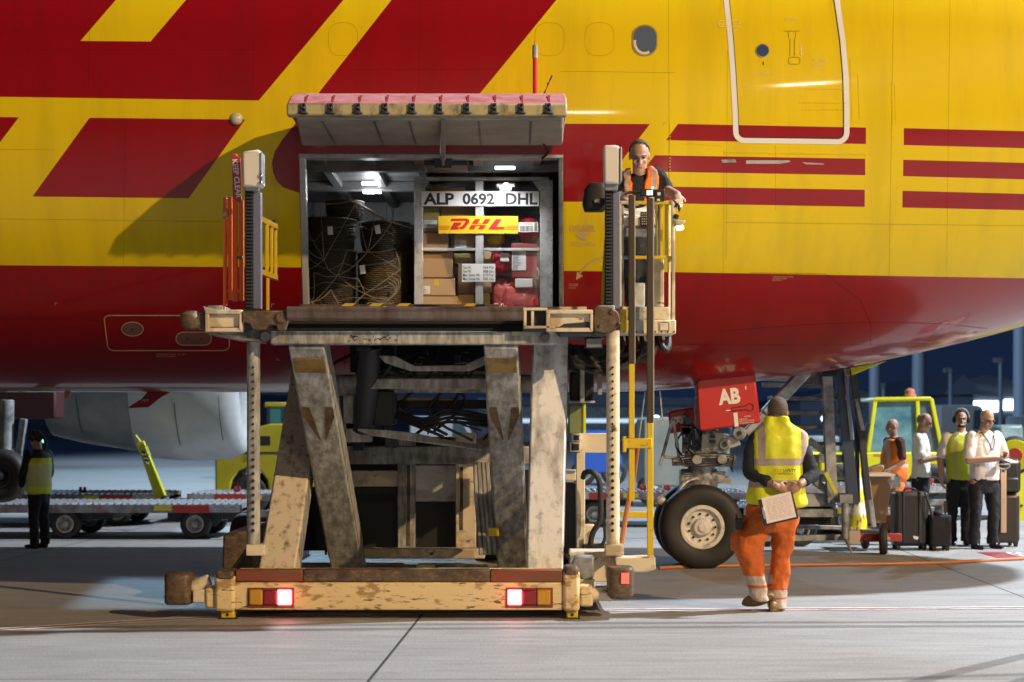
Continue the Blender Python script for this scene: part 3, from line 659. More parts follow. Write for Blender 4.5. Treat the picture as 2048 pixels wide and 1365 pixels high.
# door frame: jambs, header and sill following the skin inwards
q = MB()
def jamb(pxs, width, sgn):
    fr = [surf(x, y, 0.003) for x, y in pxs]; vs = []
    for v in fr: vs += [v, v+Vector((sgn*width, .02, 0)), v+Vector((sgn*width, .16, 0)), v+Vector((0, .16, 0))]
    n = len(fr); fs = []
    for i in range(n-1):
        for k in range(4): fs.append((4*i+k, 4*i+(k+1) % 4, 4*i+4+(k+1) % 4, 4*i+4+k))
    q.add(vs, fs)
jamb(densify([(598, 307), (606.5, 655)], 20), 0.055, 1); jamb(densify([(1126, 309), (1127, 655)], 20), 0.04, -1)
a, c = surf(597, 309, 0.0), surf(1127, 311, 0.0); q.box((a.x, a.y+.004, a.z-.035), (c.x, a.y+.18, a.z+.02))
q.build('door_frame', M['grey'], plane, bevel=0.006)
for px, py, Y in ((742, 346, 18.9), (744, 360, 19.6), (1010, 326, 17.75)):
    p = P(px, py, Y); q = MB(); q.box((p.x-.10, Y-.05, CZ-.135), (p.x+.10, Y+.05, CZ-.115))
    o = q.build('hold_lamp', M['lampwhite'], plane, bevel=0.006)
    if Y > 18.3: lamp('hold_lamp_light', 'POINT', (p.x, Y, CZ-.20), 8, (0.92, 0.96, 1.0), shadow_soft_size=0.05)
    else: lamp('hold_lamp_light', 'SPOT', (p.x, Y, CZ-.16), 80, (0.95, 0.96, 1.0), (-.35, 18.6, 3.0), spot_size=math.radians(110), spot_blend=.8, shadow_soft_size=0.06)

# ---- nose gear
XG = (1395-CX)*YA/F
gear = MB(); wc = P(1395, 1048, 19.9)
def wheel(parent, c, r, w, axis, rimr, hubm, tyrem, name='wheel', holes=11, deep=0.10):
    """tyre with rounded shoulders, dished rim with bolts, hub cap; axis points to the viewer's side"""
    ax = Vector(axis).normalized()
    t = MB(); t.lathe(c, ax, [(-w/2, rimr*.98), (-w/2, r*.80), (-w*.46, r*.90), (-w*.36, r*.965), (-w*.2, r), (w*.2, r), (w*.36, r*.965), (w*.46, r*.90), (w/2, r*.80), (w/2*.97, rimr*1.10), (w*.42, rimr*.98)], 48, caps=False)
    tyre = t.build(name, tyrem, parent, smooth=True, sharp=50)
    h = MB(); h.lathe(c, ax, [(-w*.40, rimr), (w*.44, rimr), (w*.47, rimr*.97), (w*.47, rimr*.84), (w*.44, rimr*.80), (w*.44-deep*.8, rimr*.76), (w*.44-deep*.9, rimr*.44), (w*.44-deep*.2, rimr*.40), (w*.44+.015, rimr*.36), (w*.44+.02, rimr*.20), (w*.44+.035, rimr*.18), (w*.44+.035, 0.0005)], 40)
    rim = h.build('rim', hubm, tyre, smooth=True, sharp=32)
    if holes:
        x, y, d = frame_of(ax); b_ = MB()
        for i in range(holes):
            a = 2*math.pi*i/holes; p = c+x*math.cos(a)*rimr*.60+y*math.sin(a)*rimr*.60+d*(w*.44-deep*.86)
            b_.cyl(p, p+d*.02, rimr*.055, n=8)
        b_.build('rim_bolt', M['darksteel'], rim)
    return tyre
lg = MB(); z1 = P(0, 800, YA).z
lg.cyl((XG+.10, YA, 2.35), (XG+.10, YA, 1.25), 0.13); lg.cyl((XG+.06, YA, 1.3), (XG+.02, YA, 0.86), 0.16, .15); lg.cyl((XG+.02, YA, .86), (XG, YA, .46), 0.085)
lg.cyl((XG-.02, YA-.42, .478), (XG-.02, YA+.42, .478), 0.06)
lg.prism([(1404, 858), (1432, 862), (1478, 880), (1482, 890), (1458, 898), (1455, 905), (1402, 905)], YA-.16, .3)
lg.cyl(P(1450, 889, YA-.2), P(1450, 889, YA+.2), .065); lg.cyl(P(1479, 867, YA-.26), P(1479, 867, YA+.1), .075); lg.bar(P(1460, 878, YA-.1), P(1479, 867, YA-.1), .05, .06)
lg.prism([(1362, 916), (1458, 906), (1460, 934), (1368, 934)], YA-.20, .36)
lg.cyl(P(1394, 920, YA-.34), P(1394, 920, YA), .055); lg.cyl(P(1444, 919, YA-.34), P(1444, 919, YA), .055)
lg.cyl((XG-.30, YA-.12, 1.18), (XG+.42, YA-.12, 1.21), .045); lg.cyl((XG-.2, YA, .98), (XG+.22, YA, .98), .12)
lg.prism([(1424, 944), (1452, 944), (1450, 958), (1442, 968), (1424, 962)], YA-.12, .2)
lg.bar(P(1378, 960, YA-.1), P(1420, 956, YA-.1), .05, .05); lg.tube(bez([P(1355, 985, YA-.25), P(1372, 966, YA-.2), P(1392, 958, YA-.15), P(1404, 962, YA-.1)]), .022, 8)
leg = lg.build('nose_gear_leg', mat('gear_leg_grey', (0.42, 0.41, 0.40), .38, .25, dirt=(0.08, 0.075, 0.07), amt=.38, scale=9, soft=.25), plane, bevel=0.012)
q = MB(); q.cyl(P(1479, 867, YA-.275), P(1479, 867, YA-.25), .028); q.cyl(P(1450, 889, YA-.215), P(1450, 889, YA-.19), .03); q.pb(1420, 870, 1430, 877, YA-.175, .03); q.pb(1418, 880, 1431, 887, YA-.175, .03); q.build('gear_fitting', M['darksteel'], leg)
q = MB(); rr = random.Random(3)
for i in range(16):
    a = P(1366+rr.uniform(-4, 18), 850+rr.uniform(-25, 20), YA-.15+rr.uniform(-.1, .1)); c = P(1370+rr.uniform(-8, 40), 905+rr.uniform(-15, 20), YA-.15); m_ = (a+c)/2+Vector((rr.uniform(-.09, .09), rr.uniform(-.05, .05), rr.uniform(-.05, .05)))
    q.tube(bez([a, m_, c], 8), .012, 6)
for i in range(10): p = P(1368+rr.uniform(-8, 14), 842+rr.uniform(0, 70), YA-.18); q.box(p-Vector((.03, .03, .03)), p+Vector((.03, .03, rr.uniform(.02, .08))))
for i in range(6):
    y = 912+4*i; q.tube(bez([P(1362+2*i, y, YA-.3), P(1400, y-4+i, YA-.33), P(1462-2*i, y-2, YA-.28), P(1466, y+12, YA-.2)], 12), .008, 6)
q.build('hydraulic_line', M['darksteel'], leg, smooth=True)
q = MB()
for a, c in (((1346, 836), (1320, 931)), ((1346, 836), (1359, 921)), ((1328, 914), (1360, 918)), ((1346, 838), (1376, 832))): q.bar(P(*a, YA-.1), P(*c, YA-.1), .035, .035)
q.build('torque_link', M['greysteel'], leg, bevel=.006)
q = MB(); q.bar(P(1530, 830, YA), P(1612, 742, YA), .14, .14); q.bar(P(1490, 868, YA), P(1532, 826, YA), .09, .09); q.build('drag_brace', M['greysteel'], leg, bevel=.02)
wr = 0.94/2
for sgn in (-1, 1):
    wheel(plane, Vector((XG, YA+sgn*.36, wr-.006)), wr, .34, (0, -1 if sgn < 0 else 1, 0), wr*.525, M['hub'], M['tyre'], 'nose_wheel', deep=.045)
q = MB(); q.ell(P(1322, 1002, YA-.3), (.06, .03, .05)); q.tube(bez([P(1312, 1008, YA-.3), P(1318, 996, YA-.3), P(1332, 988, YA-.3)]), .012, 6); q.build('tyre_deflector', M['grey'], leg, smooth=True)
def gear_door(name, quad, Y, thick, k):
    q = MB(); q.prism(quad, Y, thick); d = q.build(name, M['redpaint'], plane, bevel=0.02)
    return d
gd = gear_door('nose_gear_door', [(1393, 765), (1400, 757), (1510, 746), (1522, 846), (1403, 863), (1398, 858)], YA-.62, .05, 1)
def rotf(cx, cy, deg, Y):
    a = math.radians(deg); ca, sa = math.cos(a), math.sin(a)
    return lambda x, y: P(cx+(x-cx)*ca-(y-cy)*sa, cy+(x-cx)*sa+(y-cy)*ca, Y)
r1 = rotf(1458, 792, -6, YA-.626)
q = MB(); lettering('', 'AB', r1, 1436, 1480, 809, 777, None, None, bold=.045, mb=q)
q.add([r1(1463, 827), r1(1471, 827), r1(1471, 855), r1(1463, 855)], [(0, 1, 2, 3)]); q.add([r1(1492, 776), r1(1494, 776), r1(1494, 783), r1(1492, 783)], [(0, 1, 2, 3)]); q.add([r1(1449, 820), r1(1459, 820), r1(1459, 822), r1(1449, 822)], [(0, 1, 2, 3)])
lettering('', 'WARNING', r1, 1484, 1497, 838, 835, None, None, mb=q); lettering('', 'GEAR DOOR\nSAFETY LOCK MUST BE\nFITTED BEFORE WORK', r1, 1473, 1503, 851, 840, None, None, mb=q)
q.build('door_lettering', M['white'], gd)
q = MB(); pth = arc(1497, 819, 7.5, 7.5, -150, 150, 10)+[(1484, 823), (1462, 823)]+arc(1463, 820, 3.5, 3.5, 90, 270, 5)+[(1484, 816)]
ww = [r1(x, y) for x, y in pth]; q.tube(ww, .006, 5, closed=True); q.build('keyhole_outline', mat('dark_red_line', (.16, .01, .01), .5), gd)
gd2 = gear_door('nose_gear_door', [(1336, 824), (1388, 814), (1392, 860), (1341, 868)], YA+.55, .05, 1)
lettering('door_lettering', 'AB', rotf(1358, 842, -8, YA+.545), 1350, 1372, 848, 836, M['white'], gd2, bold=.04)
# gear bay opening dark edge and stay rods
q = MB()
for a, c in (((1287, 782), (1400, 760)), ((1320, 782), (1326, 850)), ((1290, 785), (1278, 880))): q.bar(P(*a, YA-.5), P(*c, YA-.5), .014, .014)
q.build('door_stay', M['grey'], plane)
# ---- far engine, pylon and inner wing
YE = 28.0; se = F/YE
XE0, XE1 = (112-CX)/se, (585-CX)/se; ZE = 2.40
q = MB(); q.lathe((XE0, YE, ZE), (1, 0, 0), [(0, .60), (0, .98), (.5, 1.10), (1.4, 1.235)], 56); en = q.build('engine', mat('engine_rear_cowl', (0.30, 0.33, 0.34), .45, .3, dirt=(.2, .22, .22), amt=.4, scale=2, soft=.3), plane, smooth=True)
q = MB(); q.lathe((XE0+1.42, YE, ZE), (1, 0, 0), [(0, .9), (0, 1.30), (.4, 1.36), (.9, 1.38), (1.42, 1.345), (1.60, 1.25), (1.68, 1.12), (1.64, 1.02), (1.4, .98), (1.2, .98)], 56); q.build('fan_cowl', mat('cowl_pale_grey', (0.50, 0.53, 0.55), .34, dirt=(.36, .38, .39), amt=.4, scale=2, soft=.4), en, smooth=True, sharp=60)
q = MB(); q.cyl((XE0+2.75, YE, ZE), (XE0+2.8, YE, ZE), .97); q.build('fan_disc', M['darksteel'], en)
q = MB()
for (x0, y0, x1, y1) in ((380, 808, 380, 890), (465, 795, 465, 880), (185, 795, 185, 865)):
    pts = []
    for k in range(13):
        yy = y0+(y1-y0)*k/12; X = (x0-CX)/se; zz = EYE-(yy-HY)*YE/F; r = 1.385 if x0 > 288 else 1.13
        dz = max(-r, min(r, zz-ZE)); pts.append(Vector((X, YE-math.sqrt(max(r*r-dz*dz, 0)), zz)))
    q.tube(pts, .006, 5)
q.build('cowl_seam', M['darksteel'], en)
q = MB(); q.add([(XE0-8, YE-8, 3.6), (XE0+2.4, YE-6.5, 3.55), (XE0+.4, YE+12, 4.5), (XE0-6, YE+12, 4.5), (XE0-8, YE-8, 3.1), (XE0+1.9, YE-6.5, 3.2), (XE0+.2, YE+12, 4.35), (XE0-6, YE+12, 4.3)], [(0,3,2,1),(4,5,6,7),(0,1,5,4),(1,2,6,5),(2,3,7,6),(3,0,4,7)])
q.build('wing', M['grey'], plane, bevel=.08)
q = MB(); q.pb(-200, 770, 112, 838, 25.6, .5); q.build('wing_root_fairing', mat('fairing_dark_red', (.05, .012, .014), .6), plane, bevel=.04)
# unidentified struts and tyre at the left edge, built like landing gear
ml = MB(); ml.cyl(P(14, 800, 24), P(10, 960, 24), .10); ml.bar(P(48, 838, 24), P(34, 930, 24), .09, .09); ml.bar(P(34, 910, 24), P(62, 958, 24), .05, .05); ml.cyl(P(-20, 880, 24), P(30, 905, 24), .05)
mg = ml.build('left_edge_strut', M['greysteel'], plane, bevel=.01)
wheel(plane, P(4, 952, 23.6), .36, .3, (0, -1, 0), .17, M['darksteel'], M['tyre'], 'left_edge_wheel', holes=0)
# ================================================================== load in the hold
YU = 18.36
uld = empty('air_cargo_container', P(966, 640, YU), 'grey framed see-through air freight container in the hold showing a yellow courier banner', 'container')
def U(px, py, d=0.0): return P(px, py, YU+d)
q = MB(); q.pb(828, 356, 846, 655, YU, .06); q.build('side_post', M['grey'], uld, bevel=.006)
q = MB(); q.pb(1080, 361, 1106, 655, YU, .07); o = q.build('side_post', M['grey'], uld, bevel=.006)
q = MB()
for i in range(11): p = U(1102, 372+22*i); q.cyl((p.x, YU-.004, p.z), (p.x, YU, p.z), .006, n=6)
for i in range(11): p = U(1084, 380+22*i); q.cyl((p.x, YU-.004, p.z), (p.x, YU, p.z), .005, n=6)
q.build('post_rivet', M['darksteel'], o)
q = MB(); q.pb(830, 354, 1098, 361.5, YU-.004, .06); q.build('top_rail', M['grey'], uld, bevel=.006)
q = MB(); q.pb(950.5, 362, 967, 655, YU+.01, .05); q.build('centre_post', M['grey'], uld, bevel=.005)
for x0, x1 in ((846, 950.5), (967, 1080)):
    q = MB(); q.pb(x0, 496, x1, 502, YU+.015, .03); q.build('cross_rail', M['grey'], uld, bevel=.004)
q = MB(); q.prism([(846, 361.5), (858, 361.5), (846, 378)], YU+.005, .02); q.build('corner_gusset', M['grey'], uld)
q = MB(); q.prism([(1064, 361.5), (1080, 361.5), (1080, 384)], YU+.005, .02); q.build('corner_gusset', M['grey'], uld)
sh_ = MB(); a, c = U(846, 362, .035), U(1080, 655, .035); sh_.box((a.x, a.y, c.z), (c.x, a.y+.004, a.z)); sh_.build('clear_front_sheet', clear_sheet('clear_plastic_sheet'), uld)
q = MB(); a, c = U(828, 356), U(1106, 655); q.box((a.x, YU+.06, 2.67), (a.x+.02, YU+2.9, a.z)); q.box((c.x-.02, YU+.07, 2.67), (c.x, YU+2.9, a.z)); q.box((a.x, YU+2.88, 2.67), (c.x, YU+2.9, a.z)); q.box((a.x, YU+.06, 2.665), (c.x, YU+2.9, 2.70)); q.build('container_shell', M['grey'], uld)
UY = lambda d: (lambda x, y: P(x, y, YU+d))
def plate(name, x0, y0, x1, y1, m, d=-.004, th=.004):
    q = MB(); q.pb(x0, y0, x1, y1, YU+d, th); return q.build(name, m, uld)
pw = plate('number_plate', 843, 383, 1078, 412.5, M['white'], -.012)
q = MB()
for w_, x0, x1 in (('ALP', 847, 908), ('0692', 925, 989), ('DHL', 1011, 1075)): lettering('', w_, UY(-.014), x0, x1, 410, 386.5, None, None, bold=.034, mb=q)
q.build('container_number', M['blacktxt'], pw)
py_ = plate('courier_banner', 877, 432.5, 1036, 467.5, mat('banner_yellow', (.84, .52, .008), .4), -.012)
q = MB()
# slanted capitals with speed lines
def sl(pts, y0=435, y1=462): return pts
B0 = UY(-.015)
def poly(pts): q.add([B0(x, y) for x, y in pts], [list(range(len(pts)))])
# D
poly([(903, 437.5), (934, 437.5), (933, 442.5), (901, 442.5)]); poly([(934, 437.5), (939, 440), (938, 446), (931, 455), (926, 459), (918, 459), (919, 454), (924, 453), (930, 446), (931, 442.5), (931, 437.5)]); poly([(908, 445.5), (924, 445.5), (920, 451.5), (913, 454), (918, 454), (917, 459.5), (900, 459.5)])
# H
poly([(950, 438.5), (961, 438.5), (955, 447.5), (964, 447.5), (970, 438.5), (981, 438.5), (974.5, 448.5), (943.5, 448.5)]); poly([(942.5, 450.5), (973.5, 450.5), (966, 459.5), (955, 459.5), (960, 453), (952, 453), (948, 459.5), (937, 459.5)])
# L
poly([(992, 438.5), (1004, 438.5), (993, 454), (1011, 454), (1007, 459.5), (976, 459.5)])
for y in (452, 455.3, 458.6):
    poly([(878, y), (901-(y-452)*.6, y), (900-(y-452)*.6, y+1.1), (878, y+1.1)]); poly([(1014-(y-452)*.6, y), (1035.5, y), (1035.5, y+1.1), (1013-(y-452)*.6, y+1.1)])
q.build('banner_lettering', mat('courier_red', (.56, .008, .01), .4), py_)
pb_ = plate('barcode_label', 1037, 445, 1076, 464.5, M['white'], -.012)
q = MB(); x = 1040; rr = random.Random(5)
while x < 1066:
    w_ = rr.choice((.5, .8, 1.2)); poly([(x, 452), (x+w_, 452), (x+w_, 463), (x, 463)]); x += w_+rr.choice((.5, .8))
y = 446.5
while y < 463:
    h_ = rr.choice((.5, .9)); poly([(1069, y), (1074, y), (1074, y+h_), (1069, y+h_)]); y += h_+.7
lettering('', 'ALP00692DHL', B0, 1042, 1064, 450, 446.5, None, None, mb=q); q.build('barcode', M['blacktxt'], pb_)
pt = plate('weight_plate', 924, 528, 990.5, 564, M['white'], -.016)
q = MB(); B1 = UY(-.02)
for i, (l_, n_, u_) in enumerate((('Tare Wt.', '194', 'Kg.'), ('Tare Wt.', '428', 'Lbs.'), ('Max. Gross Wt.', '3175', 'Kg.'), ('Max. Gross Wt.', '7000', 'Lbs.'))):
    yb = 538+7.6*i
    lettering('', l_, B1, 926, 943 if i < 2 else 960.5, yb, yb-5.2, None, None, mb=q, bold=.006); lettering('', n_, B1, 966, 976, yb, yb-5.2, None, None, mb=q, bold=.006); lettering('', u_, B1, 978, 988, yb, yb-5.2, None, None, mb=q, bold=.006)
q.build('weight_lettering', M['blacktxt'], pt)

# ---- parcels behind the clear sheet
CARD = mat('cardboard', (0.40, 0.24, 0.11), .7, var=.15, scale=5); CARD2 = mat('pale_cardboard', (0.46, 0.31, 0.16), .7, var=.15, scale=5); CARD3 = mat('brown_cardboard', (0.28, 0.16, 0.075), .7, var=.15, scale=5)
TAPE = mat('yellow_tape', (.62, .40, .03), .4); FILM = mat('yellow_parcel_film', (.66, .50, .04), .3, var=.2)
REDF = mat('red_plastic_film', (.46, .02, .03), .28, var=.25, bump=.5, bscale=22); PINK = mat('coral_red_film', (.62, .12, .10), .3, var=.25, bump=.6, bscale=26)
BLK = mat('black_plastic_film', (.03, .025, .025), .3, bump=.5, bscale=18); OLV = mat('olive_wrapping', (.30, .24, .06), .4, var=.3, bump=.3, bscale=15)
PAPER = mat('paper_label', (.70, .68, .66), .6)
def parcel(x0, y0, x1, y1, d, depth, m, label, tape=None, lab=None, rot=0.0, sag=0.0, word=None):
    a, c = P(x0, y0, YU+d), P(x1, y1, YU+d); cx = (a.x+c.x)/2
    q = MB(); vs = []
    nx, nz = 6, 6; fr = []
    w_, h_ = (c.x-a.x)/2, (a.z-c.z)
    rr = random.Random(int(x0*7+y0))
    q.box((cx-w_, YU+d, c.z), (cx+w_, YU+d+depth, a.z))
    for k in range(8):
        q.v[k] = q.v[k]+Vector((rr.uniform(-.008, .008), rr.uniform(-.01, .01), rr.uniform(-.008, .006) if q.v[k].z > c.z+.01 else 0))
    if rot:
        R = Matrix.Rotation(rot, 4, 'Y'); o_ = Vector((cx, 0, c.z)); q.v = [R @ (v-o_)+o_ for v in q.v]
    o = q.build('parcel', m, None, (cx, YU+d+depth/2, c.z), bevel=.012, seg=3); tag(o, label, 'parcel', 'parcels inside the see-through container')
    if tape:
        t = MB(); tx = cx+(tape-.5)*2*w_*.8; t.box((tx-.025, YU+d-.003, c.z+.01), (tx+.025, YU+d-.001+.003, a.z-.012)); t.build('tape', TAPE, o)
    if lab:
        lx0, ly0, lx1, ly1 = lab; t = MB(); t.pb(lx0, ly0, lx1, ly1, YU+d-.014, .006); lo = t.build('paper_label', PAPER, o)
        t = MB(); yy = ly0+2
        while yy < ly1-2:
            t.add([P(lx0+1.5, yy, YU+d-.016), P(lx0+1.5+(lx1-lx0-3)*rr.uniform(.4, .95), yy, YU+d-.016), P(lx0+1.5+(lx1-lx0-3)*.4, yy+.9, YU+d-.016), P(lx0+1.5, yy+.9, YU+d-.016)], [(0, 1, 2, 3)]); yy += 2.6
        t.build('label_print', M['blacktxt'], lo)
    return o
fl = 652
parcel(840, 592, 914, fl, .10, .5, CARD2, 'pale flat carton at the floor under the wide taped carton')
parcel(839, 557, 912, 592, .09, .5, CARD2, 'wide pale carton with yellow tape under the crumpled brown carton', tape=.46, lab=(841, 572, 860, 588))
parcel(840, 505, 906, 556, .08, .45, CARD, 'big crumpled brown carton below the cross rail, left of the post')
parcel(840, 466, 899, 504, .10, .5, CARD, 'plain brown carton at the cross rail under the olive package')
parcel(843, 412, 880, 465, .12, .4, OLV, 'olive wrapped package with white paper labels behind the number plate', lab=(845, 441, 874, 456))
parcel(882, 405, 949, 460, .16, .5, CARD, 'carton behind the left half of the courier banner')
parcel(907, 462, 950, 500, .13, .4, CARD2, 'small carton with white label and yellow film just under the banner', tape=.85, lab=(910, 480, 933, 496))
parcel(908, 506, 949, 528, .13, .4, OLV, 'flat olive package right above the tall carton with the weight plate')
parcel(914, 526, 960, 588, .12, .4, CARD3, 'tall brown carton behind the white weight plate')
parcel(916, 588, 950, fl, .12, .4, TAPE, 'yellow carton at the floor left of the centre post')
parcel(966, 586, 980, fl, .12, .4, FILM, 'narrow yellow carton at the floor right of the centre post')
parcel(966, 500, 984, 585, .14, .4, CARD2, 'slim pale parcel standing right of the centre post')
parcel(866, 374, 930, 404, .2, .4, CARD3, 'dark carton at the top above the letters of the number plate')
parcel(1022, 486, 1076, 556, .07, .25, mat('maroon_pouch', (.24, .025, .03), .45, bump=.3, bscale=12), 'maroon courier pouch with large white address label', lab=(1024, 500, 1052, 541))
def sack(x0, y0, x1, y1, d, dep, m, label, seed, crumple=.16, labs=()):
    """a stuffed plastic bag: a lumpy closed sack, creased all over"""
    rr = random.Random(seed); a, c = P(x0, y0, YU+d), P(x1, y1, YU+d); ce = Vector(((a.x+c.x)/2, YU+d+dep/2, (a.z+c.z)/2)); rx, rz = (c.x-a.x)/2, (a.z-c.z)/2
    q = MB(); q.ell(ce, (rx, dep/2, rz), n=44, m=30)
    ph = [(Vector((rr.gauss(0, 1), rr.gauss(0, 1), rr.gauss(0, 1)))*rr.uniform(3, 14), rr.uniform(0, 6.28), rr.uniform(.3, 1)) for _ in range(16)]
    for i, v in enumerate(q.v):
        u = Vector(((v.x-ce.x)/rx, (v.y-ce.y)/(dep/2), (v.z-ce.z)/rz)); s_ = sum(abs(math.sin(k.dot(u)*.5+p))*w_ for k, p, w_ in ph)/8
        l = max(abs(u.x), abs(u.z), abs(u.y)); sq = u*(1/(l**.45 if l > 0 else 1)); sq = u*.35+sq*.62
        q.v[i] = ce+Vector((sq.x*rx, sq.y*dep/2, sq.z*rz))*(1-crumple+crumple*s_)
    o = q.build('courier_bag', m, None, (ce.x, ce.y, c.z), smooth=True, sharp=38); tag(o, label, 'bag', 'plastic courier bags inside the container')
    for lx0, ly0, lx1, ly1 in labs:
        t = MB(); t.pb(lx0, ly0, lx1, ly1, YU+d-.012, .05); t.build('paper_label', PAPER, o, bevel=.01)
    return o
sack(1000, 555, 1084, 650, .07, .4, PINK, 'large shiny coral red plastic bag at the floor of the container', 3, .3)
sack(978, 500, 1028, 548, .09, .35, REDF, 'red plastic bag with crumpled white label just right of the centre post', 4, .3, ((1000, 506, 1018, 524),))
sack(1020, 548, 1078, 586, .06, .3, REDF, 'dark red plastic bag carrying a white and blue printed label', 6, .25, ((1030, 557, 1066, 576),))
sack(967, 440, 1012, 494, .08, .3, FILM, 'yellow plastic bag hanging below the banner right of the centre post', 5, .3)
sack(1036, 430, 1082, 490, .08, .35, REDF, 'crimson plastic bag behind the barcode label', 8, .3)
sack(966, 405, 1060, 470, .2, .4, BLK, 'black plastic bag behind the right half of the banner', 9, .25)
sack(1000, 462, 1050, 505, .18, .4, BLK, 'small black plastic bag above the maroon pouch', 10, .25)
sack(980, 545, 1030, 640, .2, .4, PINK, 'pale coral bag with white edge right of the lowest yellow carton', 12, .3)

parcel(938, 506, 951, 530, .16, .3, CARD2, 'slim pale carton edge beside the centre post above the weight plate')
parcel(904, 460, 910, 500, .2, .3, CARD3, 'narrow dark carton edge between two cartons under the banner')
parcel(968, 470, 998, 496, .22, .3, CARD2, 'pale carton behind the yellow plastic bag')
sack(848, 366, 900, 384, .15, .3, OLV, 'olive wrapped bundle under the top left corner of the container', 15, .2)
sack(1045, 585, 1084, 650, .05, .3, REDF, 'deep red plastic bag in the lower right corner of the container', 16, .3)
sack(985, 600, 1020, 652, .05, .3, PINK, 'small coral bag at the floor next to the narrow yellow carton', 17, .35, ((988, 606, 998, 640),))
# ---- netted wicker baskets
def wicker(name, c, spc=1.0):
    m = mat(name, c, .6); t = m.node_tree; N = t.nodes; L = t.links; b = N['Principled BSDF']; tc = N.new('ShaderNodeTexCoord')
    w1 = N.new('ShaderNodeTexWave'); w1.wave_type = 'BANDS'; w1.bands_direction = 'Z'; w1.inputs['Scale'].default_value = 16; w1.inputs['Distortion'].default_value = 4; w1.inputs['Detail Scale'].default_value = 3
    L.new(tc.outputs['Object'], w1.inputs[0]); mx = N.new('ShaderNodeMixRGB'); mx.inputs[1].default_value = (*[v*.3 for v in c], 1); mx.inputs[2].default_value = (*[v*1.5 for v in c], 1)
    L.new(w1.outputs[0], mx.inputs[0]); L.new(mx.outputs[0], b.inputs['Base Color']); bp = N.new('ShaderNodeBump'); bp.inputs['Strength'].default_value = .9; bp.inputs['Distance'].default_value = .02
    L.new(w1.outputs[0], bp.inputs['Height']); L.new(bp.outputs[0], b.inputs['Normal']); return m
WK = wicker('dark_wicker', (.065, .048, .028)); WK2 = wicker('golden_wicker', (.10, .070, .032))
def basket(cx, ytop, ybot, hw, Y, m, label):
    a, c = P(cx, ytop, Y), P(cx, ybot, Y); r = hw*Y/F; hgt = a.z-c.z
    q = MB(); prof = []
    for i in range(25):
        t = i/24; prof.append((hgt*t, r*(.86+.14*math.sin(min(t*1.6, 1)*math.pi/2))*(1+.012*(i % 2))))
    prof += [(hgt*1.01, r*.97), (hgt*1.0, r*.90), (hgt*.6, r*.86)]
    q.lathe((a.x, Y+r, c.z), (0, 0, 1), prof, 36)
    o = q.build('wicker_basket', m, None, (a.x, Y+r, c.z), smooth=True, sharp=30); tag(o, label, 'basket', 'wicker baskets under the cargo net')
    t = MB(); ring = [(a.x+r*1.0*math.cos(k*math.pi/14), Y+r+r*1.0*math.sin(k*math.pi/14), a.z) for k in range(28)]; t.tube(ring, .016, 6, closed=True); t.build('rim', m, o, smooth=True)
    return o
basket(655, 500, 652, 52, 18.45, WK, 'dark wicker basket at the floor beside the hold door frame')
basket(762, 506, 652, 50, 18.42, WK2, 'golden lit wicker basket at the floor beside the clear container')
basket(652, 436, 502, 55, 18.50, WK, 'dark wicker basket stacked above the one at the door frame')
basket(768, 444, 504, 52, 18.46, WK, 'wicker basket stacked on the golden one next to the container')
basket(686, 402, 436, 38, 18.7, WK, 'small basket topmost of the netted heap')
basket(816, 452, 652, 20, 19.0, M['dark'] if False else WK, 'narrow shadowed basket squeezed between the heap and the container')
net = MB(); rr = random.Random(11)
NP_ = {}
anch = [[(606, 440), (640, 408), (716, 399), (748, 416), (784, 445)], [(604, 478), (648, 520), (695, 500), (735, 505), (790, 498)], [(606, 540), (628, 545), (675, 552), (716, 558), (800, 540)], [(606, 585), (625, 606), (662, 580), (730, 588), (775, 596)], [(615, 635), (640, 630), (690, 625), (740, 605), (800, 618)]]
ydep = [[18.5, 18.55, 18.62, 18.55, 18.42], [18.40, 18.40, 18.42, 18.40, 18.36], [18.38, 18.36, 18.37, 18.35, 18.36], [18.38, 18.36, 18.36, 18.34, 18.36], [18.38, 18.36, 18.37, 18.35, 18.37]]
pts = [[P(*anch[i][j], ydep[i][j]-.01) for j in range(5)] for i in range(5)]
def strap(a, c, r=.005):
    m_ = (a+c)/2+Vector((rr.uniform(-.02, .02), -.02, rr.uniform(-.05, 0))); net.tube(bez([a, m_, c], 8), r, 5)
for i in range(5):
    for j in range(5):
        if j < 4 and (i+j) % 3 != 2: strap(pts[i][j], pts[i][j+1])
        if i < 4: strap(pts[i][j], pts[i+1][j] if (i+j) % 2 else pts[i+1][max(j-1, 0)])
        if i < 4 and j < 4 and (i*5+j) % 2 == 0: strap(pts[i][j], pts[i+1][j+1], .004)
        if i < 4 and j < 4: net.tube(bez([pts[i][j]*.5+pts[i+1][j]*.5, (pts[i][j]+pts[i+1][j+1])*.5+Vector((0, -.015, -.02)), pts[i][j+1]*.5+pts[i+1][j+1]*.5], 8), .003, 5)
for k in range(7): strap(P(700+k*3, 400+k, 18.62), P(770+k*9, 440+k*3, 18.45), .0045)
for k in range(4): net.tube(bez([P(775, 545+6*k, 18.36), P(800-k*3, 556+8*k, 18.33), P(790-6*k, 590+5*k, 18.33), P(745, 606+3*k, 18.34)], 16), .0045, 5)
no = net.build('cargo_net', mat('net_webbing', (.22, .20, .15), .45), None, P(700, 640, 18.4), smooth=True); tag(no, 'pale webbing cargo net stretched over the heap of wicker baskets', 'cargo net')
for px, py, r_ in ((609, 458, -.3), (660, 462, .1), (754, 460, .3), (724, 540, .2)):
    t = MB(); t.bar(P(px, py-9, 18.35), P(px+r_*10, py+8, 18.34), .055, .004, up=Vector((0, 1, 0))); t.build('net_tag', PAPER, no)
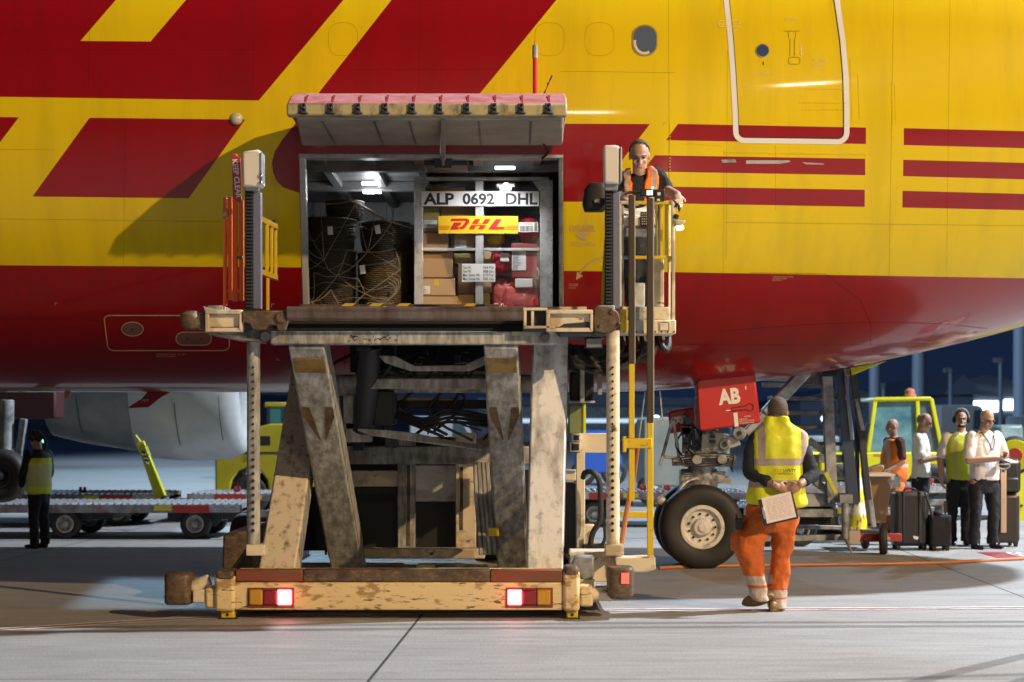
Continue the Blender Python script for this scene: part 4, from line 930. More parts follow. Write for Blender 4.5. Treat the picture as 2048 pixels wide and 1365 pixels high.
# ================================================================== cargo loader
YL = 14.4
ld = empty('cargo_loader', (-0.9, 14.5, 0), 'worn cream scissor lift cargo loader raised to the hold door with red tail lamps lit', 'cargo loader')
def LB(name, m, f, bevel=.008, parent=None, **k):
    q = MB(); f(q); return q.build(name, m, parent or ld, bevel=bevel, **k)
# --- rear bumper beam with lamp recesses
bz = lambda y: EYE-(y-HY)*YL/F
bumper = MB()
x0, x1 = (430-CX)*YL/F, (1186-CX)*YL/F
bumper.pb(470, 1165, 1126, 1221, YL, .30)
bumper.pb(470, 1141, 1126, 1164.5, YL+.05, .25)
bb = bumper.build('rear_bumper', M['bumper'], ld, bevel=.012)
LB('bumper_cap_strip', M['rustbrown'], lambda q: q.pb(606, 1139, 980, 1164, YL-.006, .12), .01, bb)
LB('bumper_cap_strip', M['rustred'], lambda q: q.pb(471, 1140, 605.5, 1164, YL-.007, .12), .01, bb)
LB('bumper_cap_strip', M['rustred'], lambda q: q.pb(980.5, 1140, 1126, 1165, YL-.007, .12), .01, bb)
for a, c, t in ((428, 470, 1141), (1126, 1160, 1133)):
    o = LB('bumper_end_post', M['bumper'], lambda q: q.pb(a, t+8, c, 1224, YL-.03, .34), .03)
    LB('post_cap', M['rustbrown'], lambda q: q.pb(a+2, t, c-2, t+22, YL-.036, .25), .03, o)
LB('bumper_end_block', M['bumper'], lambda q: q.pb(410, 1177, 430, 1217, YL, .3), .02)
LB('bumper_end_block', M['bumper'], lambda q: q.pb(1160, 1172, 1186, 1214, YL, .3), .02)
# outboard corner rollers / fenders
LB('corner_fender', M['rustbrown'], lambda q: (q.loft([(P(359, 1208, YL+.1), .10, .12), (P(359, 1203, YL+.1), .112, .14), (P(359, 1150, YL+.1), .112, .14), (P(359, 1145, YL+.1), .10, .12)], 24, 4)), .01)
LB('fender_arm', M['cream'], lambda q: (q.cyl(P(370, 1180, YL+.1), P(420, 1160, YL+.1), .05), q.pb(385, 1180, 432, 1206, YL+.02, .2)), .01)
LB('corner_fender', M['rustbrown'], lambda q: (q.loft([(P(1240, 1197, YL+.1), .08, .10), (P(1240, 1190, YL+.1), .108, .14), (P(1240, 1138, YL+.1), .112, .14), (P(1240, 1133, YL+.1), .10, .12)], 24, 4)), .01)
LB('fender_arm', M['cream'], lambda q: (q.cyl(P(1180, 1188, YL+.12), P(1225, 1190, YL+.12), .055),), .01)
o = LB('side_marker_lamp', mat('marker_red_lamp', (.5, .02, .02), .3, emit=(1, .10, .06), estr=2.2), lambda q: q.pb(1243, 1147, 1258, 1168, YL-.06, .03), .004)
for a, c in ((441, 469), (1133, 1156)):
    o = LB('support_foot', M['yellowpaint'], lambda q: (q.pb(a, 1218, c, 1240, YL+.02, .11),), .012)
    LB('foot_hole', M['dark'], lambda q: q.cyl(P((a+c)/2, 1230, YL+.016), P((a+c)/2, 1230, YL+.03), .013), 0, o)
    LB('foot_pad', M['darksteel'], lambda q: q.box((P(a, 0, YL).x-.02, YL, 0.0), (P(c, 0, YL).x+.02, YL+.15, .012)), .003, o)
# tail lamp clusters
AMB = mat('amber_lens', (.52, .27, .01), .25, coat=.4); RLN = mat('dark_red_lens', (.22, .008, .012), .25, coat=.4); LIT = mat('lit_red_lens', (.8, .05, .05), .3, emit=(1.0, .10, .12), estr=9.0); CORE = mat('lit_lamp_core', (1, .8, .8), .3, emit=(1.0, .62, .62), estr=16)
for lenses in (((498, 525, AMB), (526, 553, RLN), (554, 583, LIT)), ((1015, 1044, LIT), (1046, 1073, RLN), (1074, 1101, AMB))):
    a, c = lenses[0][0]-3, lenses[2][1]+5
    h = LB('tail_lamp', M['rustred'], lambda q: q.pb(a, 1176, c, 1216, YL-.010, .03), .006)
    for u, v, m_ in lenses:
        lit = m_ is LIT
        l = LB('lit_lens' if lit else 'lens', m_, lambda q: q.pb(u, 1180, v, 1211, YL-.032, .04), .014, h, seg=3)
        if lit: LB('lamp_core', CORE, lambda q: q.lathe(P((u+v)/2, 1195.5, YL-.031), (0, -1, 0), [(0, .045), (.004, .040), (.008, .02), (.009, .0005)], 20), 0, l, smooth=True)
    for u in ((lenses[0][1]+lenses[1][0])/2, (lenses[1][1]+lenses[2][0])/2): LB('lens_screw', M['darksteel'], lambda q: q.pb(u-1, 1177, u+1, 1215, YL-.016, .02), 0, h)
    lx = [l_ for l_ in lenses if l_[2] is LIT][0]
    lamp('tail_lamp_light', 'POINT', P((lx[0]+lx[1])/2, 1195, YL-.16), .35, (1, .12, .12), shadow_soft_size=.04)
# --- scissor arms: A rises away from the camera, B falls away
def arm(name, p, q_, w, h, m, w2=None):
    b = MB(); b.bar(p, q_, w, h, up=Vector((1, 0, 0)) if False else Vector((0, 1, .3)), w2=w2); return b.build(name, m, ld, bevel=.012)
white_m = mat('worn_paint_lit_white', (.80, .80, .80), .45, dirt=(.20, .19, .18), amt=.22, scale=5, stretch=(1.5, 1, .5), soft=.3, dirt2=RUST, amt2=.06, scale2=12)  # whiter base paints in the white light falling on this arm
xl, xr = -2.0, .275
arms = [('scissor_arm', (xl, 14.95, .26), (xl, 17.7, 2.40), mat('arm_cream', (.66, .56, .42), .5, dirt=(.12, .09, .06), amt=.20, scale=9, stretch=(1.6, 1, .5), soft=.22, dirt2=RUST, amt2=.10, scale2=14), .31), ('scissor_arm', (-1.71, 14.75, 2.27), (-1.58, 17.0, .20), M['cream_dirty_shaded'], .30),
        ('scissor_arm', (xr, 14.85, .26), (xr+.06, 15.35, 2.33), white_m, .305), ('scissor_arm', (-.09, 14.75, 2.27), (0.01, 17.0, .20), M['cream_dirty_shaded'], .285)]
for nm, p, q_, m_, w_ in arms:
    p, q_ = Vector(p), Vector(q_); d = (q_-p).normalized(); xx = Vector((1, 0, 0)); yy = d.cross(xx).normalized(); hh = .26
    b = MB(); cs = []
    for o_ in (p-d*.1, q_+d*.05):
        cs += [o_-xx*w_/2-yy*hh/2, o_+xx*w_/2-yy*hh/2, o_+xx*w_/2+yy*hh/2, o_-xx*w_/2+yy*hh/2]
    b.hexa(cs); a_ = b.build(nm, m_, ld, bevel=.015)
    # welded edge plates and wear pads
    b = MB()
    for s_ in (-1, 1): b.bar(p+xx*s_*(w_/2+.004)+d*.3, q_+xx*s_*(w_/2+.004)-d*.3, .008, hh*.8, up=yy)
    if nm: b.build('arm_side_plate', M['steel'] if m_ is white_m else M['cream_dirty_shaded'], a_)
    if m_ is not white_m and p.z > 1:
        b = MB(); fc = lambda t, s_: p+d*t+xx*s_*w_-yy*(hh/2+.004)*(1 if (-yy).y < 0 else -1)
        f0 = -yy if yy.y > 0 else yy
        for s_ in (-1, 1):
            o_ = p+d*.62+f0*(hh/2+.005)
            b.add([o_+xx*s_*w_*.45, o_+xx*s_*w_*.22, o_+xx*s_*w_*.06+d*.42, o_+xx*s_*w_*.10+d*.42, o_+xx*s_*w_*.45+d*.12], [(0, 1, 2, 3, 4)])
        b.build('rust_gusset', M['rustbrown'], a_)
        b = MB(); o_ = p+d*.02+f0*(hh/2+.004); b.hexa([o_-xx*w_*.44, o_+xx*w_*.44, o_+xx*w_*.44+f0*.008, o_-xx*w_*.44+f0*.008, o_-xx*w_*.44+d*.17, o_+xx*w_*.44+d*.17, o_+xx*w_*.44+d*.17+f0*.008, o_-xx*w_*.44+d*.17+f0*.008]); b.build('pivot_plate', mat('greasy_ochre', (.26, .17, .05), .4, dirt=GRIME, amt=.3, scale=5, soft=.3), a_, bevel=.003)
# --- chassis behind the arms
LB('chassis_side_box', M['rustbrown'], lambda q: (q.prism([(446, 1068), (500, 1062), (506, 1140), (444, 1140)], 15.4, 1.6),), .02)
LB('chassis_cross_beam', M['cream_dirty_shaded'], lambda q: q.pb(600, 893, 1066, 929, 17.7, .22), .012)
LB('chassis_cross_beam', M['cream'], lambda q: q.pb(725, 1098, 970, 1118, 17.3, .2), .012)
LB('chassis_upright', M['cream_dirty_shaded'], lambda q: q.pb(795, 872, 830, 1098, 17.75, .16), .01)
LB('upright_slot', M['rustbrown'], lambda q: q.pb(814, 930, 820, 1092, 17.74, .03), 0)
LB('chassis_upright', M['cream'], lambda q: q.pb(911, 866, 952, 1098, 17.75, .16), .01)
LB('upright_slot', M['rustbrown'], lambda q: q.pb(920, 935, 926, 1060, 17.74, .03), 0)
LB('chassis_panel', M['grey'], lambda q: q.pb(828, 930, 913, 1004, 17.9, .1), .008)
LB('chassis_panel', M['dark'], lambda q: (q.pb(585, 874, 985, 945, 18.3, .08),), .008)  # near-black sheet closing the gap behind the arms
LB('chassis_panel', M['dark'], lambda q: (q.pb(560, 974, 797, 1102, 18.0, .08), q.pb(828, 1004, 913, 1100, 17.96, .08), q.pb(950, 940, 1130, 1130, 18.05, .08)), .008)  # near-black sheets painting the shade inside the chassis openings
LB('cover_panel', M['cream'], lambda q: q.pb(700, 942, 797, 974, 17.95, .1), .008)
LB('chassis_floor', M['cream_dirty_shaded'], lambda q: (q.box((-2.3, 14.9, .10), (.9, 19.0, .20)),), .01)
LB('chassis_side_rail', M['cream_dirty_shaded'], lambda q: q.box((-2.35, 14.75, .10), (-2.2, 19, .30)), .01)
LB('chassis_side_rail', M['cream'], lambda q: q.box((.55, 14.75, .10), (.70, 19, .30)), .01)
LB('step_plate', M['cream'], lambda q: (q.pb(832, 1130, 870, 1142, 17.2, .1), q.pb(912, 1130, 976, 1142, 17.2, .1)), .004)
for px in (492, 1112):
    wheel(ld, P(px, 1128, 17.4)*1.0 if False else Vector(((px-CX)*17.4/F, 17.4, .36)), .36, .26, (-1 if px < 800 else 1, 0, 0), .19, M['hub'], M['tyre'], 'loader_wheel', holes=0)
# hydraulic pack, rams, pipes between the arms
LB('lift_cross_tube', M['cream_dirty_shaded'], lambda q: (q.cyl(P(660, 768, 16.1), P(1068, 768, 16.1), .085),), .004, smooth=True)
LB('lift_cross_tube', M['cream_dirty_shaded'], lambda q: (q.pb(742, 742, 980, 756, 16.4, .12), q.pb(738, 758, 975, 778, 15.7, .10)), .006)
LB('lift_ram', M['darksteel'], lambda q: (q.cyl(P(727, 860, 16.0), P(742, 690, 15.6), .10), q.cyl(P(770, 850, 16.2), P(776, 782, 16.2), .09)), .004, smooth=True)
LB('ram_head', M['dark'], lambda q: q.pb(748, 782, 786, 852, 15.9, .2), .01)
LB('ram_head', M['dark'], lambda q: q.pb(712, 692, 742, 702, 15.4, .2), .01)
LB('bracket_plate', M['cream_dirty_shaded'], lambda q: (q.pb(686, 790, 708, 860, 16.0, .1), q.pb(690, 845, 742, 885, 16.0, .2), q.pb(674, 752, 722, 792, 16.05, .12)), .01)
LB('under_deck_beam', M['cream_dirty_shaded'], lambda q: (q.prism([(756, 711), (790, 712), (830, 732), (930, 730), (968, 712), (985, 712), (985, 722), (940, 742), (820, 742), (770, 726)], 15.5, .15),), .008)
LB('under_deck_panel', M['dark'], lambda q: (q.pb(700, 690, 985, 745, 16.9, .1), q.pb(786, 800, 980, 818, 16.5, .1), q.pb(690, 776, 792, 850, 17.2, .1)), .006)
LB('warning_strip', mat('ochre_strip', (.50, .27, .05), .5), lambda q: q.pb(786, 796, 908, 801, 16.48, .04), .002)
LB('red_pennant', mat('red_triangle', (.62, .015, .04), .5, emit=None), lambda q: q.prism([(672, 705), (704, 705), (690, 728)], 16.4, .02), 0)
q = MB(); rr = random.Random(21)
for i in range(5): q.tube(bez([P(716+6*i, 860+2*i, 15.8), P(820, 868+3*i, 15.9), P(900+10*i, 884+3*i, 16.2), P(965, 892+2*i, 16.3)], 18), .014, 6)
for i in range(4): q.tube([P(950+8*i, 925, 16.5), P(953+9*i, 1000, 16.5), P(962+9*i, 1110, 16.4)], .02, 6)
q.build('hydraulic_pipe', M['cream_dirty_shaded'], ld, smooth=True)
q = MB()
for i in range(4): q.tube(bez([P(792, 826+3*i, 16.3), P(850, 838+6*i, 16.2), P(900, 820+8*i, 16.2), P(1000, 838+6*i, 16.3)], 22), .016, 7)
for i in range(5): q.tube(bez([P(985, 830+8*i, 16.2), P(1000, 822+8*i, 16.1), P(1008, 850+5*i, 16.1), P(1004, 880, 16.2)], 14), .014, 6)
q.tube(bez([P(790, 690, 15.6), P(786, 720, 15.6), P(768, 748, 15.7), P(744, 750, 15.8)], 16), .02, 7)
q.build('hydraulic_hose', M['black'], ld, smooth=True)
q = MB()
for i in range(7):
    x = 1140+rr.uniform(-15, 40); q.tube(bez([P(x, 690+rr.uniform(0, 20), 15.3), P(x+rr.uniform(0, 40), 720+rr.uniform(0, 30), 15.2), P(1210+rr.uniform(0, 50), 720+rr.uniform(-10, 20), 15.3), P(1262+rr.uniform(0, 60), 680+rr.uniform(0, 12), 15.5)], 16), .022, 7)
for i in range(6): q.tube(bez([P(1240+14*i, 668, 15.4), P(1246+13*i, 690+rr.uniform(0, 14), 15.3), P(1232+12*i, 712+rr.uniform(-6, 10), 15.3), P(1200+4*i, 735, 15.4)], 14), .022, 7)
q.tube(bez([P(1316, 668, 15.4), P(1322, 690, 15.3), P(1332, 700, 15.3), P(1337, 690, 15.4), P(1336, 668, 15.5)], 14), .03, 8)
q.build('cable_bundle', M['black'], ld, smooth=True)
LB('pump_box', M['dark'], lambda q: (q.prism([(1138, 690), (1255, 690), (1260, 720), (1225, 742), (1160, 748), (1138, 740)], 15.7, .9), q.pb(1140, 745, 1188, 802, 16.0, .3)), .02)
LB('pump_bracket', M['cream_dirty_shaded'], lambda q: (q.pb(1160, 732, 1169, 806, 15.65, .06), q.pb(1195, 742, 1204, 790, 15.65, .06), q.pb(1138, 802, 1190, 806, 15.8, .2)), .004)
o = LB('work_lamp', M['darksteel'], lambda q: q.pb(1170, 675, 1206, 697, 14.9, .06), .01); LB('lamp_glass', mat('clear_lamp_glass', (.45, .47, .45), .1, .3), lambda q: q.pb(1172.5, 677, 1203.5, 695, 14.885, .02), .006, o)
# --- right-hand side frame, stand pipe and loop hose
LB('side_frame_post', M['cream'], lambda q: (q.pb(1153, 905, 1170, 1106, 15.6, .12),), .006)
LB('side_frame_beam', M['cream'], lambda q: (q.pb(1158, 867, 1214, 906, 15.6, .12),), .006)
LB('beam_socket', M['cream'], lambda q: (q.pb(1144, 868, 1162, 883, 15.5, .1), q.pb(1140, 884, 1162, 904, 15.52, .08)), .004)
LB('socket_hollow', M['dark'], lambda q: (q.pb(1147, 871, 1158, 881, 15.495, .02), q.pb(1143, 888, 1158, 901, 15.51, .02)), 0)
for args in ((1168, 1050, 1190, 1104, 15.9, .2), (1130, 940, 1153, 962, 15.9, .1)): LB('side_box', M['cream'], lambda q: q.pb(*args), .01)
for args in ((1128, 965, 1153, 1108, 15.75, .1), (1165, 1090, 1215, 1103, 15.5, .2)): LB('side_box', M['dark'], lambda q: q.pb(*args), .01)
LB('side_box', M['greysteel'], lambda q: (q.prism([(1150, 1112), (1190, 1112), (1186, 1165), (1166, 1165), (1140, 1130)], 14.75, .3),), .02)
LB('side_box', M['cream'], lambda q: (q.pb(1186, 1112, 1250, 1165, 14.95, .3), q.pb(1140, 1104, 1246, 1114, 14.9, .4)), .012)
LB('loop_hose', M['black'], lambda q: q.tube(bez([P(1166, 956, 15.5), P(1170, 946, 15.45), P(1185, 945, 15.4), P(1198, 962, 15.4), P(1201, 1000, 15.4), P(1200, 1040, 15.4), P(1186, 1066, 15.4), P(1180, 1092, 15.4)], 40), .025, 8), 0, smooth=True)
LB('loop_hose', M['black'], lambda q: q.tube(bez([P(1209, 1052, 15.4), P(1210, 1076, 15.4), P(1202, 1092, 15.4), P(1186, 1094, 15.4)], 20), .016, 8), 0, smooth=True)
# --- lifting platform, rear face
LB('platform_beam', M['cream_dirty_shaded'], lambda q: (q.pb(540, 663, 1112, 689, YL+.15, .18),), .012)
LB('platform_deck', M['dark'], lambda q: (q.box((-2.45, YL+.25, 2.44), (.86, 17.3, 2.56)), q.pb(545, 640, 1046, 664, YL+.3, .2)), .006)
LB('deck_side_rail', M['cream_dirty_shaded'], lambda q: (q.box((-2.55, YL+.25, 2.40), (-2.42, 17.3, 2.60))), .008)
LB('deck_side_rail', M['cream_dirty_shaded'], lambda q: (q.box((.72, YL+.25, 2.40), (.86, 17.3, 2.60))), .008)
LB('end_roller', M['roller'], lambda q: (q.cyl(P(575, 628, YL), P(1046, 628, YL), .058, n=28),), 0, smooth=True, sharp=60)
def cplate(px0, px1):
    def f(q):
        q.pb(px0, 620, px1, 628, YL, .12); q.pb(px0, 628, px0+8, 664, YL, .12); q.pb(px1-6, 628, px1, 660, YL, .12); q.pb(px0+8, 628, px1-6, 655, YL+.05, .05); q.pb(px0, 656, px1, 664, YL+.01, .1)
    return f
LB('platform_end_box', M['cream'], cplate(410, 484), .006)
LB('end_joint', M['rustbrown'], lambda q: (q.prism([(484, 622), (572, 622), (574, 640), (568, 660), (556, 662), (552, 650), (536, 650), (530, 660), (506, 660), (500, 648), (484, 645)], YL-.01, .14), q.cyl(P(562, 636, YL-.03), P(562, 636, YL+.1), .045)), .008)
LB('end_hook', M['rustbrown'], lambda q: (q.loft([(P(385, 659, YL+.1), .06, .08), (P(385, 650, YL+.1), .085, .1), (P(380, 630, YL+.1), .075, .1), (P(385, 623, YL+.1), .05, .07)], 20, 3), q.pb(396, 626, 411, 660, YL+.05, .1)), .006)
LB('end_wedge', mat('pale_blue_paint', (.36, .42, .46), .5), lambda q: q.prism([(406, 613), (452, 624), (410, 624)], YL+.06, .1), .004)
LB('platform_end_box', M['cream'], cplate(1092, 1186), .006)
LB('end_bracket', M['cream'], lambda q: (q.pb(1046, 616, 1094, 621, YL, .14), q.pb(1047, 621, 1053, 656, YL, .1), q.pb(1062, 621, 1068, 656, YL+.02, .1), q.pb(1047, 652, 1110, 657, YL, .1)), .004)
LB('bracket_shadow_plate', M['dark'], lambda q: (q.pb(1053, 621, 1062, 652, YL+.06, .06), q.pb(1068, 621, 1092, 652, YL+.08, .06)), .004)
LB('end_hook', M['rustbrown'], lambda q: (q.prism(arc(1213, 640, 27, 27, -90, 90, 10)+[(1190, 664), (1186, 640), (1190, 613)], YL+.0, .16), q.cyl(P(1224, 624, YL-.02), P(1224, 624, YL+.05), .022), q.cyl(P(1200, 652, YL-.02), P(1200, 652, YL+.05), .016), q.cyl(P(1238, 648, YL-.02), P(1238, 648, YL+.05), .016)), .008)
LB('edge_guard', M['darksteel'], lambda q: (q.prism([(1110, 660), (1128, 648), (1176, 644), (1210, 664), (1212, 672), (1120, 672)], YL+.04, .2), q.pb(1186, 652, 1214, 672, YL+.02, .1)), .01)
LB('drip_pan', M['steel'], lambda q: (q.prism([(405, 661), (470, 672), (520, 678), (524, 684), (470, 680), (420, 670)], YL+.1, .3),), .006)
for x in (530, 1090): LB('pan_pivot', M['darksteel'], lambda q: q.cyl(P(x, 674, YL+.05), P(x, 674, YL+.25), .042), .004)
# --- bridge to the aircraft sill
br = LB('bridge_plate', M['rustbrown'], lambda q: (q.box((-2.06, 16.9, 2.72), (-.12, 17.9, 2.765)),), .008)
for x in (690, 745, 800, 935): LB('bridge_stripe', M['yellowpaint'], lambda q: q.prism([(x, 607), (x+22, 607), (x+14, 613), (x-8, 613)], 16.885, .03), 0, br)
LB('bridge_side', M['cream'], lambda q: q.box((-.12, 16.9, 2.70), (.72, 17.8, 2.74)), .006)
# --- guide columns at the two rear corners, rack, cap lamp boxes
def column(xc, top_px, x0u, x1u, shade):
    c = LB('guide_column', shade, lambda q: (q.cyl(P(xc, 1092, 14.75), P(xc, 662, 14.75), .056, n=24),), 0, smooth=True, sharp=60)
    h = MB()
    for i in range(24):
        y = 735+14.2*i; h.cyl(P(xc-1, y, 14.685), P(xc-1, y, 14.70), .0105+.004*(i > 12), n=8)
    h.build('column_hole', M['dark'], c)
    LB('column_base', M['cream'], lambda q: (q.pb(xc-15, 1090, xc+22, 1106, 14.68, .18), q.pb(xc-15, 1104, xc+22, 1112, 14.66, .22)), .006, c)
    rk = LB('toothed_rack', M['dark'], lambda q: (q.pb(x0u, 376, x0u+16, 620, 14.72, .05),), 0, c)
    t = MB()
    for i in range(34): t.pb(x0u+2, 380+7*i, x0u+14, 383.4+7*i, 14.70, .03)
    t.build('rack_teeth', M['darksteel'], rk)
    LB('rack_channel', mat('blue_grey_channel', (.17, .18, .26), .45, .3), lambda q: (q.pb(x0u+16, 385, x1u, 618, 14.73, .08),), .004, c)
    bx = LB('lamp_box', mat('cap_box_white', (.74, .68, .60), .5, var=.1), lambda q: (q.prism([(x0u-6, 303), (x0u+26, 299), (x0u+33, 303), (x0u+33, 374), (x0u-5, 373)] if xc < 800 else [(x0u-3, 290), (x0u+27, 290), (x0u+30, 296), (x0u+30, 367), (x0u-2, 367)], 14.6, .16),), .02, c)
    LB('box_side', M['greysteel'], lambda q: (q.pb(x0u+30, 305 if xc < 800 else 294, x0u+34, 370 if xc < 800 else 364, 14.59, .17), q.pb(x0u, 368, x0u+26, 381, 14.66, .1)), .004, bx)
    if xc < 800: LB('box_reflector', M['chrome'], lambda q: (q.ell(P(x0u+32, 351, 14.585), (.016, .012, .018)), q.ell(P(x0u+32, 366, 14.585), (.016, .012, .02))), 0, bx, smooth=True)
column(507, 299, 490, 522, M['cream_dirty_shaded']); column(1226, 290, 1210, 1240, M['cream'])
# --- orange safety fence folded beside the left column
of = LB('safety_fence', M['orange'], lambda q: (q.pb(446, 394, 453, 612, 14.9, .04), q.pb(456, 394, 464, 600, 14.9, .04), q.pb(465, 400, 475, 603, 14.86, .04), q.pb(478, 400, 487, 602, 14.86, .04), q.pb(448, 580, 487, 586, 14.91, .03), q.pb(448, 418, 464, 428, 14.88, .04), q.pb(466, 308, 474, 402, 14.93, .03)), .004)
LB('fence_latch', M['rustbrown'], lambda q: (q.pb(445, 422, 456, 434, 14.86, .03), q.pb(474, 512, 485, 518, 14.83, .03)), .003, of)
sg = LB('fence_sign', mat('sign_red', (.42, .05, .05), .5), lambda q: q.prism([(463, 306), (481, 316), (483, 408), (466, 398)], 14.84, .012), .002, of)
rs = rotf(473, 358, 84, 14.835)
lettering('sign_lettering', 'KEEP CLEAR', rs, 434, 512, 363, 352, M['white'], sg, bold=.02)
# --- yellow gate on the far left and its post
yg = LB('swing_gate', M['yellowpaint'], lambda q: (q.bar(P(515, 436, 15.6), P(552, 454, 16.3), .04, .05), q.bar(P(515, 542, 15.6), P(552, 556, 16.3), .04, .05), q.pb(516, 440, 523, 540, 15.65, .03), q.pb(530, 448, 537, 546, 15.9, .03), q.pb(540, 450, 546, 550, 16.1, .03), q.pb(548, 452, 554, 556, 16.3, .03)), .004)
LB('gate_post', M['yellowpaint'], lambda q: q.pb(532, 556, 538, 622, 15.9, .035), .004)
LB('gate_knob', M['black'], lambda q: (q.ell(P(519, 462, 15.62), (.018, .018, .018)), q.ell(P(548, 446, 16.28), (.02, .02, .03))), 0, yg, smooth=True)
# --- operator station
ca = LB('station_floor', M['cream'], lambda q: (q.pb(1244, 614, 1340, 640, 14.98, 1.2), q.pb(1240, 640, 1352, 668, 14.95, 1.25)), .01)
LB('floor_patch', M['greysteel'], lambda q: (q.pb(1272, 614, 1287, 640, 14.974, .01), q.pb(1272, 641, 1288, 668, 14.944, .01)), 0, ca)
LB('floor_patch', M['yellowpaint'], lambda q: (q.pb(1241, 619, 1254, 663, 14.93, .02),), .002, ca)
pl_ = LB('data_plate', M['cream'], lambda q: q.pb(1318, 643, 1340, 664, 14.94, .012), .002, ca)
LB('plate_frame', M['rustbrown'], lambda q: q.tube([P(x, y, 14.937) for x, y in rrect(1320, 645, 1338, 662, 1, 1)], .0025, 4, closed=True), 0, pl_)
LB('station_frame', M['cream'], lambda q: (q.pb(1236, 404, 1243, 614, 15.0, .05), q.pb(1236, 402, 1262, 408, 15.0, .05), q.pb(1344, 404, 1350, 660, 15.0, .04), q.pb(1337, 404, 1341, 640, 16.0, .04), q.bar(P(1347, 405, 15.0), P(1339, 405, 16.0), .04, .04), q.bar(P(1347, 520, 15.0), P(1339, 520, 16.0), .03, .03)), .004)
LB('station_rail', M['yellowpaint'], lambda q: (q.pb(1262, 402, 1345, 409, 15.02, .05), q.pb(1262, 512, 1345, 518, 15.04, .04), q.pb(1320, 408, 1325, 514, 15.06, .03), q.pb(1330, 408, 1337, 514, 15.06, .03), q.pb(1311, 408, 1315, 512, 15.10, .03)), .004)
LB('station_rail', M['greysteel'], lambda q: (q.pb(1243, 408, 1248, 618, 15.03, .03), q.pb(1236, 512, 1262, 518, 15.02, .03)), .004)
LB('side_panel', M['cream'], lambda q: (q.pb(1308, 516, 1328, 614, 15.15, .04), q.pb(1243, 440, 1290, 470, 15.12, .05)), .006)
LB('front_shield', M['greysteel'], lambda q: q.pb(1244, 456, 1310, 474, 15.08, .03), .004)
cp = LB('control_panel', M['cream'], lambda q: (q.hexa([P(1244, 452, 15.06), P(1300, 452, 15.06), P(1300, 424, 15.5), P(1244, 424, 15.5), P(1244, 436, 15.06), P(1300, 436, 15.06), P(1300, 408, 15.5), P(1244, 408, 15.5)]),), .008)
kp = LB('keypad', M['dark'], lambda q: q.pb(1281, 424, 1302, 452, 15.04, .03), .004, cp)
LB('key_button', mat('pale_buttons', (.5, .48, .42), .5), lambda q: [q.pb(1283.5+4*i, 427+5*j, 1285.5+4*i, 429.5+5*j, 15.03, .02) for i in range(4) for j in range(5)], 0, kp)
LB('red_button', mat('lit_red_button', (.7, .02, .02), .4, emit=(1, .05, .05), estr=3), lambda q: q.ell(P(1296, 441, 15.03), (.01, .01, .01)), 0, kp, smooth=True)
dsp = LB('display_unit', M['dark'], lambda q: (q.pb(1281, 378, 1310, 393, 15.02, .06), q.pb(1310, 379, 1330, 402, 15.0, .08)), .006)
LB('display_screen', mat('lit_display', (.3, .4, .6), .3, emit=(.62, .76, 1.0), estr=2.2), lambda q: q.pb(1293.5, 381, 1305.5, 390.5, 15.015, .01), 0, dsp)
LB('green_lamp', mat('lit_green_lamp', (.1, .8, .4), .3, emit=(.10, .9, .5), estr=3), lambda q: q.ell(P(1305, 376, 15.0), (.011, .011, .013)), 0, dsp, smooth=True)
LB('label_sticker', M['white'], lambda q: (q.pb(1315, 385, 1321, 391, 14.995, .01), q.pb(1314, 398, 1320, 402, 14.995, .01)), 0, dsp)
LB('steering_wheel', M['black'], lambda q: q.tube([P(1266+31*math.cos(a*math.pi/14), 400+15*math.sin(a*math.pi/14), 15.16-.12*math.sin(a*math.pi/14)) for a in range(28)], .014, 8, closed=True), 0, smooth=True)
LB('joystick', M['black'], lambda q: (q.tube(bez([P(1351, 415, 15.0), P(1355, 408, 15.0), P(1360, 420, 15.0)]), .012, 6), q.tube(bez([P(1346, 400, 15.0), P(1354, 408, 15.0), P(1359, 424, 15.0)]), .008, 6), q.cyl(P(1351, 438, 14.98), P(1354, 430, 14.98), .022)), 0, smooth=True)
o = LB('flood_lamp', M['cream'], lambda q: q.prism([(1350, 440), (1372, 442), (1366, 450), (1352, 452)], 14.9, .12), .006)
LB('flood_lamp_glass', mat('lit_warm_lamp', (1, .9, .7), .3, emit=(1, .86, .55), estr=5), lambda q: q.prism([(1353, 452), (1367, 451), (1368, 458), (1355, 460)], 14.92, .08), .003, o)
lamp('flood_lamp_light', 'SPOT', P(1361, 457, 15.05), 30, (1, .85, .55), P(1390, 470, 17.6), spot_size=math.radians(140), spot_blend=1, shadow_soft_size=.05)
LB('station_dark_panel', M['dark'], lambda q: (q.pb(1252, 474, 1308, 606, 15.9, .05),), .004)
LB('seat_pedestal', M['grey'], lambda q: (q.pb(1266, 566, 1290, 614, 15.7, .2), q.pb(1300, 560, 1304, 590, 15.5, .04)), .01)
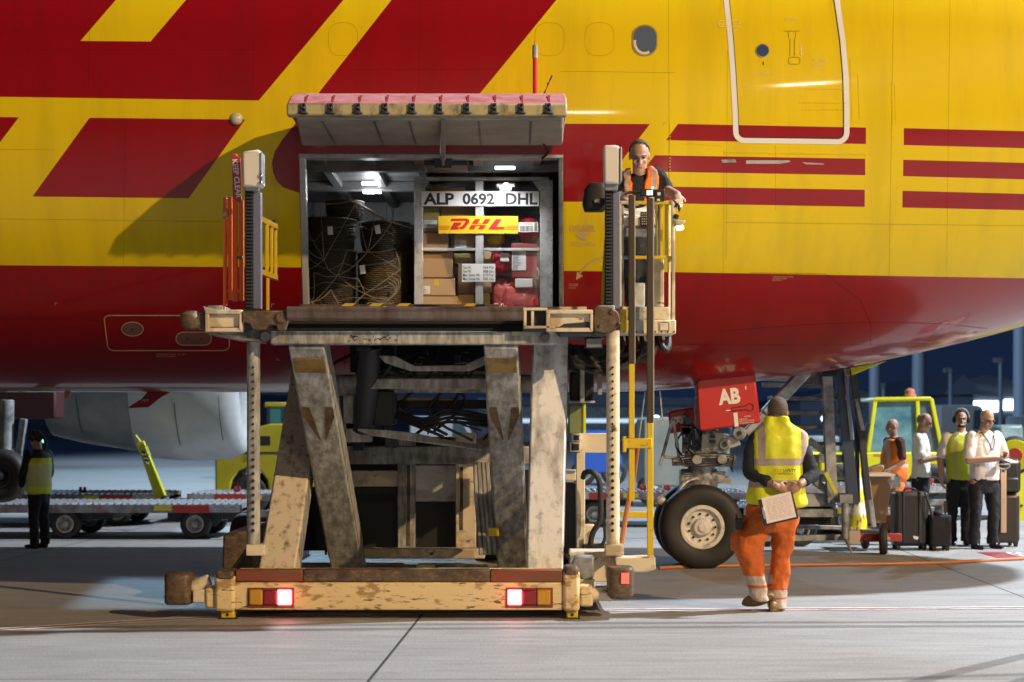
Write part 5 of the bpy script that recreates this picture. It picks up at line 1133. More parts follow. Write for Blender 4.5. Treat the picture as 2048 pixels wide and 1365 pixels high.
# --- brown and yellow guide rails in front of the station
for x0, x1, t, m_, b_ in ((1257.5, 1269.5, 390, 728, 1003), (1294, 1307, 396, 846, 1112)):
    r_ = LB('guide_rail', M['railbrown'], lambda q: (q.pb(x0, t, x1, m_, 14.82, .05),), .006)
    LB('rail_lower', M['yellowpaint'], lambda q: (q.pb(x0+.4, m_, x1-.2, b_, 14.822, .046),), .006, r_)
    LB('rail_edge', M['cream'], lambda q: (q.pb(x1, t+1, x1+1.2, m_, 14.83, .03),), 0, r_)
LB('rail_bracket', M['yellowpaint'], lambda q: (q.pb(1250, 877, 1304, 897, 14.80, .09), q.pb(1246, 873, 1253, 905, 14.79, .1)), .006)
LB('rail_base', M['cream'], lambda q: (q.prism([(1230, 1116), (1311, 1114), (1312, 1140), (1296, 1145), (1232, 1146)], 14.86, .25),), .012)
LB('orange_hose', M['hose'], lambda q: q.tube(bez([P(1275, 890, 14.95), P(1266, 960, 14.95), P(1254, 1020, 14.95), P(1243, 1088, 14.95)], 20), .022, 8), 0, smooth=True)
LB('yellow_cross_bar', M['yellowpaint'], lambda q: q.pb(1242, 1024, 1308, 1036, 15.6, .06), .006)
# yellow hand pole by the right rack, black mirror
LB('hand_pole', M['yellowpaint'], lambda q: (q.tube([P(1206, 616, 14.8), P(1208, 560, 14.8), P(1218, 410, 14.8)], .02, 10),), 0, smooth=True)
mr = LB('mirror_housing', M['black'], lambda q: (q.loft([(P(1188, 424, 15.3), .085, .06), (P(1190, 410, 15.3), .112, .08), (P(1192, 380, 15.3), .106, .08), (P(1194, 367, 15.3), .07, .05)], 24, 3.2), q.bar(P(1200, 402, 15.3), P(1222, 404, 15.0), .05, .05)), .006)
LB('mirror_clamp', M['steel'], lambda q: q.pb(1188, 398, 1212, 406, 15.2, .03), .006, mr)
# --- smaller pieces at the far side: green box, lower pipes
LB('valve_block', mat('green_block', (.20, .24, .10), .5, var=.3), lambda q: (q.pb(1138, 810, 1170, 868, 16.3, .3),), .01)
LB('side_pipe', M['lime'], lambda q: q.cyl(P(1168, 868, 16.3), P(1168, 808, 16.3), .018), 0, smooth=True)
LB('label_box', M['yellowpaint'], lambda q: q.pb(977, 1057, 998, 1073, 16.2, .1), .004)
LB('lettered_panel', M['cream'], lambda q: q.pb(1100, 940, 1152, 962, 16.1, .1), .004)

for x0, x1, y, Y, n in ((1248, 1348, 664, 14.945, 9),):
    q = MB()
    for i in range(n):
        p = P(x0+(x1-x0)*i/(n-1), y, Y); q.cyl(p, p+Vector((0, -.008, 0)), .009, n=6)
    q.build('bolt_row', M['rustbrown'], ld)
def sticker(x0, y0, x1, y1, Y, m, txt=None, tm=None):
    q = MB(); q.pb(x0, y0, x1, y1, Y, .004); o = q.build('warning_sticker', m, ld)
    if txt: lettering('sticker_lettering', txt, lambda x, y: P(x, y, Y-.002), x0+1.5, x1-1.5, y1-1.5, y0+1.5, tm or M['blacktxt'], o, bold=.02)
sticker(1024, 664, 1062, 672, YL+.145, mat('old_sticker', (.45, .40, .28), .6, var=.4, scale=20))
q = MB(); rr = random.Random(31)
for i in range(26):
    x = 735+rr.uniform(-45, 60); y = 676+rr.uniform(-4, 5); p = P(x, y, YL+.148); q.bar(p, p+Vector((rr.uniform(-.03, .05), 0, rr.uniform(-.02, .02))), .007, .002, up=Vector((0, 1, 0)))
q.build('scuff_mark', M['dark'], ld)

rr = random.Random(77)
for i in range(12):
    x = rr.uniform(690, 960); y = rr.uniform(694, 740); w_, h_ = rr.uniform(8, 34), rr.uniform(6, 20); q = MB(); q.pb(x, y, x+w_, y+h_, 16.2+rr.uniform(0, .5), .2); q.build('valve_block', M['darksteel'], ld, bevel=.008)
for i in range(10):
    x = rr.uniform(660, 780); y = rr.uniform(780, 880); w_, h_ = rr.uniform(10, 26), rr.uniform(8, 34); q = MB(); q.pb(x, y, x+w_, y+h_, 16.9+rr.uniform(0, .5), .2); q.build('valve_block', M['darksteel'], ld, bevel=.008)
q = MB()
for i in range(12):
    x = rr.uniform(700, 960); q.tube(bez([P(x, 700+rr.uniform(-8, 10), 16.1), P(x+rr.uniform(-60, 60), 735+rr.uniform(-15, 25), 16.0), P(x+rr.uniform(-90, 90), 790+rr.uniform(-20, 40), 16.3), P(x+rr.uniform(-60, 60), 870+rr.uniform(-10, 15), 16.8)], 18), rr.uniform(.010, .018), 6)
q.build('hydraulic_hose', M['black'], ld, smooth=True)
q = MB()
for i in range(5): q.tube([P(640+12*i, 885, 17.2), P(648+12*i, 960, 17.2), P(652+11*i, 1110, 17.1)], .014, 6)
q.build('hydraulic_pipe', M['darksteel'], ld, smooth=True)
# ================================================================== people
def add_head(b, c, f, s=1.0, tilt=0.0, neck=None, bald=True):
    """skull, jaw, nose, ears, chin and neck on the body mesh; returns the local frame"""
    f = Vector(f).normalized(); up = Vector((0, 0, 1)); r = f.cross(up).normalized()
    R = Matrix.Rotation(tilt, 3, r); f = R @ f; u = R @ up; ax = (r, f, u); c = Vector(c)
    b.ell(c+u*.028*s-f*.012*s, (.075*s, .094*s, .090*s), ax); b.ell(c-u*.045*s+f*.022*s, (.058*s, .070*s, .072*s), ax)
    b.ell(c-u*.098*s+f*.060*s, (.026*s, .022*s, .020*s), ax); b.ell(c-u*.018*s+f*.098*s, (.012*s, .018*s, .026*s), ax); b.ell(c-u*.034*s+f*.103*s, (.016*s, .014*s, .011*s), ax)
    b.ell(c+u*.022*s+f*.076*s, (.050*s, .016*s, .012*s), ax)
    for k in (-1, 1): b.ell(c+r*k*.077*s-u*.008*s-f*.008*s, (.010*s, .020*s, .032*s), ax); b.ell(c+r*k*.042*s-u*.028*s+f*.070*s, (.018*s, .016*s, .014*s), ax)
    b.ell(c-u*.066*s+f*.088*s, (.024*s, .010*s, .010*s), ax)
    if neck is not None: b.cap(c-u*.05*s-f*.015*s, neck, .056*s, .062*s)
    return c, r, f, u, s
def face(body, fr, hair=None, mouth=True, brow=None):
    c, r, f, u, s = fr; brow = brow or M['hair']
    for k in (-1, 1):
        q = MB(); q.ell(c+r*k*.031*s+u*.006*s+f*.083*s, (.013*s, .007*s, .0065*s), (r, f, u)); q.build('eye', M['eye'], body, smooth=True)
        q = MB(); q.tube([c+r*k*.050*s+u*.022*s+f*.080*s, c+r*k*.032*s+u*.027*s+f*.090*s, c+r*k*.014*s+u*.021*s+f*.093*s], .0045*s, 6); q.build('eyebrow', brow, body, smooth=True)
    if mouth:
        q = MB(); q.ell(c-u*.066*s+f*.096*s, (.024*s, .006*s, .005*s), (r, f, u)); q.build('mouth', M['lip'], body, smooth=True)
def hair_cap(body, fr, m, front=.02, low=-.05, extra=.008, side=True, name='hair', crown=True):
    """cropped hair: shell over the skull behind a hairline plane"""
    c, r, f, u, s = fr; q = MB(); n_, k_ = 28, 18
    o = c+u*.028*s-f*.012*s; R_ = (.075*s+extra, .094*s+extra, .090*s+extra)
    q.ell(Vector((0, 0, 0)), (1, 1, 1), None, n_, k_)
    keep = []
    for v in q.v:
        y, z = v.y*R_[1], v.z*R_[2]
        hl = front*s if z > .045*s else front*s-.035*s
        ok = y < hl+(z*.25 if z > 0 else 0) and z > low*s-(.02*s if y < -.03 else 0)
        if not crown and z > .035*s and abs(v.x) < .62: ok = False
        keep.append(ok)
    vs = [o+r*v.x*R_[0]+f*v.y*R_[1]+u*v.z*R_[2] for v in q.v]
    fs = [f_ for f_ in q.f if all(keep[i] for i in f_)]
    b = MB(); b.add(vs, fs); h = b.build(name, m, body, smooth=True, sharp=80)
    md = h.modifiers.new('thick', 'SOLIDIFY'); md.thickness = .008*s; md.offset = 0
    return h
def add_hand(b, w, d, n, curl=.5, s=1.0, thumb=1, spread=.25):
    """palm, four jointed fingers of different lengths and a thumb from the side of the palm; d points along the fingers, n out of the palm"""
    w = Vector(w); d = Vector(d).normalized(); n = Vector(n); n = (n-d*n.dot(d)).normalized(); x = d.cross(n).normalized()
    b.ell(w+d*.045*s, (.042*s, .018*s, .054*s), (x, n, d))
    for i, (o, l) in enumerate(((-.030, .072), (-.010, .080), (.010, .076), (.029, .060))):
        o *= thumb; p = w+d*.085*s+x*o*s; dd = (d+x*o*spread*8).normalized()
        a1 = curl*.8; a2 = curl*1.6; q1 = p+(dd*math.cos(a1)+n*math.sin(a1))*l*.5*s; q2 = q1+(dd*math.cos(a2)+n*math.sin(a2))*l*.5*s
        b.cap(p, q1, .0092*s, .0085*s); b.cap(q1, q2, .0085*s, .0072*s)
    p = w+d*.025*s-x*.034*s*thumb; q1 = p+(d*.7-x*.75*thumb+n*.3).normalized()*.038*s; q2 = q1+(d+n*.3-x*.15*thumb).normalized()*.030*s
    b.cap(p, q1, .0115*s, .010*s); b.cap(q1, q2, .010*s, .0085*s)
def shoe(b, heel, toe, w=.045, h=.075, up=None):
    heel = Vector(heel); toe = Vector(toe); d = (toe-heel).normalized(); x = Vector((-d.y, d.x, 0)); x = x.normalized() if x.length > .01 else Vector((1, 0, 0)); u = x.cross(d)*-1
    if u.z < 0: u = -u
    if up is not None: u = Vector(up); u = (u-d*u.dot(d)).normalized(); x = d.cross(u)
    L = (toe-heel).length
    b.ell(heel+d*L*.22+u*h*.45, (w*.85, L*.24, h*.62), (x, d, u)); b.ell(heel+d*L*.62+u*h*.30, (w, L*.38, h*.40), (x, d, u)); b.ell(heel+d*L*.34+u*h*.75, (w*.8, L*.2, h*.5), (x, d, u))
def sole(b, heel, toe, w=.047, up=None):
    heel = Vector(heel); toe = Vector(toe); d = (toe-heel).normalized(); x = Vector((-d.y, d.x, 0)).normalized(); u = x.cross(d)
    if u.z < 0: u = -u
    if up is not None: u = Vector(up); u = (u-d*u.dot(d)).normalized(); x = d.cross(u)
    L = (toe-heel).length; pts = []
    for k in range(22):
        a = 2*math.pi*k/22; t = .5+.5*math.cos(a); ww = w*(.80+.25*math.sin(math.pi*min(t*.9+.05, 1)))
        pts.append(heel+d*(L*(t*1.02-.01))+x*ww*math.sin(a)-u*.006)
    b.ext(pts, u*.024)
def limb(b, pts, rs):
    pts = [Vector(p) for p in pts]
    for i in range(len(pts)-1): b.cap(pts[i], pts[i+1], rs[i], rs[i+1])
SKIN = M['skin']

# ---------- worker with the clipboard, back to us
Yp = 15.05; k = Yp/F
def Q(px, py, d=0.0): return P(px, py, Yp+d)*1.0
def QX(px, py, d=0.0):                                    # same picture scale but shifted in depth
    v = P(px, py, Yp); return Vector((v.x, v.y+d, v.z))
wk = empty('person', (2.27, Yp, 0), 'worker with cropped hair seen from behind in yellow vest and orange trousers, hands clasped behind', 'person')
b = MB()
fr = add_head(b, QX(1556, 825, .02), (.12, 1, -.05), 1.06, -.12, QX(1556, 868, .0))
b.loft([(QX(1556, 868), .15, .09), (QX(1556, 900), .19, .11), (QX(1553, 960), .175, .11), (QX(1548, 1020), .18, .12), (QX(1545, 1045), .16, .11)], 20)
sL, eL, wL = QX(1510, 884, .03), QX(1501, 945, -.02), QX(1545, 972, -.20)
sR, eR, wR = QX(1604, 892, .03), QX(1623, 950, -.02), QX(1592, 968, -.20)
limb(b, [sL, eL, wL], [.055, .045, .032]); limb(b, [sR, eR, wR], [.055, .045, .032])
add_hand(b, wL, Vector((.9, -.05, -.25)), (0, 1, -.3), .6, 1.05, -1); add_hand(b, wR, Vector((-.62, -.12, -.42)), (-.4, .8, -.3), .55, 1.05, 1)
limb(b, [QX(1515, 1050), QX(1508, 1115, -.05), QX(1517, 1190, -.06)], [.09, .065, .045]); limb(b, [QX(1567, 1050), QX(1562, 1125, .05), QX(1553, 1205, .02)], [.09, .065, .045])
body = b.build('body', mat('worker_skin', (.34, .19, .12), .55, var=.12, scale=10), wk, voxel=.007, soft=3)
hair_cap(body, fr, mat('cropped_brown_hair', (.085, .058, .046), .8, bump=.4, bscale=120), front=.03, low=-.045, extra=.006)
VLIME = (.66, .66, .015); TAPE_G = (.36, .29, .25)
o_ = WL[wk.name]; lx = lambda px: (px-CX)*k-o_.x; lz = lambda py: EYE-(py-HY)*k
vm = banded('hi_vis_yellow', VLIME, [(lx(1513), lx(1527), lz(932), lz(846), TAPE_G), (lx(1599), lx(1612), lz(924), lz(860), TAPE_G), (lx(1480), lx(1640), lz(931), lz(917), TAPE_G), (lx(1480), lx(1640), lz(975), lz(960), TAPE_G)], .7, .5, 7)
b = MB()
b.loft([(QX(1556, 1018), .268, .17), (QX(1553, 1000), .266, .175), (QX(1552, 965), .236, .165), (QX(1555, 935), .212, .155), (QX(1557, 905), .238, .150), (QX(1560, 886), .246, .14), (QX(1560, 872), .240, .128), (QX(1558, 862), .212, .115), (QX(1556, 854), .160, .10), (QX(1555, 848), .120, .095), (QX(1554, 838), .108, .09), (QX(1554, 832), .102, .088)], 28, 2.5)
rr = random.Random(2)
for i, v in enumerate(b.v): b.v[i] = v+Vector((0, .014*math.sin(v.x*38+v.z*6)+.012*math.sin(v.z*24+v.x*9), 0))+Vector((.008*math.sin(v.z*30), 0, 0))
vest = b.build('vest', vm, wk, smooth=True, sharp=80)
ms = vest.modifiers.new('sub', 'SUBSURF'); ms.levels = 2; ms.render_levels = 2; folds(vest, .12, .022)
def vback(x, y):
    p = QX(x, y); z = p.z
    rows = [(QX(0, 1018).z, .17), (QX(0, 965).z, .165), (QX(0, 935).z, .155), (QX(0, 905).z, .15)]
    d = .172
    return Vector((p.x, Yp-d-.022, z))
q = MB(); lettering('', 'YOUR', vback, 1540, 1557, 943.5, 937, None, None, bold=.0, mb=q); lettering('', 'SAFETY', vback, 1558.5, 1585, 943.5, 937, None, None, bold=.03, mb=q); lettering('', 'IS OUR PRIORITY', vback, 1543, 1580, 949, 946, None, None, mb=q)
q.build('vest_lettering', mat('olive_print', (.10, .10, .01), .6), vest)
slv = mat('navy_sleeve', (.010, .011, .018), .85, var=.3, bump=.5, bscale=12)
b = MB(); cuffL = eL+(wL-eL)*.62; cuffR = eR+(wR-eR)*.62
limb(b, [QX(1514, 878, .02), QX(1503, 905, 0), eL+Vector((-.005, 0, 0)), cuffL], [.07, .076, .068, .052]); folds(b.build('sleeve', slv, wk, voxel=.011, soft=3), .08, .018)
b = MB(); limb(b, [QX(1601, 886, .02), QX(1611, 915, 0), eR+Vector((.005, 0, 0)), cuffR], [.066, .074, .066, .05]); folds(b.build('sleeve', slv, wk, voxel=.011, soft=3), .08, .018)
b = MB(); b.tube([wL+(eL-wL)*.12+v for v in [Vector((0, .036*math.cos(a*.524), .036*math.sin(a*.524))) for a in range(12)]], .007, 6, closed=True); b.build('wrist_watch', M['steel'], wk, smooth=True)
ORG = (.52, .105, .006); TAP2 = (.42, .34, .29)
tm = banded('orange_work_cloth', ORG, [(lx(1470), lx(1545), lz(1168), lz(1150), TAP2), (lx(1470), lx(1540), lz(1200), lz(1174), TAP2), (lx(1533), lx(1600), lz(1195), lz(1180), TAP2), (lx(1532), lx(1600), lz(1216), lz(1198), TAP2)], .75, .6, 8)
b = MB()
b.loft([(QX(1545, 1008), .225, .15), (QX(1539, 1035), .215, .155), (QX(1535, 1053), .200, .145), (QX(1535, 1062), .15, .12)], 26, 2.4)
b.loft([(QX(1516, 1035), .125, .14), (QX(1500, 1072, -.03), .142, .14), (QX(1496, 1102, -.06), .126, .125), (QX(1502, 1132, -.07), .100, .105), (QX(1511, 1162, -.06), .088, .095), (QX(1517, 1188, -.05), .080, .09), (QX(1519, 1200, -.05), .084, .095)], 22, 2.3)
b.loft([(QX(1571, 1035), .108, .14), (QX(1567, 1078, .02), .104, .125), (QX(1563, 1118, .05), .088, .108), (QX(1559, 1162, .04), .080, .095), (QX(1555, 1198, .02), .076, .09), (QX(1553, 1217, .02), .080, .095)], 22, 2.3)
for i, v in enumerate(b.v): b.v[i] = v+Vector((.008*math.sin(v.z*46+v.x*11), .012*math.sin(v.z*38+v.x*15), 0))
tr = folds(folds(b.build('trousers', tm, wk, voxel=.011, soft=2), .14, .034), .06, .008)
b = MB(); b.box(QX(1464, 1068, -.02), QX(1480, 1104, .12)); b.build('cargo_pocket', tm, tr, bevel=.025)
b = MB(); b.box(QX(1468, 1036, -.12), QX(1482, 1058, -.02)); b.cyl(QX(1472, 1036, -.07), QX(1470, 1026, -.07), .008); b.build('radio', M['black'], wk, bevel=.012)
lea = mat('brown_work_boot', (.22, .125, .035), .45, var=.3, scale=12, bump=.2); sl_ = mat('tan_sole', (.20, .12, .04), .6, var=.3, scale=20)
hl, tl = QX(1546, 1192, -.08), QX(1484, 1217, .00); tl.z = .055; UPL = (.15, .75, .62)
b = MB(); shoe(b, hl, tl, .056, .085, UPL); bt = b.build('boot', lea, wk, voxel=.008, soft=2); b = MB(); sole(b, hl, tl, .060, UPL); b.build('boot_sole', sl_, bt, bevel=.008)
hr = QX(1538, 1222, -.10); hr.z = .008; tr2 = QX(1572, 1222, .13); tr2.z = .008
b = MB(); shoe(b, hr, tr2, .052, .085); bt = b.build('boot', lea, wk, voxel=.008, soft=2); b = MB(); sole(b, hr, tr2, .054); b.build('boot_sole', sl_, bt, bevel=.008)
# clipboard held in the clasped hands
clp = rotf(1556, 1018, -13, Yp-.315)
cb = MB(); cb.ext([clp(x, y) for x, y in ((1521, 992), (1592, 992), (1592, 1046), (1521, 1046))][::-1], Vector((0, .006, 0)))
cbo = cb.build('clipboard', mat('clipboard_black', (.018, .014, .02), .4), None, clp(1556, 1046), bevel=.003); tag(cbo, 'black clipboard with pink-white form dangling from the hands behind the yellow vest', 'clipboard')
cb = MB(); cb.ext([clp(x, y)+Vector((0, -.003, 0)) for x, y in ((1528, 990), (1588, 990), (1588, 1042), (1528, 1042))][::-1], Vector((0, .002, 0))); pp = cb.build('form_sheet', mat('pinkish_form', (.78, .66, .62), .6), cbo)
cb = MB(); rr = random.Random(4)
for i in range(13):
    y = 996+3.3*i; x = 1535
    while x < 1580:
        w_ = rr.uniform(3, 10); cb.add([clp(x, y)+Vector((0, -.005, 0)), clp(min(x+w_, 1583), y)+Vector((0, -.005, 0)), clp(min(x+w_, 1583), y+.9)+Vector((0, -.005, 0)), clp(x, y+.9)+Vector((0, -.005, 0))], [(0, 1, 2, 3)]); x += w_+rr.uniform(1, 5)
cb.build('form_print', mat('pale_print', (.50, .36, .33), .6), pp)
cb = MB(); cb.ext([clp(x, y)+Vector((0, -.008, 0)) for x, y in ((1524, 1008), (1529, 1008), (1529, 1032), (1524, 1032))][::-1], Vector((0, .008, 0))); cb.build('clip', M['chrome'], cbo, bevel=.002)

# ---------- operator on the loader
Yo = 15.75
def O(px, py, d=0.0):
    v = P(px, py, Yo); return Vector((v.x, v.y+d, v.z))
op = empty('person', O(1280, 668), 'loader operator with receding hair leaning on the station rail in orange vest and black tee', 'person')
b = MB()
fr = add_head(b, O(1277, 316, -.12), (-.03, -1, -.10), 1.12, -.34, O(1281, 350, .02))
b.loft([(O(1282, 352, .04), .14, .085), (O(1282, 372, .05), .205, .11), (O(1283, 400, .08), .19, .12), (O(1284, 450, .14), .165, .12), (O(1284, 480, .16), .165, .12)], 20)
limb(b, [O(1246, 358, .05), O(1240, 400, -.05), O(1258, 420, -.30)], [.060, .048, .036]); limb(b, [O(1320, 352, .05), O(1334, 382, .0), O(1345, 402, -.42)], [.062, .052, .036])
add_hand(b, O(1258, 420, -.30), (.25, -.8, .1), (0, -.2, -1), .5, 1.0, 1); add_hand(b, O(1345, 402, -.42), (.1, -.7, -.5), (0, -.3, -1), .8, 1.0, -1)
limb(b, [O(1272, 480, .16), O(1270, 560, .10), O(1272, 655, .16)], [.085, .065, .045]); limb(b, [O(1298, 480, .16), O(1302, 560, .10), O(1300, 655, .16)], [.085, .065, .045])
body = b.build('body', SKIN, op, voxel=.008, soft=3); face(body, fr, brow=mat('brow_brown', (.07, .04, .025), .7)); hair_cap(body, fr, mat('short_brown_hair', (.075, .045, .025), .75, bump=.5, bscale=90), front=.030, low=-.02, extra=.007)
b = MB(); b.loft([(O(1281, 349, .03), .085, .075), (O(1281, 354, .04), .135, .10), (O(1282, 368, .05), .225, .125), (O(1283, 400, .08), .205, .135), (O(1284, 450, .14), .18, .13), (O(1284, 482, .16), .18, .13)], 26, 2.4)
limb(b, [O(1250, 360, .05), O(1242, 386, .0)], [.085, .076]); limb(b, [O(1315, 354, .05), O(1329, 374, .02)], [.092, .080]); folds(b.build('tee_shirt', mat('black_tee', (.012, .012, .015), .9, bump=.4, bscale=12), op, voxel=.012, soft=2), .07, .02)
o_ = WL[op.name]; ox = lambda px: (px-CX)*Yo/F-o_.x; oz = lambda py: EYE-(py-HY)*Yo/F-o_.z
ovm = banded('orange_hi_vis', (.78, .17, .012), [(ox(1247), ox(1257), oz(480), oz(330), (.40, .27, .22)), (ox(1301), ox(1312), oz(480), oz(330), (.40, .27, .22))], .7, .5, 9)
for side, pts in ((-1, [(1259, 338), (1249, 342), (1244, 352), (1248, 380), (1252, 420), (1252, 450), (1267, 450), (1266, 410), (1264, 380), (1262, 356)]), (1, [(1294, 336), (1302, 335), (1314, 344), (1316, 360), (1312, 400), (1311, 450), (1288, 450), (1286, 410), (1288, 380), (1292, 358)])):
    b = MB(); fr_ = [O(x, y, -.115+.06*((y-336)/80)) for x, y in pts]
    if area2(fr_) > 0: fr_.reverse()
    b.ext(fr_, Vector((0, .16, .0))); vo = b.build('vest', ovm, op, voxel=.012, soft=3); folds(vo, .06, .025)
b = MB(); b.loft([(O(1284, 470, .16), .19, .14), (O(1284, 500, .16), .19, .14), (O(1285, 515, .16), .17, .12)], 22)
b.loft([(O(1270, 495, .16), .10, .11), (O(1268, 560, .10), .085, .09), (O(1271, 655, .16), .065, .07)], 18); b.loft([(O(1300, 495, .16), .10, .11), (O(1304, 560, .10), .085, .09), (O(1301, 655, .16), .065, .07)], 18)
folds(b.build('trousers', M['darkcloth'], op, voxel=.014, soft=2), .08, .03)

# ---------- apron staff and aircrew in the distance
def standing(loc, H, face_dir, label, cloth, group=None, head_tilt=0.0, arms=None, skin=None, lean=0.0, bald=False, hairm=None, legs=(-.09, .09), belly=0.0, head_dir=None, crown=True, slim=1.0, foot_dir=None):
    """a standing figure H metres tall; cloth: dict(top, legs, sleeve, vest); arms: {side: (elbow, wrist)} in the figure's own frame (right, forward, up) as shares of H"""
    root = empty('person', loc, label, 'person', group); f = Vector((*face_dir, 0)).normalized(); r = f.cross(Vector((0, 0, 1))); L = Vector(loc)
    T = lambda x, y, z: L+r*x*H+f*(y*H+lean*H*max(z-.5, 0))+Vector((0, 0, z*H))
    sc = H/1.78; b = MB(); hd = head_dir or (f.x, f.y, 0)
    fr = add_head(b, T(0, .012+abs(head_tilt)*.05, .925-.012*abs(head_tilt)), (hd[0], hd[1], 0), sc*1.02, -head_tilt, T(0, 0, .83))
    def ring(x, y, z, a, c): return (T(x, y, z), a, c)
    def body_loft(b, rows, n=22, ex=2.3):
        vs = []
        for (x, y, z, a, c) in rows:
            o = T(x, y, z)
            for i in range(n):
                t = 2*math.pi*i/n; ca, sa = math.cos(t), math.sin(t)
                vs.append(o+r*(a*H*math.copysign(abs(ca)**(2/ex), ca))+f*(c*H*math.copysign(abs(sa)**(2/ex), sa)))
        fs = []; m = len(rows)
        for j in range(m-1):
            for i in range(n): fs.append((j*n+i, j*n+(i+1) % n, (j+1)*n+(i+1) % n, (j+1)*n+i))
        fs += [list(range(n-1, -1, -1)), list(range((m-1)*n, m*n))]; b.add(vs, fs)
    w_ = slim
    body_loft(b, [(0, 0, .48, .085*w_, .055), (0, 0, .60, .080*w_, .058), (0, 0, .72, .098*w_, .062), (0, 0, .80, .095*w_, .05), (0, 0, .835, .04, .035)])
    ar = {}
    for s_ in (-1, 1):
        e, w = (arms or {}).get(s_, ((.135, -.01, .63), (.13, .04, .485)))
        sh = T(s_*.103*w_, 0, .795); el = T(s_*e[0], e[1], e[2]); wr_ = T(s_*w[0], w[1], w[2]); ar[s_] = (sh, el, wr_)
        limb(b, [sh, el, wr_], [.034*H, .026*H, .019*H])
        add_hand(b, wr_, (wr_-el).normalized(), -r*s_ if (w[2] < .55) else Vector((0, 0, 1)), .7, sc, s_)
        limb(b, [T(legs[0 if s_ < 0 else 1]*.5, 0, .47), T(legs[0 if s_ < 0 else 1]*.62, .012, .27), T(legs[0 if s_ < 0 else 1]*.66, -.01, .045)], [.048*H, .034*H, .022*H])
    body = b.build('body', skin or M['skin'], root, voxel=.010, soft=2)
    face(body, fr)
    if hairm: hair_cap(body, fr, hairm, front=.035 if crown else .0, low=-.06, extra=.008, crown=crown)
    b = MB()
    body_loft(b, [(0, 0, .485, .094*w_, .066+belly), (0, belly*.3, .55, .094*w_, .068+belly), (0, belly*.3, .63, .093*w_, .067+belly*.8), (0, 0, .72, .109*w_, .070), (0, 0, .785, .110*w_, .060), (0, 0, .815, .072*w_, .048), (0, -.005, .838, .040, .040)])
    for s_ in (-1, 1):
        sh, el, wr_ = ar[s_]; t = cloth.get('sleeve_len', .75); limb(b, [sh, sh+(el-sh)*t] if t <= 1 else [sh, el, el+(wr_-el)*(t-1)], [.043*H, .041*H] if t <= 1 else [.043*H, .036*H, .028*H])
    for i, v in enumerate(b.v): b.v[i] = v+f*.006*math.sin(v.z*40+v.x*23)+r*.005*math.sin(v.z*33)
    top = folds(b.build('shirt', cloth['top'], root, voxel=.012, soft=2), .10, .018)
    if cloth.get('vest'):
        b = MB(); body_loft(b, [(0, 0, cloth.get('hem', .47), .112*w_, .086+belly), (0, 0, .55, .110*w_, .087+belly), (0, 0, .63, .109*w_, .085+belly), (0, 0, .72, .122*w_, .088), (0, 0, .78, .118*w_, .079), (0, 0, .815, .088*w_, .066), (0, -.012, .825, .050, .046)])
        for i, v in enumerate(b.v): b.v[i] = v+f*.008*math.sin(v.z*30+v.x*20)+r*.006*math.sin(v.z*27)
        vo = b.build('vest', cloth['vest'], root, smooth=True, sharp=80); vs_ = vo.modifiers.new('sub', 'SUBSURF'); vs_.levels = 2; vs_.render_levels = 2; folds(vo, .12, .016)
    b = MB(); body_loft(b, [(0, 0, .395, .078*w_, .06), (0, 0, .45, .094*w_, .070), (0, 0, .50, .092*w_, .068+belly*.8)])
    for s_ in (0, 1):
        lg_ = legs[s_]; body_loft(b, [(lg_*.55, 0, .46, .050, .062), (lg_*.60, .005, .36, .048, .054), (lg_*.64, .012, .27, .040, .044), (lg_*.66, 0, .15, .036, .041), (lg_*.67, -.005, .028, .036, .044)], 16)
    for i, v in enumerate(b.v): b.v[i] = v+f*.006*math.sin(v.z*36+v.x*30)
    folds(b.build('trousers', cloth['legs'], root, voxel=.013, soft=2), .11, .024)
    fd = Vector((*foot_dir, 0)).normalized() if foot_dir else f
    for s_ in (0, 1):
        a_ = T(legs[s_]*.67, 0, 0); b = MB(); shoe(b, a_-fd*.06*sc+Vector((0, 0, .004)), a_+fd*.20*sc+Vector((0, 0, .004)), .045, .07); b.build('shoe', M['shoeblack'], root, voxel=.010, soft=1)
    return root, body, fr, T, ar
def ground_at(px, Y): return Vector(((px-CX)*Y/F, Y, 0))
SH = dict(top=M['shirt'], legs=M['darkcloth'])
BAND = mat('gold_rank_bars', (.42, .30, .06), .4, .3)
def epaulettes(root, T):
    for s_ in (-1, 1):
        q = MB(); a = T(s_*.058, 0, .832); c = T(s_*.106, 0, .815); q.bar(a, c, .045, .012, up=Vector((0, 0, 1))); e = q.build('epaulette', M['blacktxt'], root, bevel=.004)
        q = MB()
        for t in (.55, .72, .88): p = a+(c-a)*t; q.bar(p-(c-a)*.03, p+(c-a)*.03, .047, .016)
        q.build('rank_bar', BAND, e)
PH = mat('phone_black', (.015, .016, .02), .2)
def phone(loc, d, label):
    q = MB(); d = Vector(d).normalized(); q.bar(Vector(loc), Vector(loc)+d*.14, .07, .009, up=Vector((0, -.6, .8))); o = q.build('phone', PH, None, loc, bevel=.003); tag(o, label, 'phone')
    q = MB(); q.bar(Vector(loc)+d*.012+Vector((0, -.003, .0055)), Vector(loc)+d*.128+Vector((0, -.003, .0055)), .060, .002, up=Vector((0, -.6, .8))); q.build('screen', mat('phone_screen', (.05, .06, .08), .1, emit=(.6, .75, 1), estr=.6), o)
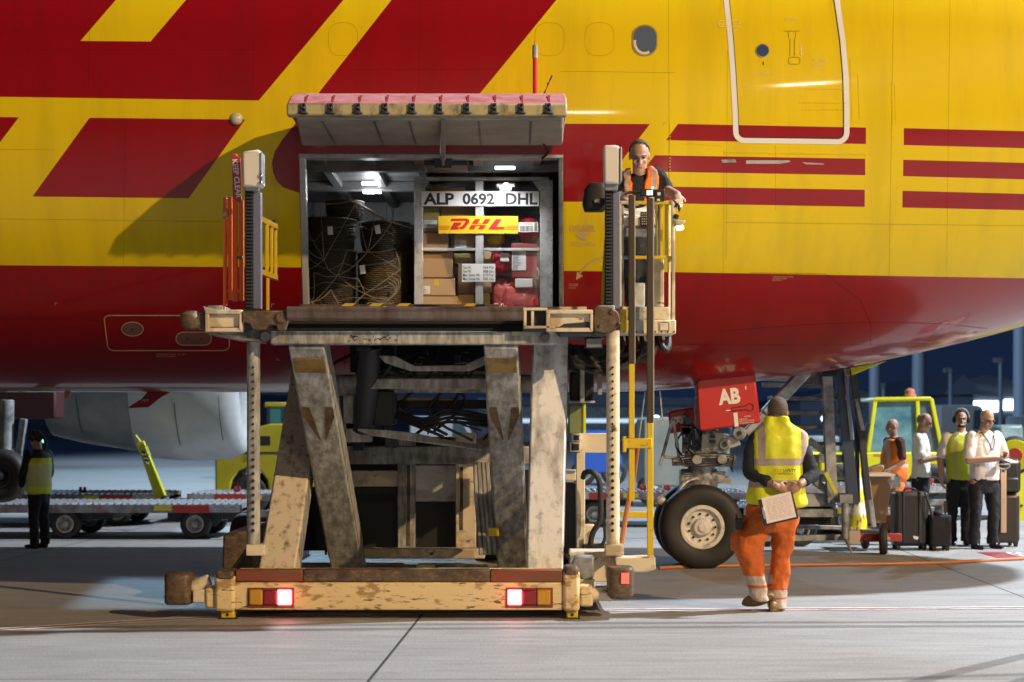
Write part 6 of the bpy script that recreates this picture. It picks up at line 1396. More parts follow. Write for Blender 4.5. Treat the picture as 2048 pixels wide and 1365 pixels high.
# captain with glasses, paper in hands
Yc = 22.6; cap_, bd, fr, T, ar = standing(ground_at(1968, Yc), 1.82, (.42, -.9), 'bald pilot in glasses and white shirt with black lanyard reading papers beside brown trolley case', SH, 'airline crew waiting on the apron', .42, {-1: ((.165, .03, .64), (.05, .17, .655)), 1: ((.155, .02, .625), (.03, .18, .640))}, belly=.022, slim=1.12, legs=(-.12, .13))
c, r, f, u, s = fr
for kx in (-1, 1):
    q = MB(); q.tube([c+r*(kx*.032+.020*math.cos(a*.524))*s+u*(.004+.015*math.sin(a*.524))*s+f*.100*s for a in range(12)], .0028, 5, closed=True)
    q.tube([c+r*kx*.052*s+f*.098*s+u*.006*s, c+r*kx*.080*s+u*.006*s+f*.01*s], .0028, 5); q.build('glasses', M['blacktxt'], bd, smooth=True)
epaulettes(cap_, T)
q = MB(); q.tube(bez([T(-.05, .03, .83), T(-.03, .075, .77), T(.0, .088, .70), T(.03, .075, .77), T(.05, .03, .83)], 20), .008, 6); q.build('lanyard', mat('lanyard_navy', (.04, .03, .09), .6), cap_, smooth=True)
q = MB(); w_ = (ar[-1][2]+ar[1][2])/2+f*.10; q.bar(w_-f*.02+Vector((0, 0, .015)), w_+f*.16+Vector((0, 0, .05)), .13, .012); po = q.build('folded_paper', PAPER, None, w_); tag(po, 'folded white papers in the hands of the bald pilot with glasses', 'papers')
# colleague in yellow vest and headset, smiling at us
Yc2 = 23.3
VG = mat('yellow_green_vest', (.48, .56, .03), .7, bump=.5, bscale=8, var=.2)
vg2 = banded('crew_vest', (.50, .58, .03), [(-.13, -.08, .9, 1.6, (.36, .38, .16)), (.08, .13, .9, 1.6, (.36, .38, .16))], .7, .5, 8)
c2, bd, fr, T, ar = standing(ground_at(1922, Yc2), 1.80, (-.12, -1), 'smiling dark haired crew member with ear defenders and yellow vest over white shirt', dict(top=M['shirt'], legs=M['darkcloth'], vest=vg2, hem=.46), 'airline crew waiting on the apron', .0, {-1: ((.13, .02, .63), (.06, .04, .50)), 1: ((.15, -.01, .635), (.145, .045, .49))}, hairm=M['hair'], legs=(-.05, .10), slim=.98)
c, r, f, u, s = fr
q = MB(); q.ell(c-u*.075*s+f*.052*s, (.052*s, .046*s, .032*s), (r, f, u)); q.build('beard', M['hair'], bd, smooth=True)
q = MB(); q.ell(c-u*.062*s+f*.104*s, (.026*s, .006*s, .007*s), (r, f, u)); q.build('smile', M['white'], bd, smooth=True)
for kx in (-1, 1):
    q = MB(); q.ell(c+r*kx*.092*s, (.026*s, .035*s, .045*s), (r, f, u)); q.build('ear_cup', M['black'], c2, smooth=True)
q = MB(); q.tube([c+r*.098*s*math.cos(a*math.pi/10)+u*(.03+.118*math.sin(a*math.pi/10))*s for a in range(11)], .012*s, 6); q.build('headset_band', mat('headset_grey', (.35, .35, .37), .4), c2, smooth=True)
epaulettes(c2, T)
# first officer with phone, profile to the right
Yc3 = 24.0
c3, bd, fr, T, ar = standing(ground_at(1841, Yc3), 1.78, (.93, -.36), 'balding pilot in white shirt facing right and tapping a phone behind black suitcase', SH, 'airline crew waiting on the apron', .40, {-1: ((.115, .03, .63), (.055, .185, .665)), 1: ((.12, .02, .625), (.03, .20, .660))}, skin=M['skin2'], hairm=M['greyhair'], crown=False, slim=.98)
epaulettes(c3, T); w_ = (ar[-1][2]+ar[1][2])/2
fo = Vector((.93, -.36, 0)).normalized(); phone(w_+fo*.07+Vector((0, 0, .02)), fo+Vector((0, 0, .25)), 'dark phone held up by the balding pilot behind the black suitcase')
q = MB(); q.box(T(.02, .075, .50), T(.06, .085, .545)); q.build('id_card', M['white'], c3)
# bald apron worker in orange vest, facing left
Yc4 = 25.6
om2 = banded('orange_crew_vest', (.74, .17, .02), [(-.6, .6, .98, 1.03, (.45, .33, .26)), (-.14, -.09, 1.0, 1.6, (.45, .33, .26))], .7, .5, 8)
c4, bd, fr, T, ar = standing(ground_at(1788, Yc4), 1.70, (-.92, -.25), 'bald worker in orange vest and trousers facing left beside the yellow tractor cab', dict(top=mat('dark_maroon_tee', (.06, .018, .015), .85, bump=.4, bscale=10), legs=mat('orange_trousers', (.60, .15, .012), .75, bump=.5, bscale=8), vest=om2, hem=.42), None, .12, {-1: ((.125, -.02, .63), (.10, .12, .545)), 1: ((.13, -.03, .63), (.10, .15, .55))}, belly=.028, slim=1.06, skin=M['skin2'])
for s_ in (-1, 1):
    q = MB(); q.ell(ar[s_][2]+Vector((-.05, 0, -.02)), (.06, .05, .05)); q.build('glove', M['black'], c4, smooth=True)
# dispatcher at the left edge, turned away
Yc5 = 22.7
vm5 = banded('lime_vest', (.66, .80, .02), [(-.4, .4, .80, 1.09, (.52, .58, .24)), (-.4, .4, 1.17, 1.28, (.015, .015, .015))], .7, .5, 8)
c5, bd, fr, T, ar = standing(ground_at(78, Yc5), 1.53, (-.80, .42), 'ponytailed ground worker in dark clothes and lime vest with headset, looking left', dict(top=M['darkcloth'], legs=M['darkcloth'], vest=vm5, hem=.43, sleeve_len=1.7), None, .12, {-1: ((.13, .05, .63), (.10, .12, .50)), 1: ((.14, .0, .63), (.12, .09, .49))}, hairm=M['hair'], slim=1.12, lean=.03, legs=(-.08, .10))
c, r, f, u, s = fr
q = MB(); q.tube(bez([c-f*.09*s+u*.06*s, c-f*.16*s+u*.0*s, c-f*.17*s-u*.09*s, c-f*.14*s-u*.17*s], 12), [.03*s]*4+[.028*s]*4+[.018*s]*5 if False else .026*s, 10); q.build('ponytail', M['hair'], bd, smooth=True)
for kx in (-1, 1):
    q = MB(); q.ell(c+r*kx*.09*s, (.022*s, .032*s, .04*s), (r, f, u)); q.build('ear_cup', M['black'], c5, smooth=True)
q = MB(); q.tube([c+r*.097*s*math.cos(a*math.pi/10)+u*(.02+.115*math.sin(a*math.pi/10))*s for a in range(11)], .010*s, 6); q.build('headset_band', M['darksteel'], c5, smooth=True)
q = MB(); q.ell(c-f*.10*s-u*.04*s+r*.03*s, (.016, .016, .02)); q.build('headset_light', mat('green_headset_light', (.1, .7, .3), .3, emit=(.15, 1, .45), estr=4), c5, smooth=True)
bk = (T(0, -.078, .735)); d_ = Vector((.42, .80, 0)); rx_ = (Vector((-.80, .42, 0)).normalized()).cross(Vector((0, 0, 1)))
q = MB(); lettering('', 'APRON', lambda x, y: bk+rx_*x-Vector((-.80, .42, 0)).normalized()*.012+Vector((0, 0, y)), -.08, .08, -.02, .03, None, None, bold=.02, mb=q) if False else None
# ================================================================== dollies, tractors, stairs, luggage
ROLL = mat('dolly_roller_metal', (.52, .55, .60), .35, .6, dirt=(.2, .21, .23), amt=.4, scale=14, soft=.3)
DFR = mat('dolly_frame_grey', (.26, .28, .31), .5, .3, dirt=(.10, .08, .08), amt=.4, scale=6, soft=.3, dirt2=(.30, .10, .08), amt2=.2, scale2=3)
REDD = mat('dolly_red_end', (.42, .035, .03), .45, var=.3)
def dolly(x0, x1, Y, zt, label, red=1, group='roller deck cargo dollies on the apron', width=1.7, ends=1, wheels=(0.15, 0.80), bar=False, stops=(.2, .55, .8)):
    """flat roller-deck dolly lying along X, near side at Y"""
    xs_ = sorted((x0, x1)); x0, x1 = xs_; root = empty('cargo_dolly', ((x0+x1)/2, Y+width/2, 0), label, 'dolly', group); Lx = x1-x0; h = .115
    q = MB(); q.box((x0, Y, zt-h), (x1, Y+.06, zt)); q.box((x0, Y+width-.06, zt-h), (x1, Y+width, zt)); q.box((x0, Y, zt-h), (x0+.06, Y+width, zt)); q.box((x1-.06, Y, zt-h), (x1, Y+width, zt)); q.box((x0, Y+.06, zt-h+.01), (x1, Y+width-.06, zt-.05)); q.build('deck_frame', DFR, root, bevel=.006)
    q = MB(); rr = random.Random(int(x0*100)); n = int(Lx/.10)
    for i in range(n):
        x = x0+.08+(Lx-.16)*i/(n-1); q.cyl((x, Y+.05, zt-.004), (x, Y+width-.05, zt-.004), .022, n=8)
        for yy in (.02, .5, 1.0): q.ell((x+rr.uniform(-.02, .02), Y+yy+.03, zt+.012), (.014, .014, .012), None, 8, 5)
    q.build('deck_roller', ROLL, root, smooth=True)
    ex = x1 if red > 0 else x0
    q = MB(); q.box((ex-red*.95, Y-.008, zt-h+.004), (ex-red*.45, Y, zt-.004)); q.build('red_end_panel', REDD, root)
    q = MB(); q.box((ex-red*.45, Y-.008, zt-h+.012), (ex-red*.02, Y, zt-.004)); q.build('pale_end_panel', ROLL, root)
    q = MB(); q.box((ex-red*1.22, Y-.010, zt-h+.03), (ex-red*.98, Y, zt-.015)); q.build('yellow_sticker', mat('sticker_yellow', (.55, .45, .05), .5), root)
    for t in stops:
        q = MB(); xx = x0+Lx*t; q.box((xx-.055, Y+.55, zt), (xx-.012, Y+.6, zt+.10)); q.box((xx+.012, Y+.55, zt), (xx+.055, Y+.6, zt+.10)); q.box((xx-.04, Y+.55, zt), (xx+.04, Y+.6, zt+.05)); q.build('load_stop', REDD, root, bevel=.006)
    for t in wheels:
        xx = x0+Lx*t
        q = MB(); q.box((xx-.42, Y+.25, zt-h-.13), (xx+.35, Y+width-.25, zt-h)); q.box((xx+.2, Y+.3, zt-h-.10), (xx+.62, Y+width-.3, zt-h)); q.cyl((xx, Y+.15, .215), (xx, Y+width-.15, .215), .04); q.build('axle_bogie', M['darksteel'], root, bevel=.01)
        for yy in (Y+.14, Y+width-.14): wheel(root, Vector((xx, yy, .212)), .215, .17, (0, -1, 0), .125, M['grey'], M['tyre'], 'wheel', holes=6 if yy < Y+.5 else 0, deep=.06)
    q = MB(); e = ex+red*.05; q.box((ex-red*.25, Y+width/2-.05, .27), (ex+red*.42, Y+width/2+.05, .37)); q.box((ex+red*.02, Y+width/2-.05, .15), (ex+red*.10, Y+width/2+.05, .30)); q.build('tow_hitch', DFR, root, bevel=.008)
    return root
X_ = lambda px, Y: (px-CX)*Y/F
dolly(X_(-130, 24.4), X_(483, 24.4), 24.4, .485, 'long roller deck dolly with bright red end nearest the loader', 1, wheels=(.42, .845), stops=())
dolly(X_(-260, 27.6), X_(322, 27.6), 27.6, .50, 'roller deck dolly with maroon end behind the front one at left', 1, wheels=(.10, .845), stops=(.47, .70))
dolly(X_(374, 28.6), X_(820, 28.6), 28.6, .47, 'roller deck dolly starting with a red end in front of the yellow tractor', -1, wheels=(.5, .9), stops=(.20, .26, .6))
dolly(X_(1120, 27.2), X_(1500, 27.2), 27.2, .55, 'roller deck dolly standing behind the nose wheel', -1, wheels=(.18, .75), stops=(.3, .45, .58))
dolly(X_(1560, 28.0), X_(1905, 28.0), 28.0, .62, 'roller deck dolly behind the pilots and the black suitcase', 1, wheels=(.1, .7), stops=(.72, .84, .92))
dolly(X_(1480, 25.4), X_(1838, 25.4), 25.4, .40, 'low roller deck dolly with red end beside the smallest bag', 1, wheels=(.1, .6), stops=())
# raised yellow tow bar
tb = empty('tow_bar', P(328, 1003, 26.6), 'yellow tow bar with striped band raised up at the end of the dolly', 'tow bar')
q = MB(); q.bar(P(324, 1000, 26.6), P(281, 884, 26.6), .17, .08, up=Vector((0, 1, 0)), w2=.11); q.bar(P(331, 998, 26.55), P(287, 886, 26.55), .03, .03, up=Vector((0, 1, 0))); q.build('bar', M['lime'], tb, bevel=.008)
q = MB(); q.cyl(P(281, 886, 26.6), P(271, 870, 26.6), .025, .012); q.build('coupling_pin', M['lime'], tb, smooth=True)
for i in range(3):
    q = MB(); q.bar(P(284+3.2*i, 903+8*i, 26.53), P(290+3.2*i, 907.5+8*i, 26.53), .035, .006, up=Vector((0, 1, 0))); q.build('dark_band', M['dark'], tb)
    q = MB(); q.bar(P(285.5+3.2*i, 907+8*i, 26.53), P(291.5+3.2*i, 911.5+8*i, 26.53), .028, .006, up=Vector((0, 1, 0))); q.build('white_band', M['white'], tb)
q = MB(); q.tube([P(288, 894, 26.55), P(293, 892, 26.5), P(300, 910, 26.5), P(294, 912, 26.55)], .012, 6); q.build('grab_handle', M['lime'], tb, smooth=True)
q = MB(); q.ell(P(331, 1000, 26.5), (.07, .07, .07)); q.build('pivot', M['darksteel'], tb, smooth=True)

# baggage tractor, left, mostly behind the loader
YT = 31.0
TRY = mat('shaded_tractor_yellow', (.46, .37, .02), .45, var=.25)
def tractor(label, x0, Y, sgn=1, zoff=0.0, name='baggage_tractor'):
    root = empty(name, (x0+sgn*1.6, Y+.7, 0), label, 'tractor'); X = lambda d: x0+sgn*d
    q = MB(); pr = lambda pts: q.ext([Vector((X(a), Y, c)) for a, c in (pts if sgn > 0 else pts)], Vector((0, 1.4, 0)))
    pr([(0, .46), (0, 1.06), (.10, 1.06), (.12, 1.38), (.98, 1.62), (1.6, 1.62), (1.6, .9), (2.3, .9), (2.3, .40), (.95, .40), (.92, .62), (.80, .78), (.60, .84), (.42, .78), (.30, .62), (.26, .40), (.02, .40)])
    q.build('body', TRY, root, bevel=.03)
    q = MB(); q.box((X(.62), Y-.006, 1.24), (X(.98), Y, 1.40)); q.build('bonnet_vent', M['dark'], root)
    q = MB(); q.box((X(.14), Y-.01, 1.095), (X(1.55), Y, 1.12)); q.build('trim_strip', M['darksteel'], root)
    for dx in (.60, 1.9): wheel(root, Vector((X(dx), Y+.12, .36)), .36, .22, (0, -1, 0), .16, M['darksteel'], M['tyre'], 'wheel', holes=0); wheel(root, Vector((X(dx), Y+1.28, .36)), .36, .22, (0, 1, 0), .16, M['darksteel'], M['tyre'], 'wheel', holes=0)
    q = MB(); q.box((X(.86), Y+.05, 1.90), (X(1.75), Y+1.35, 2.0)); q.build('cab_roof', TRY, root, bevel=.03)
    q = MB()
    for dx in (.94, 1.25, 1.68):
        for yy in (.08, 1.30): q.box((X(dx)-.03, Y+yy-.03, .9), (X(dx)+.03, Y+yy+.03, 1.92))
    q.build('cab_pillar', M['darksteel'], root)
    q = MB(); q.box((X(.94), Y+.10, 1.5), (X(.96), Y+1.28, 1.9)); q.box((X(.97), Y+.07, 1.55), (X(1.66), Y+.08, 1.9)); q.build('cab_window', mat('teal_glass', (.05, .20, .20), .12, spec=.7), root)
    q = MB(); q.ell((X(.12), Y-.01, 1.11), (.04, .02, .025)); q.build('marker_lamp', mat('lit_marker', (1, .9, .4), .3, emit=(1, .9, .4), estr=2), root, smooth=True)
    return root
t1 = tractor('lime yellow baggage tractor with teal cab windows partly hidden behind the loader', X_(430, YT), YT)
q = MB(); lettering('', 'DHL 173', lambda x, y: Vector((x, YT-.008, y)), X_(487, YT), X_(513, YT), .94, 1.05, None, None, mb=q, bold=.01); q.build('fleet_number', mat('olive_number', (.16, .16, .01), .6), t1)
# big yellow tow truck behind the aircrew
Yk = 32.0; kx = lambda px: X_(px, Yk); kz = lambda py: EYE-(py-HY)*Yk/F
tk = empty('tow_tractor', (kx(1810), Yk+.9, 0), 'large bright yellow tow tractor with glazed cab and beacon behind the pilots', 'tractor')
YLM = mat('tow_yellow', (.62, .60, .012), .35, var=.12)
q = MB(); q.prism([(1640, 905), (1640, 960), (1902, 960), (1902, 938), (1886, 938), (1884, 920), (1878, 905)], Yk, 1.8); q.pb(1560, 905, 1640, 952, Yk+.1, 1.6); q.build('chassis_body', YLM, tk, bevel=.03)
def cabside(q, Y0):
    for a, c in (((1736, 904), (1750, 800)), ((1750, 800), (1862, 798)), ((1862, 798), (1884, 905)), ((1834, 800), (1838, 905))): q.bar(P(*a, Y0), P(*c, Y0), .075, .07, up=Vector((0, 1, 0)))
q = MB(); cabside(q, Yk+.05); cabside(q, Yk+1.65); q.hexa([P(1745, 802, Yk), P(1864, 800, Yk), P(1864, 800, Yk)+Vector((0, 1.7, 0)), P(1745, 802, Yk)+Vector((0, 1.7, 0)), P(1750, 795, Yk), P(1862, 794, Yk), P(1862, 794, Yk)+Vector((0, 1.7, 0)), P(1750, 795, Yk)+Vector((0, 1.7, 0))]); q.build('cab_frame', YLM, tk, bevel=.015)
q = MB(); q.prism([(1740, 904), (1752, 802), (1833, 801), (1836, 904)], Yk+.06, .02); q.build('side_window', mat('cab_glass', (.06, .16, .20), .12, spec=.6, dirt=(.20, .38, .40), amt=.42, scale=3, soft=.4), tk)
q = MB(); q.prism([(1840, 904), (1838, 802), (1859, 801), (1879, 904)], Yk+.06, .02); q.build('rear_window', mat('cab_glass_grey', (.10, .13, .16), .12, spec=.6), tk)
q = MB(); q.pb(1776, 850, 1800, 905, Yk+.5, .5); q.build('driver_seat', M['dark'], tk, bevel=.05)
q = MB(); q.lathe(P(1820, 795, Yk+.8), (0, 0, 1), [(0, .12), (.04, .12), (.05, .10), (.13, .09), (.17, .03), (.175, .0005)], 18); q.build('beacon', mat('beacon_lens', (.45, .16, .12), .3), tk, smooth=True)
q = MB(); q.bar(P(1738, 846, Yk-.1), P(1732, 866, Yk-.1), .18, .06); q.build('wing_mirror', M['black'], tk, bevel=.02)
for px in (1680, 1862): wheel(tk, Vector((kx(px), Yk+.1, .45)), .45, .3, (0, -1, 0), .22, M['darksteel'], M['tyre'], 'wheel', holes=0)
q = MB(); q.pb(1748, 908, 1772, 913, Yk-.006, .01); q.build('worn_stripe', M['hose'], tk)
# another yellow unit at the right edge with a hose reel
Yr = 29.0
rl = empty('service_unit', P(2075, 1010, Yr), 'yellow ground unit with red centred hose reel at the right edge behind the luggage', 'ground unit')
q = MB(); q.prism([(2028, 1045), (2028, 905), (2060, 895), (2180, 895), (2180, 1045)], Yr+.2, 1.4); q.build('housing', YLM, rl, bevel=.03)
q = MB(); q.cyl(P(2030, 911, Yr+.2), P(2030, 911, Yr-.05), .26, n=32); q.build('reel_flange', YLM, rl, bevel=.01)
q = MB(); q.cyl(P(2030, 911, Yr-.05), P(2030, 911, Yr-.09), .12, n=24); q.build('reel_hub', REDD, rl, bevel=.005)
q = MB(); q.tube([P(2030+33*math.cos(a*.262), 911+33*math.sin(a*.262), Yr+.1) for a in range(24)], .05, 8, closed=True); q.build('hose_coil', M['black'], rl, smooth=True)
for px in (2050, 2140): wheel(rl, Vector((X_(px, Yr), Yr+.3, .25)), .25, .18, (0, -1, 0), .13, M['darksteel'], M['tyre'], 'wheel', holes=0)

# ---- aircrew stairs under the nose
YS = 22.0
st = empty('boarding_stairs', (X_(1640, YS), YS+.4, 0), 'grey galvanised boarding steps with open treads under the aircraft nose', 'stairs')
def bars(name, m, lst, parent=None, bevel=.006):
    q = MB()
    for a, c, Y1, Y2, w, h in lst: q.bar(P(*a, Y1), P(*c, Y2), w, h, up=Vector((0, 1, 0)))
    return q.build(name, m, parent or st, bevel=bevel)
bars('side_post', M['greysteel'], [((1653, 745), (1664, 1006), YS-.2, YS-.2, .13, .12)])
bars('side_post', mat('blue_dark_steel', (.05, .07, .11), .4, .5), [((1680, 738), (1706, 1010), YS-.1, YS-.1, .14, .1)])
bars('side_post', M['chrome'], [((1690, 738), (1704, 880), YS-.18, YS-.18, .05, .04), ((1698, 738), (1692, 800), YS-.16, YS-.16, .035, .03)])
bars('side_post', M['darksteel'], [((1703, 738), (1722, 860), YS, YS, .09, .08), ((1722, 860), (1736, 1000), YS, YS, .08, .08), ((1712, 800), (1716, 1005), YS+.1, YS+.1, .05, .05)])
bars('hand_rail', M['greysteel'], [((1712, 798), (1726, 862), YS-.3, YS-.3, .05, .04)])
q = MB(); q.box(P(1645, 740, YS-.3), P(1664, 755, YS+.1)); q.build('post_cap', M['black'], st, bevel=.01)
for y in (797, 826, 855, 888): bars('stair_tread', M['greysteel'], [((1540, y), (1690, y), YS+.3, YS+.3, .05, .42)])
bars('top_beam', M['greysteel'], [((1525, 752), (1658, 757), YS, YS, .12, .2), ((1525, 770), (1654, 772), YS+.1, YS+.1, .06, .1)])
bars('cross_brace', M['greysteel'], [((1618, 880), (1656, 910), YS-.1, YS-.1, .08, .05), ((1625, 960), (1662, 988), YS-.12, YS-.12, .09, .05), ((1500, 985), (1568, 930), YS, YS, .07, .05), ((1668, 935), (1700, 960), YS, YS, .06, .04), ((1560, 918), (1700, 918), YS+.1, YS+.1, .10, .06), ((1590, 945), (1700, 945), YS+.1, YS+.1, .05, .06)])
bars('base_frame', M['greysteel'], [((1560, 1000), (1668, 1000), YS, YS, .16, .3), ((1560, 1025), (1668, 1025), YS, YS, .10, .5), ((1500, 1078), (1690, 1075), YS-.1, YS-.1, .07, .08), ((1500, 1052), (1690, 1056), YS+.3, YS+.3, .05, .06)])
q = MB()
for i in range(14): q.pb(1596+5*i, 1008, 1598+5*i, 1048, YS-.02, .03)
q.pb(1590, 1006, 1670, 1050, YS+.02, .05); q.build('step_grating', M['darksteel'], st)
bars('yellow_lever', M['lime'], [((1650, 945), (1672, 988), YS-.35, YS-.35, .05, .03)])
q = MB(); q.cyl(P(1690, 1000, YS-.35), P(1691, 1078, YS-.35), .045); q.cyl(P(1691, 1075, YS-.35), Vector((X_(1692, YS), YS-.35, .02)), .03, .012); q.box(P(1680, 990, YS-.4), P(1702, 1006, YS-.28)); j = q.build('jack_leg', M['greysteel'], st, smooth=True)
q = MB(); q.add([P(1700, 736, YS-.4), P(1775, 722, YS-.2), P(1704, 751, YS-.4), P(1700, 736, YS+1.4), P(1775, 722, YS+1.2), P(1704, 751, YS+1.4)], [(0, 1, 2), (5, 4, 3), (0, 3, 4, 1), (1, 4, 5, 2), (2, 5, 3, 0)]); q.build('canopy', YLM, st, bevel=.01)
# far wheels of the stairs
for px in (1530, 1600): wheel(st, Vector((X_(px, YS+1.0), YS+1.0, .22)), .22, .14, (0, -1, 0), .12, M['grey'], M['tyre'], 'wheel', holes=0)
# little red tow cart beside it
ct = empty('tow_cart', (X_(1745, 21.8), 22.0, 0), 'low red bar cart with one upright black wheel beside the boarding steps', 'cart')
q = MB(); q.pb(1718, 1068, 1804, 1083, 21.75, .12); q.build('cart_bar', REDD, ct, bevel=.008)
q = MB(); q.pb(1698, 1062, 1721, 1090, 21.7, .25); q.pb(1700, 1054, 1706, 1062, 21.75, .08); q.pb(1714, 1054, 1720, 1062, 21.75, .08); q.build('hitch_block', mat('pale_hitch', (.50, .42, .36), .5, var=.2), ct, bevel=.01)
q = MB(); q.pb(1700, 1060, 1770, 1068, 22.1, .8); q.build('cart_deck', M['darksteel'], ct, bevel=.01)
wheel(ct, Vector((X_(1767, 21.6), 21.6, .195)), .195, .10, (1, -.25, 0), .09, M['grey'], M['tyre'], 'wheel', holes=0); wheel(ct, Vector((X_(1730, 22.6), 22.6, .13)), .13, .08, (1, 0, 0), .07, M['grey'], M['tyre'], 'wheel', holes=0)
# traffic cone on the cart
Yn = 22.4; cb_ = P(1716, 1059, Yn)
q = MB(); q.lathe((cb_.x, Yn, cb_.z), (0, 0, 1), [(0, .125), (.02, .123), (.02+.76, .028), (.79, .020), (.79, .0005)], 28)
for f_i in range(len(q.f)): pass
cm_ = mat('cone_yellow_white', (.62, .56, .02), .5); t = cm_.node_tree; N = t.nodes; L = t.links; tc = N.new('ShaderNodeTexCoord'); sp = N.new('ShaderNodeSeparateXYZ'); L.new(tc.outputs['Object'], sp.inputs[0]); src = None
for lo, hi in ((.18, .34), (.50, .66)):
    kx_ = N.new('ShaderNodeMath'); kx_.operation = 'COMPARE'; L.new(sp.outputs[2], kx_.inputs[0]); kx_.inputs[1].default_value = (lo+hi)/2; kx_.inputs[2].default_value = (hi-lo)/2
    mx = N.new('ShaderNodeMixRGB'); mx.inputs[2].default_value = (.66, .62, .58, 1); L.new(kx_.outputs[0], mx.inputs[0])
    if src is None: mx.inputs[1].default_value = (.62, .56, .02, 1)
    else: L.new(src, mx.inputs[1])
    src = mx.outputs[0]
n_ = N.new('ShaderNodeTexNoise'); n_.inputs['Scale'].default_value = 9; r_ = N.new('ShaderNodeMapRange'); r_.inputs['From Min'].default_value = .55; r_.inputs['From Max'].default_value = .68; L.new(n_.outputs['Fac'], r_.inputs[0]); mx = N.new('ShaderNodeMixRGB'); mx.inputs[2].default_value = (.14, .12, .07, 1); L.new(src, mx.inputs[1]); L.new(r_.outputs[0], mx.inputs[0]); L.new(mx.outputs[0], N['Principled BSDF'].inputs['Base Color'])
cn = q.build('traffic_cone', cm_, None, cb_, smooth=True); tag(cn, 'scuffed yellow and white traffic cone standing on the red bar cart', 'traffic cone')
q = MB(); q.box((cb_.x-.16, Yn-.16, cb_.z-.02), (cb_.x+.16, Yn+.16, cb_.z+.012)); q.build('base_plate', YLM, cn, bevel=.01)
# orange brown bin with a plastic bag
Yb = 24.0; bn = empty('waste_bin', P(1750, 1048, Yb), 'open lidded brown waste bin with clear plastic bag over its rim', 'bin')
BRN = mat('brown_plastic', (.36, .19, .08), .45, var=.15)
bb_ = P(1750, 1048, Yb)
q = MB(); q.loft([(P(1750, 1046, Yb), .125, .13), (P(1752, 960, Yb), .20, .2), (P(1752, 950, Yb), .225, .22), (P(1752, 944, Yb), .225, .22)], 20, 5); q.build('tub', BRN, bn, bevel=.008)
q = MB(); q.prism([(1734, 946), (1744, 936), (1762, 930), (1769, 931), (1769, 940), (1765, 946)], Yb-.1, .35); q.build('lid', BRN, bn, bevel=.02)
q = MB(); q.cyl(Vector((bb_.x-.12, Yb+.1, .08)), Vector((bb_.x+.12, Yb+.1, .08)), .08)
q.box((bb_.x-.12, Yb-.1, .02), (bb_.x+.12, Yb+.12, bb_.z+.02)); q.build('bin_foot', M['black'], bn, bevel=.01)
q = MB(); rr = random.Random(9); q.ell(P(1782, 962, Yb-.1), (.11, .10, .10), None, 26, 18)
for i, v in enumerate(q.v): d = v-P(1782, 962, Yb-.1); q.v[i] = v+d*(.25*math.sin(v.x*60)+.2*math.sin(v.z*75+v.y*50))
q.bar(P(1732, 950, Yb-.2), P(1784, 950, Yb-.2), .45, .03, up=Vector((0, 0, 1)))
q.build('plastic_bag', mat('milky_film', (.62, .62, .68), .2, spec=.8), bn, smooth=True)
bars('stay_strut', M['greysteel'], [((1736, 962), (1748, 1055), Yb-.3, Yb-.3, .06, .04)], bn)

# ---- luggage
def case(name, x0, y0, x1, y1, Y, dep, m, label, cat, r=.05, wheels_=True):
    a, c = P(x0, y0, Y), P(x1, y1, Y); root = empty(name, ((a.x+c.x)/2, Y+dep/2, max(c.z, 0)), label, cat)
    q = MB(); z0 = .05 if wheels_ else c.z; q.box((a.x, Y, z0), (c.x, Y+dep, a.z)); q.build('shell', m, root, bevel=r, seg=4)
    if wheels_:
        for xx in (a.x+.05, c.x-.05):
            for yy in (Y+.05, Y+dep-.05): q = MB(); q.cyl((xx-.02, yy, .03), (xx+.02, yy, .03), .03, n=14); q.box((xx-.025, yy-.03, .035), (xx+.025, yy+.03, .09)); q.build('castor', M['black'], root)
    return root, a, c
s1, a, c = case('suitcase', 1790, 984, 1858, 1086, 22.3, .32, M['bagblack'], 'big black hard suitcase standing in front of the balding pilot', 'suitcase', .05)
q = MB(); q.box((c.x-.13, 22.28, .10), (c.x-.10, 22.64, a.z+.006)); q.box((a.x+.10, 22.28, .10), (a.x+.115, 22.64, a.z+.004)); q.build('zip_band', M['darksteel'], s1, bevel=.004)
q = MB(); q.tube(bez([(a.x+.14, 22.42, a.z-.005), (a.x+.16, 22.42, a.z+.035), (c.x-.16, 22.42, a.z+.035), (c.x-.14, 22.42, a.z-.005)], 14), .012, 6); q.build('top_handle', M['black'], s1, smooth=True)
q = MB(); q.prism([(1826, 1072), (1838, 1074), (1835, 1080), (1828, 1078)], 22.29, .01); q.build('corner_scuff', M['white'], s1)
s2, a, c = case('trolley_bag', 1862, 1030, 1904, 1084, 22.2, .26, M['darkcloth'], 'small black soft trolley bag between the big suitcase and the pilots', 'bag', .035)
q = MB(); q.tube([(c.x-.06, 22.3, a.z), (c.x-.06, 22.3, a.z+.16)], .014, 6); q.bar((c.x-.06, 22.3, a.z+.02), (c.x-.06, 22.3, a.z+.17), .035, .03); q.build('pull_handle', M['black'], s2, smooth=True)
q = MB(); q.tube(bez([(a.x+.02, 22.2, a.z-.05), (a.x-.02, 22.19, a.z+.10), (a.x-.08, 22.2, a.z+.28)], 10), .014, 6); q.build('shoulder_strap', M['black'], s2, smooth=True)
q = MB(); q.ell((a.x+.10, 22.26, a.z+.02), (.06, .08, .035)); q.build('top_pouch', M['darkcloth'], s2, smooth=True)
s3, a, c = case('suitcase', 1990, 988, 2041, 1083, 22.9, .36, mat('brown_black_shell', (.035, .026, .024), .35, var=.2), 'dark brown trolley suitcase with extended pale handle beside the bald pilot', 'suitcase', .05)
q = MB(); q.pb(2002, 940, 2013, 998, 22.62, .03); q.pb(2003, 938, 2010, 945, 22.62, .03); q.build('pull_strap', mat('beige_strap', (.62, .45, .34), .6), s3, bevel=.003)
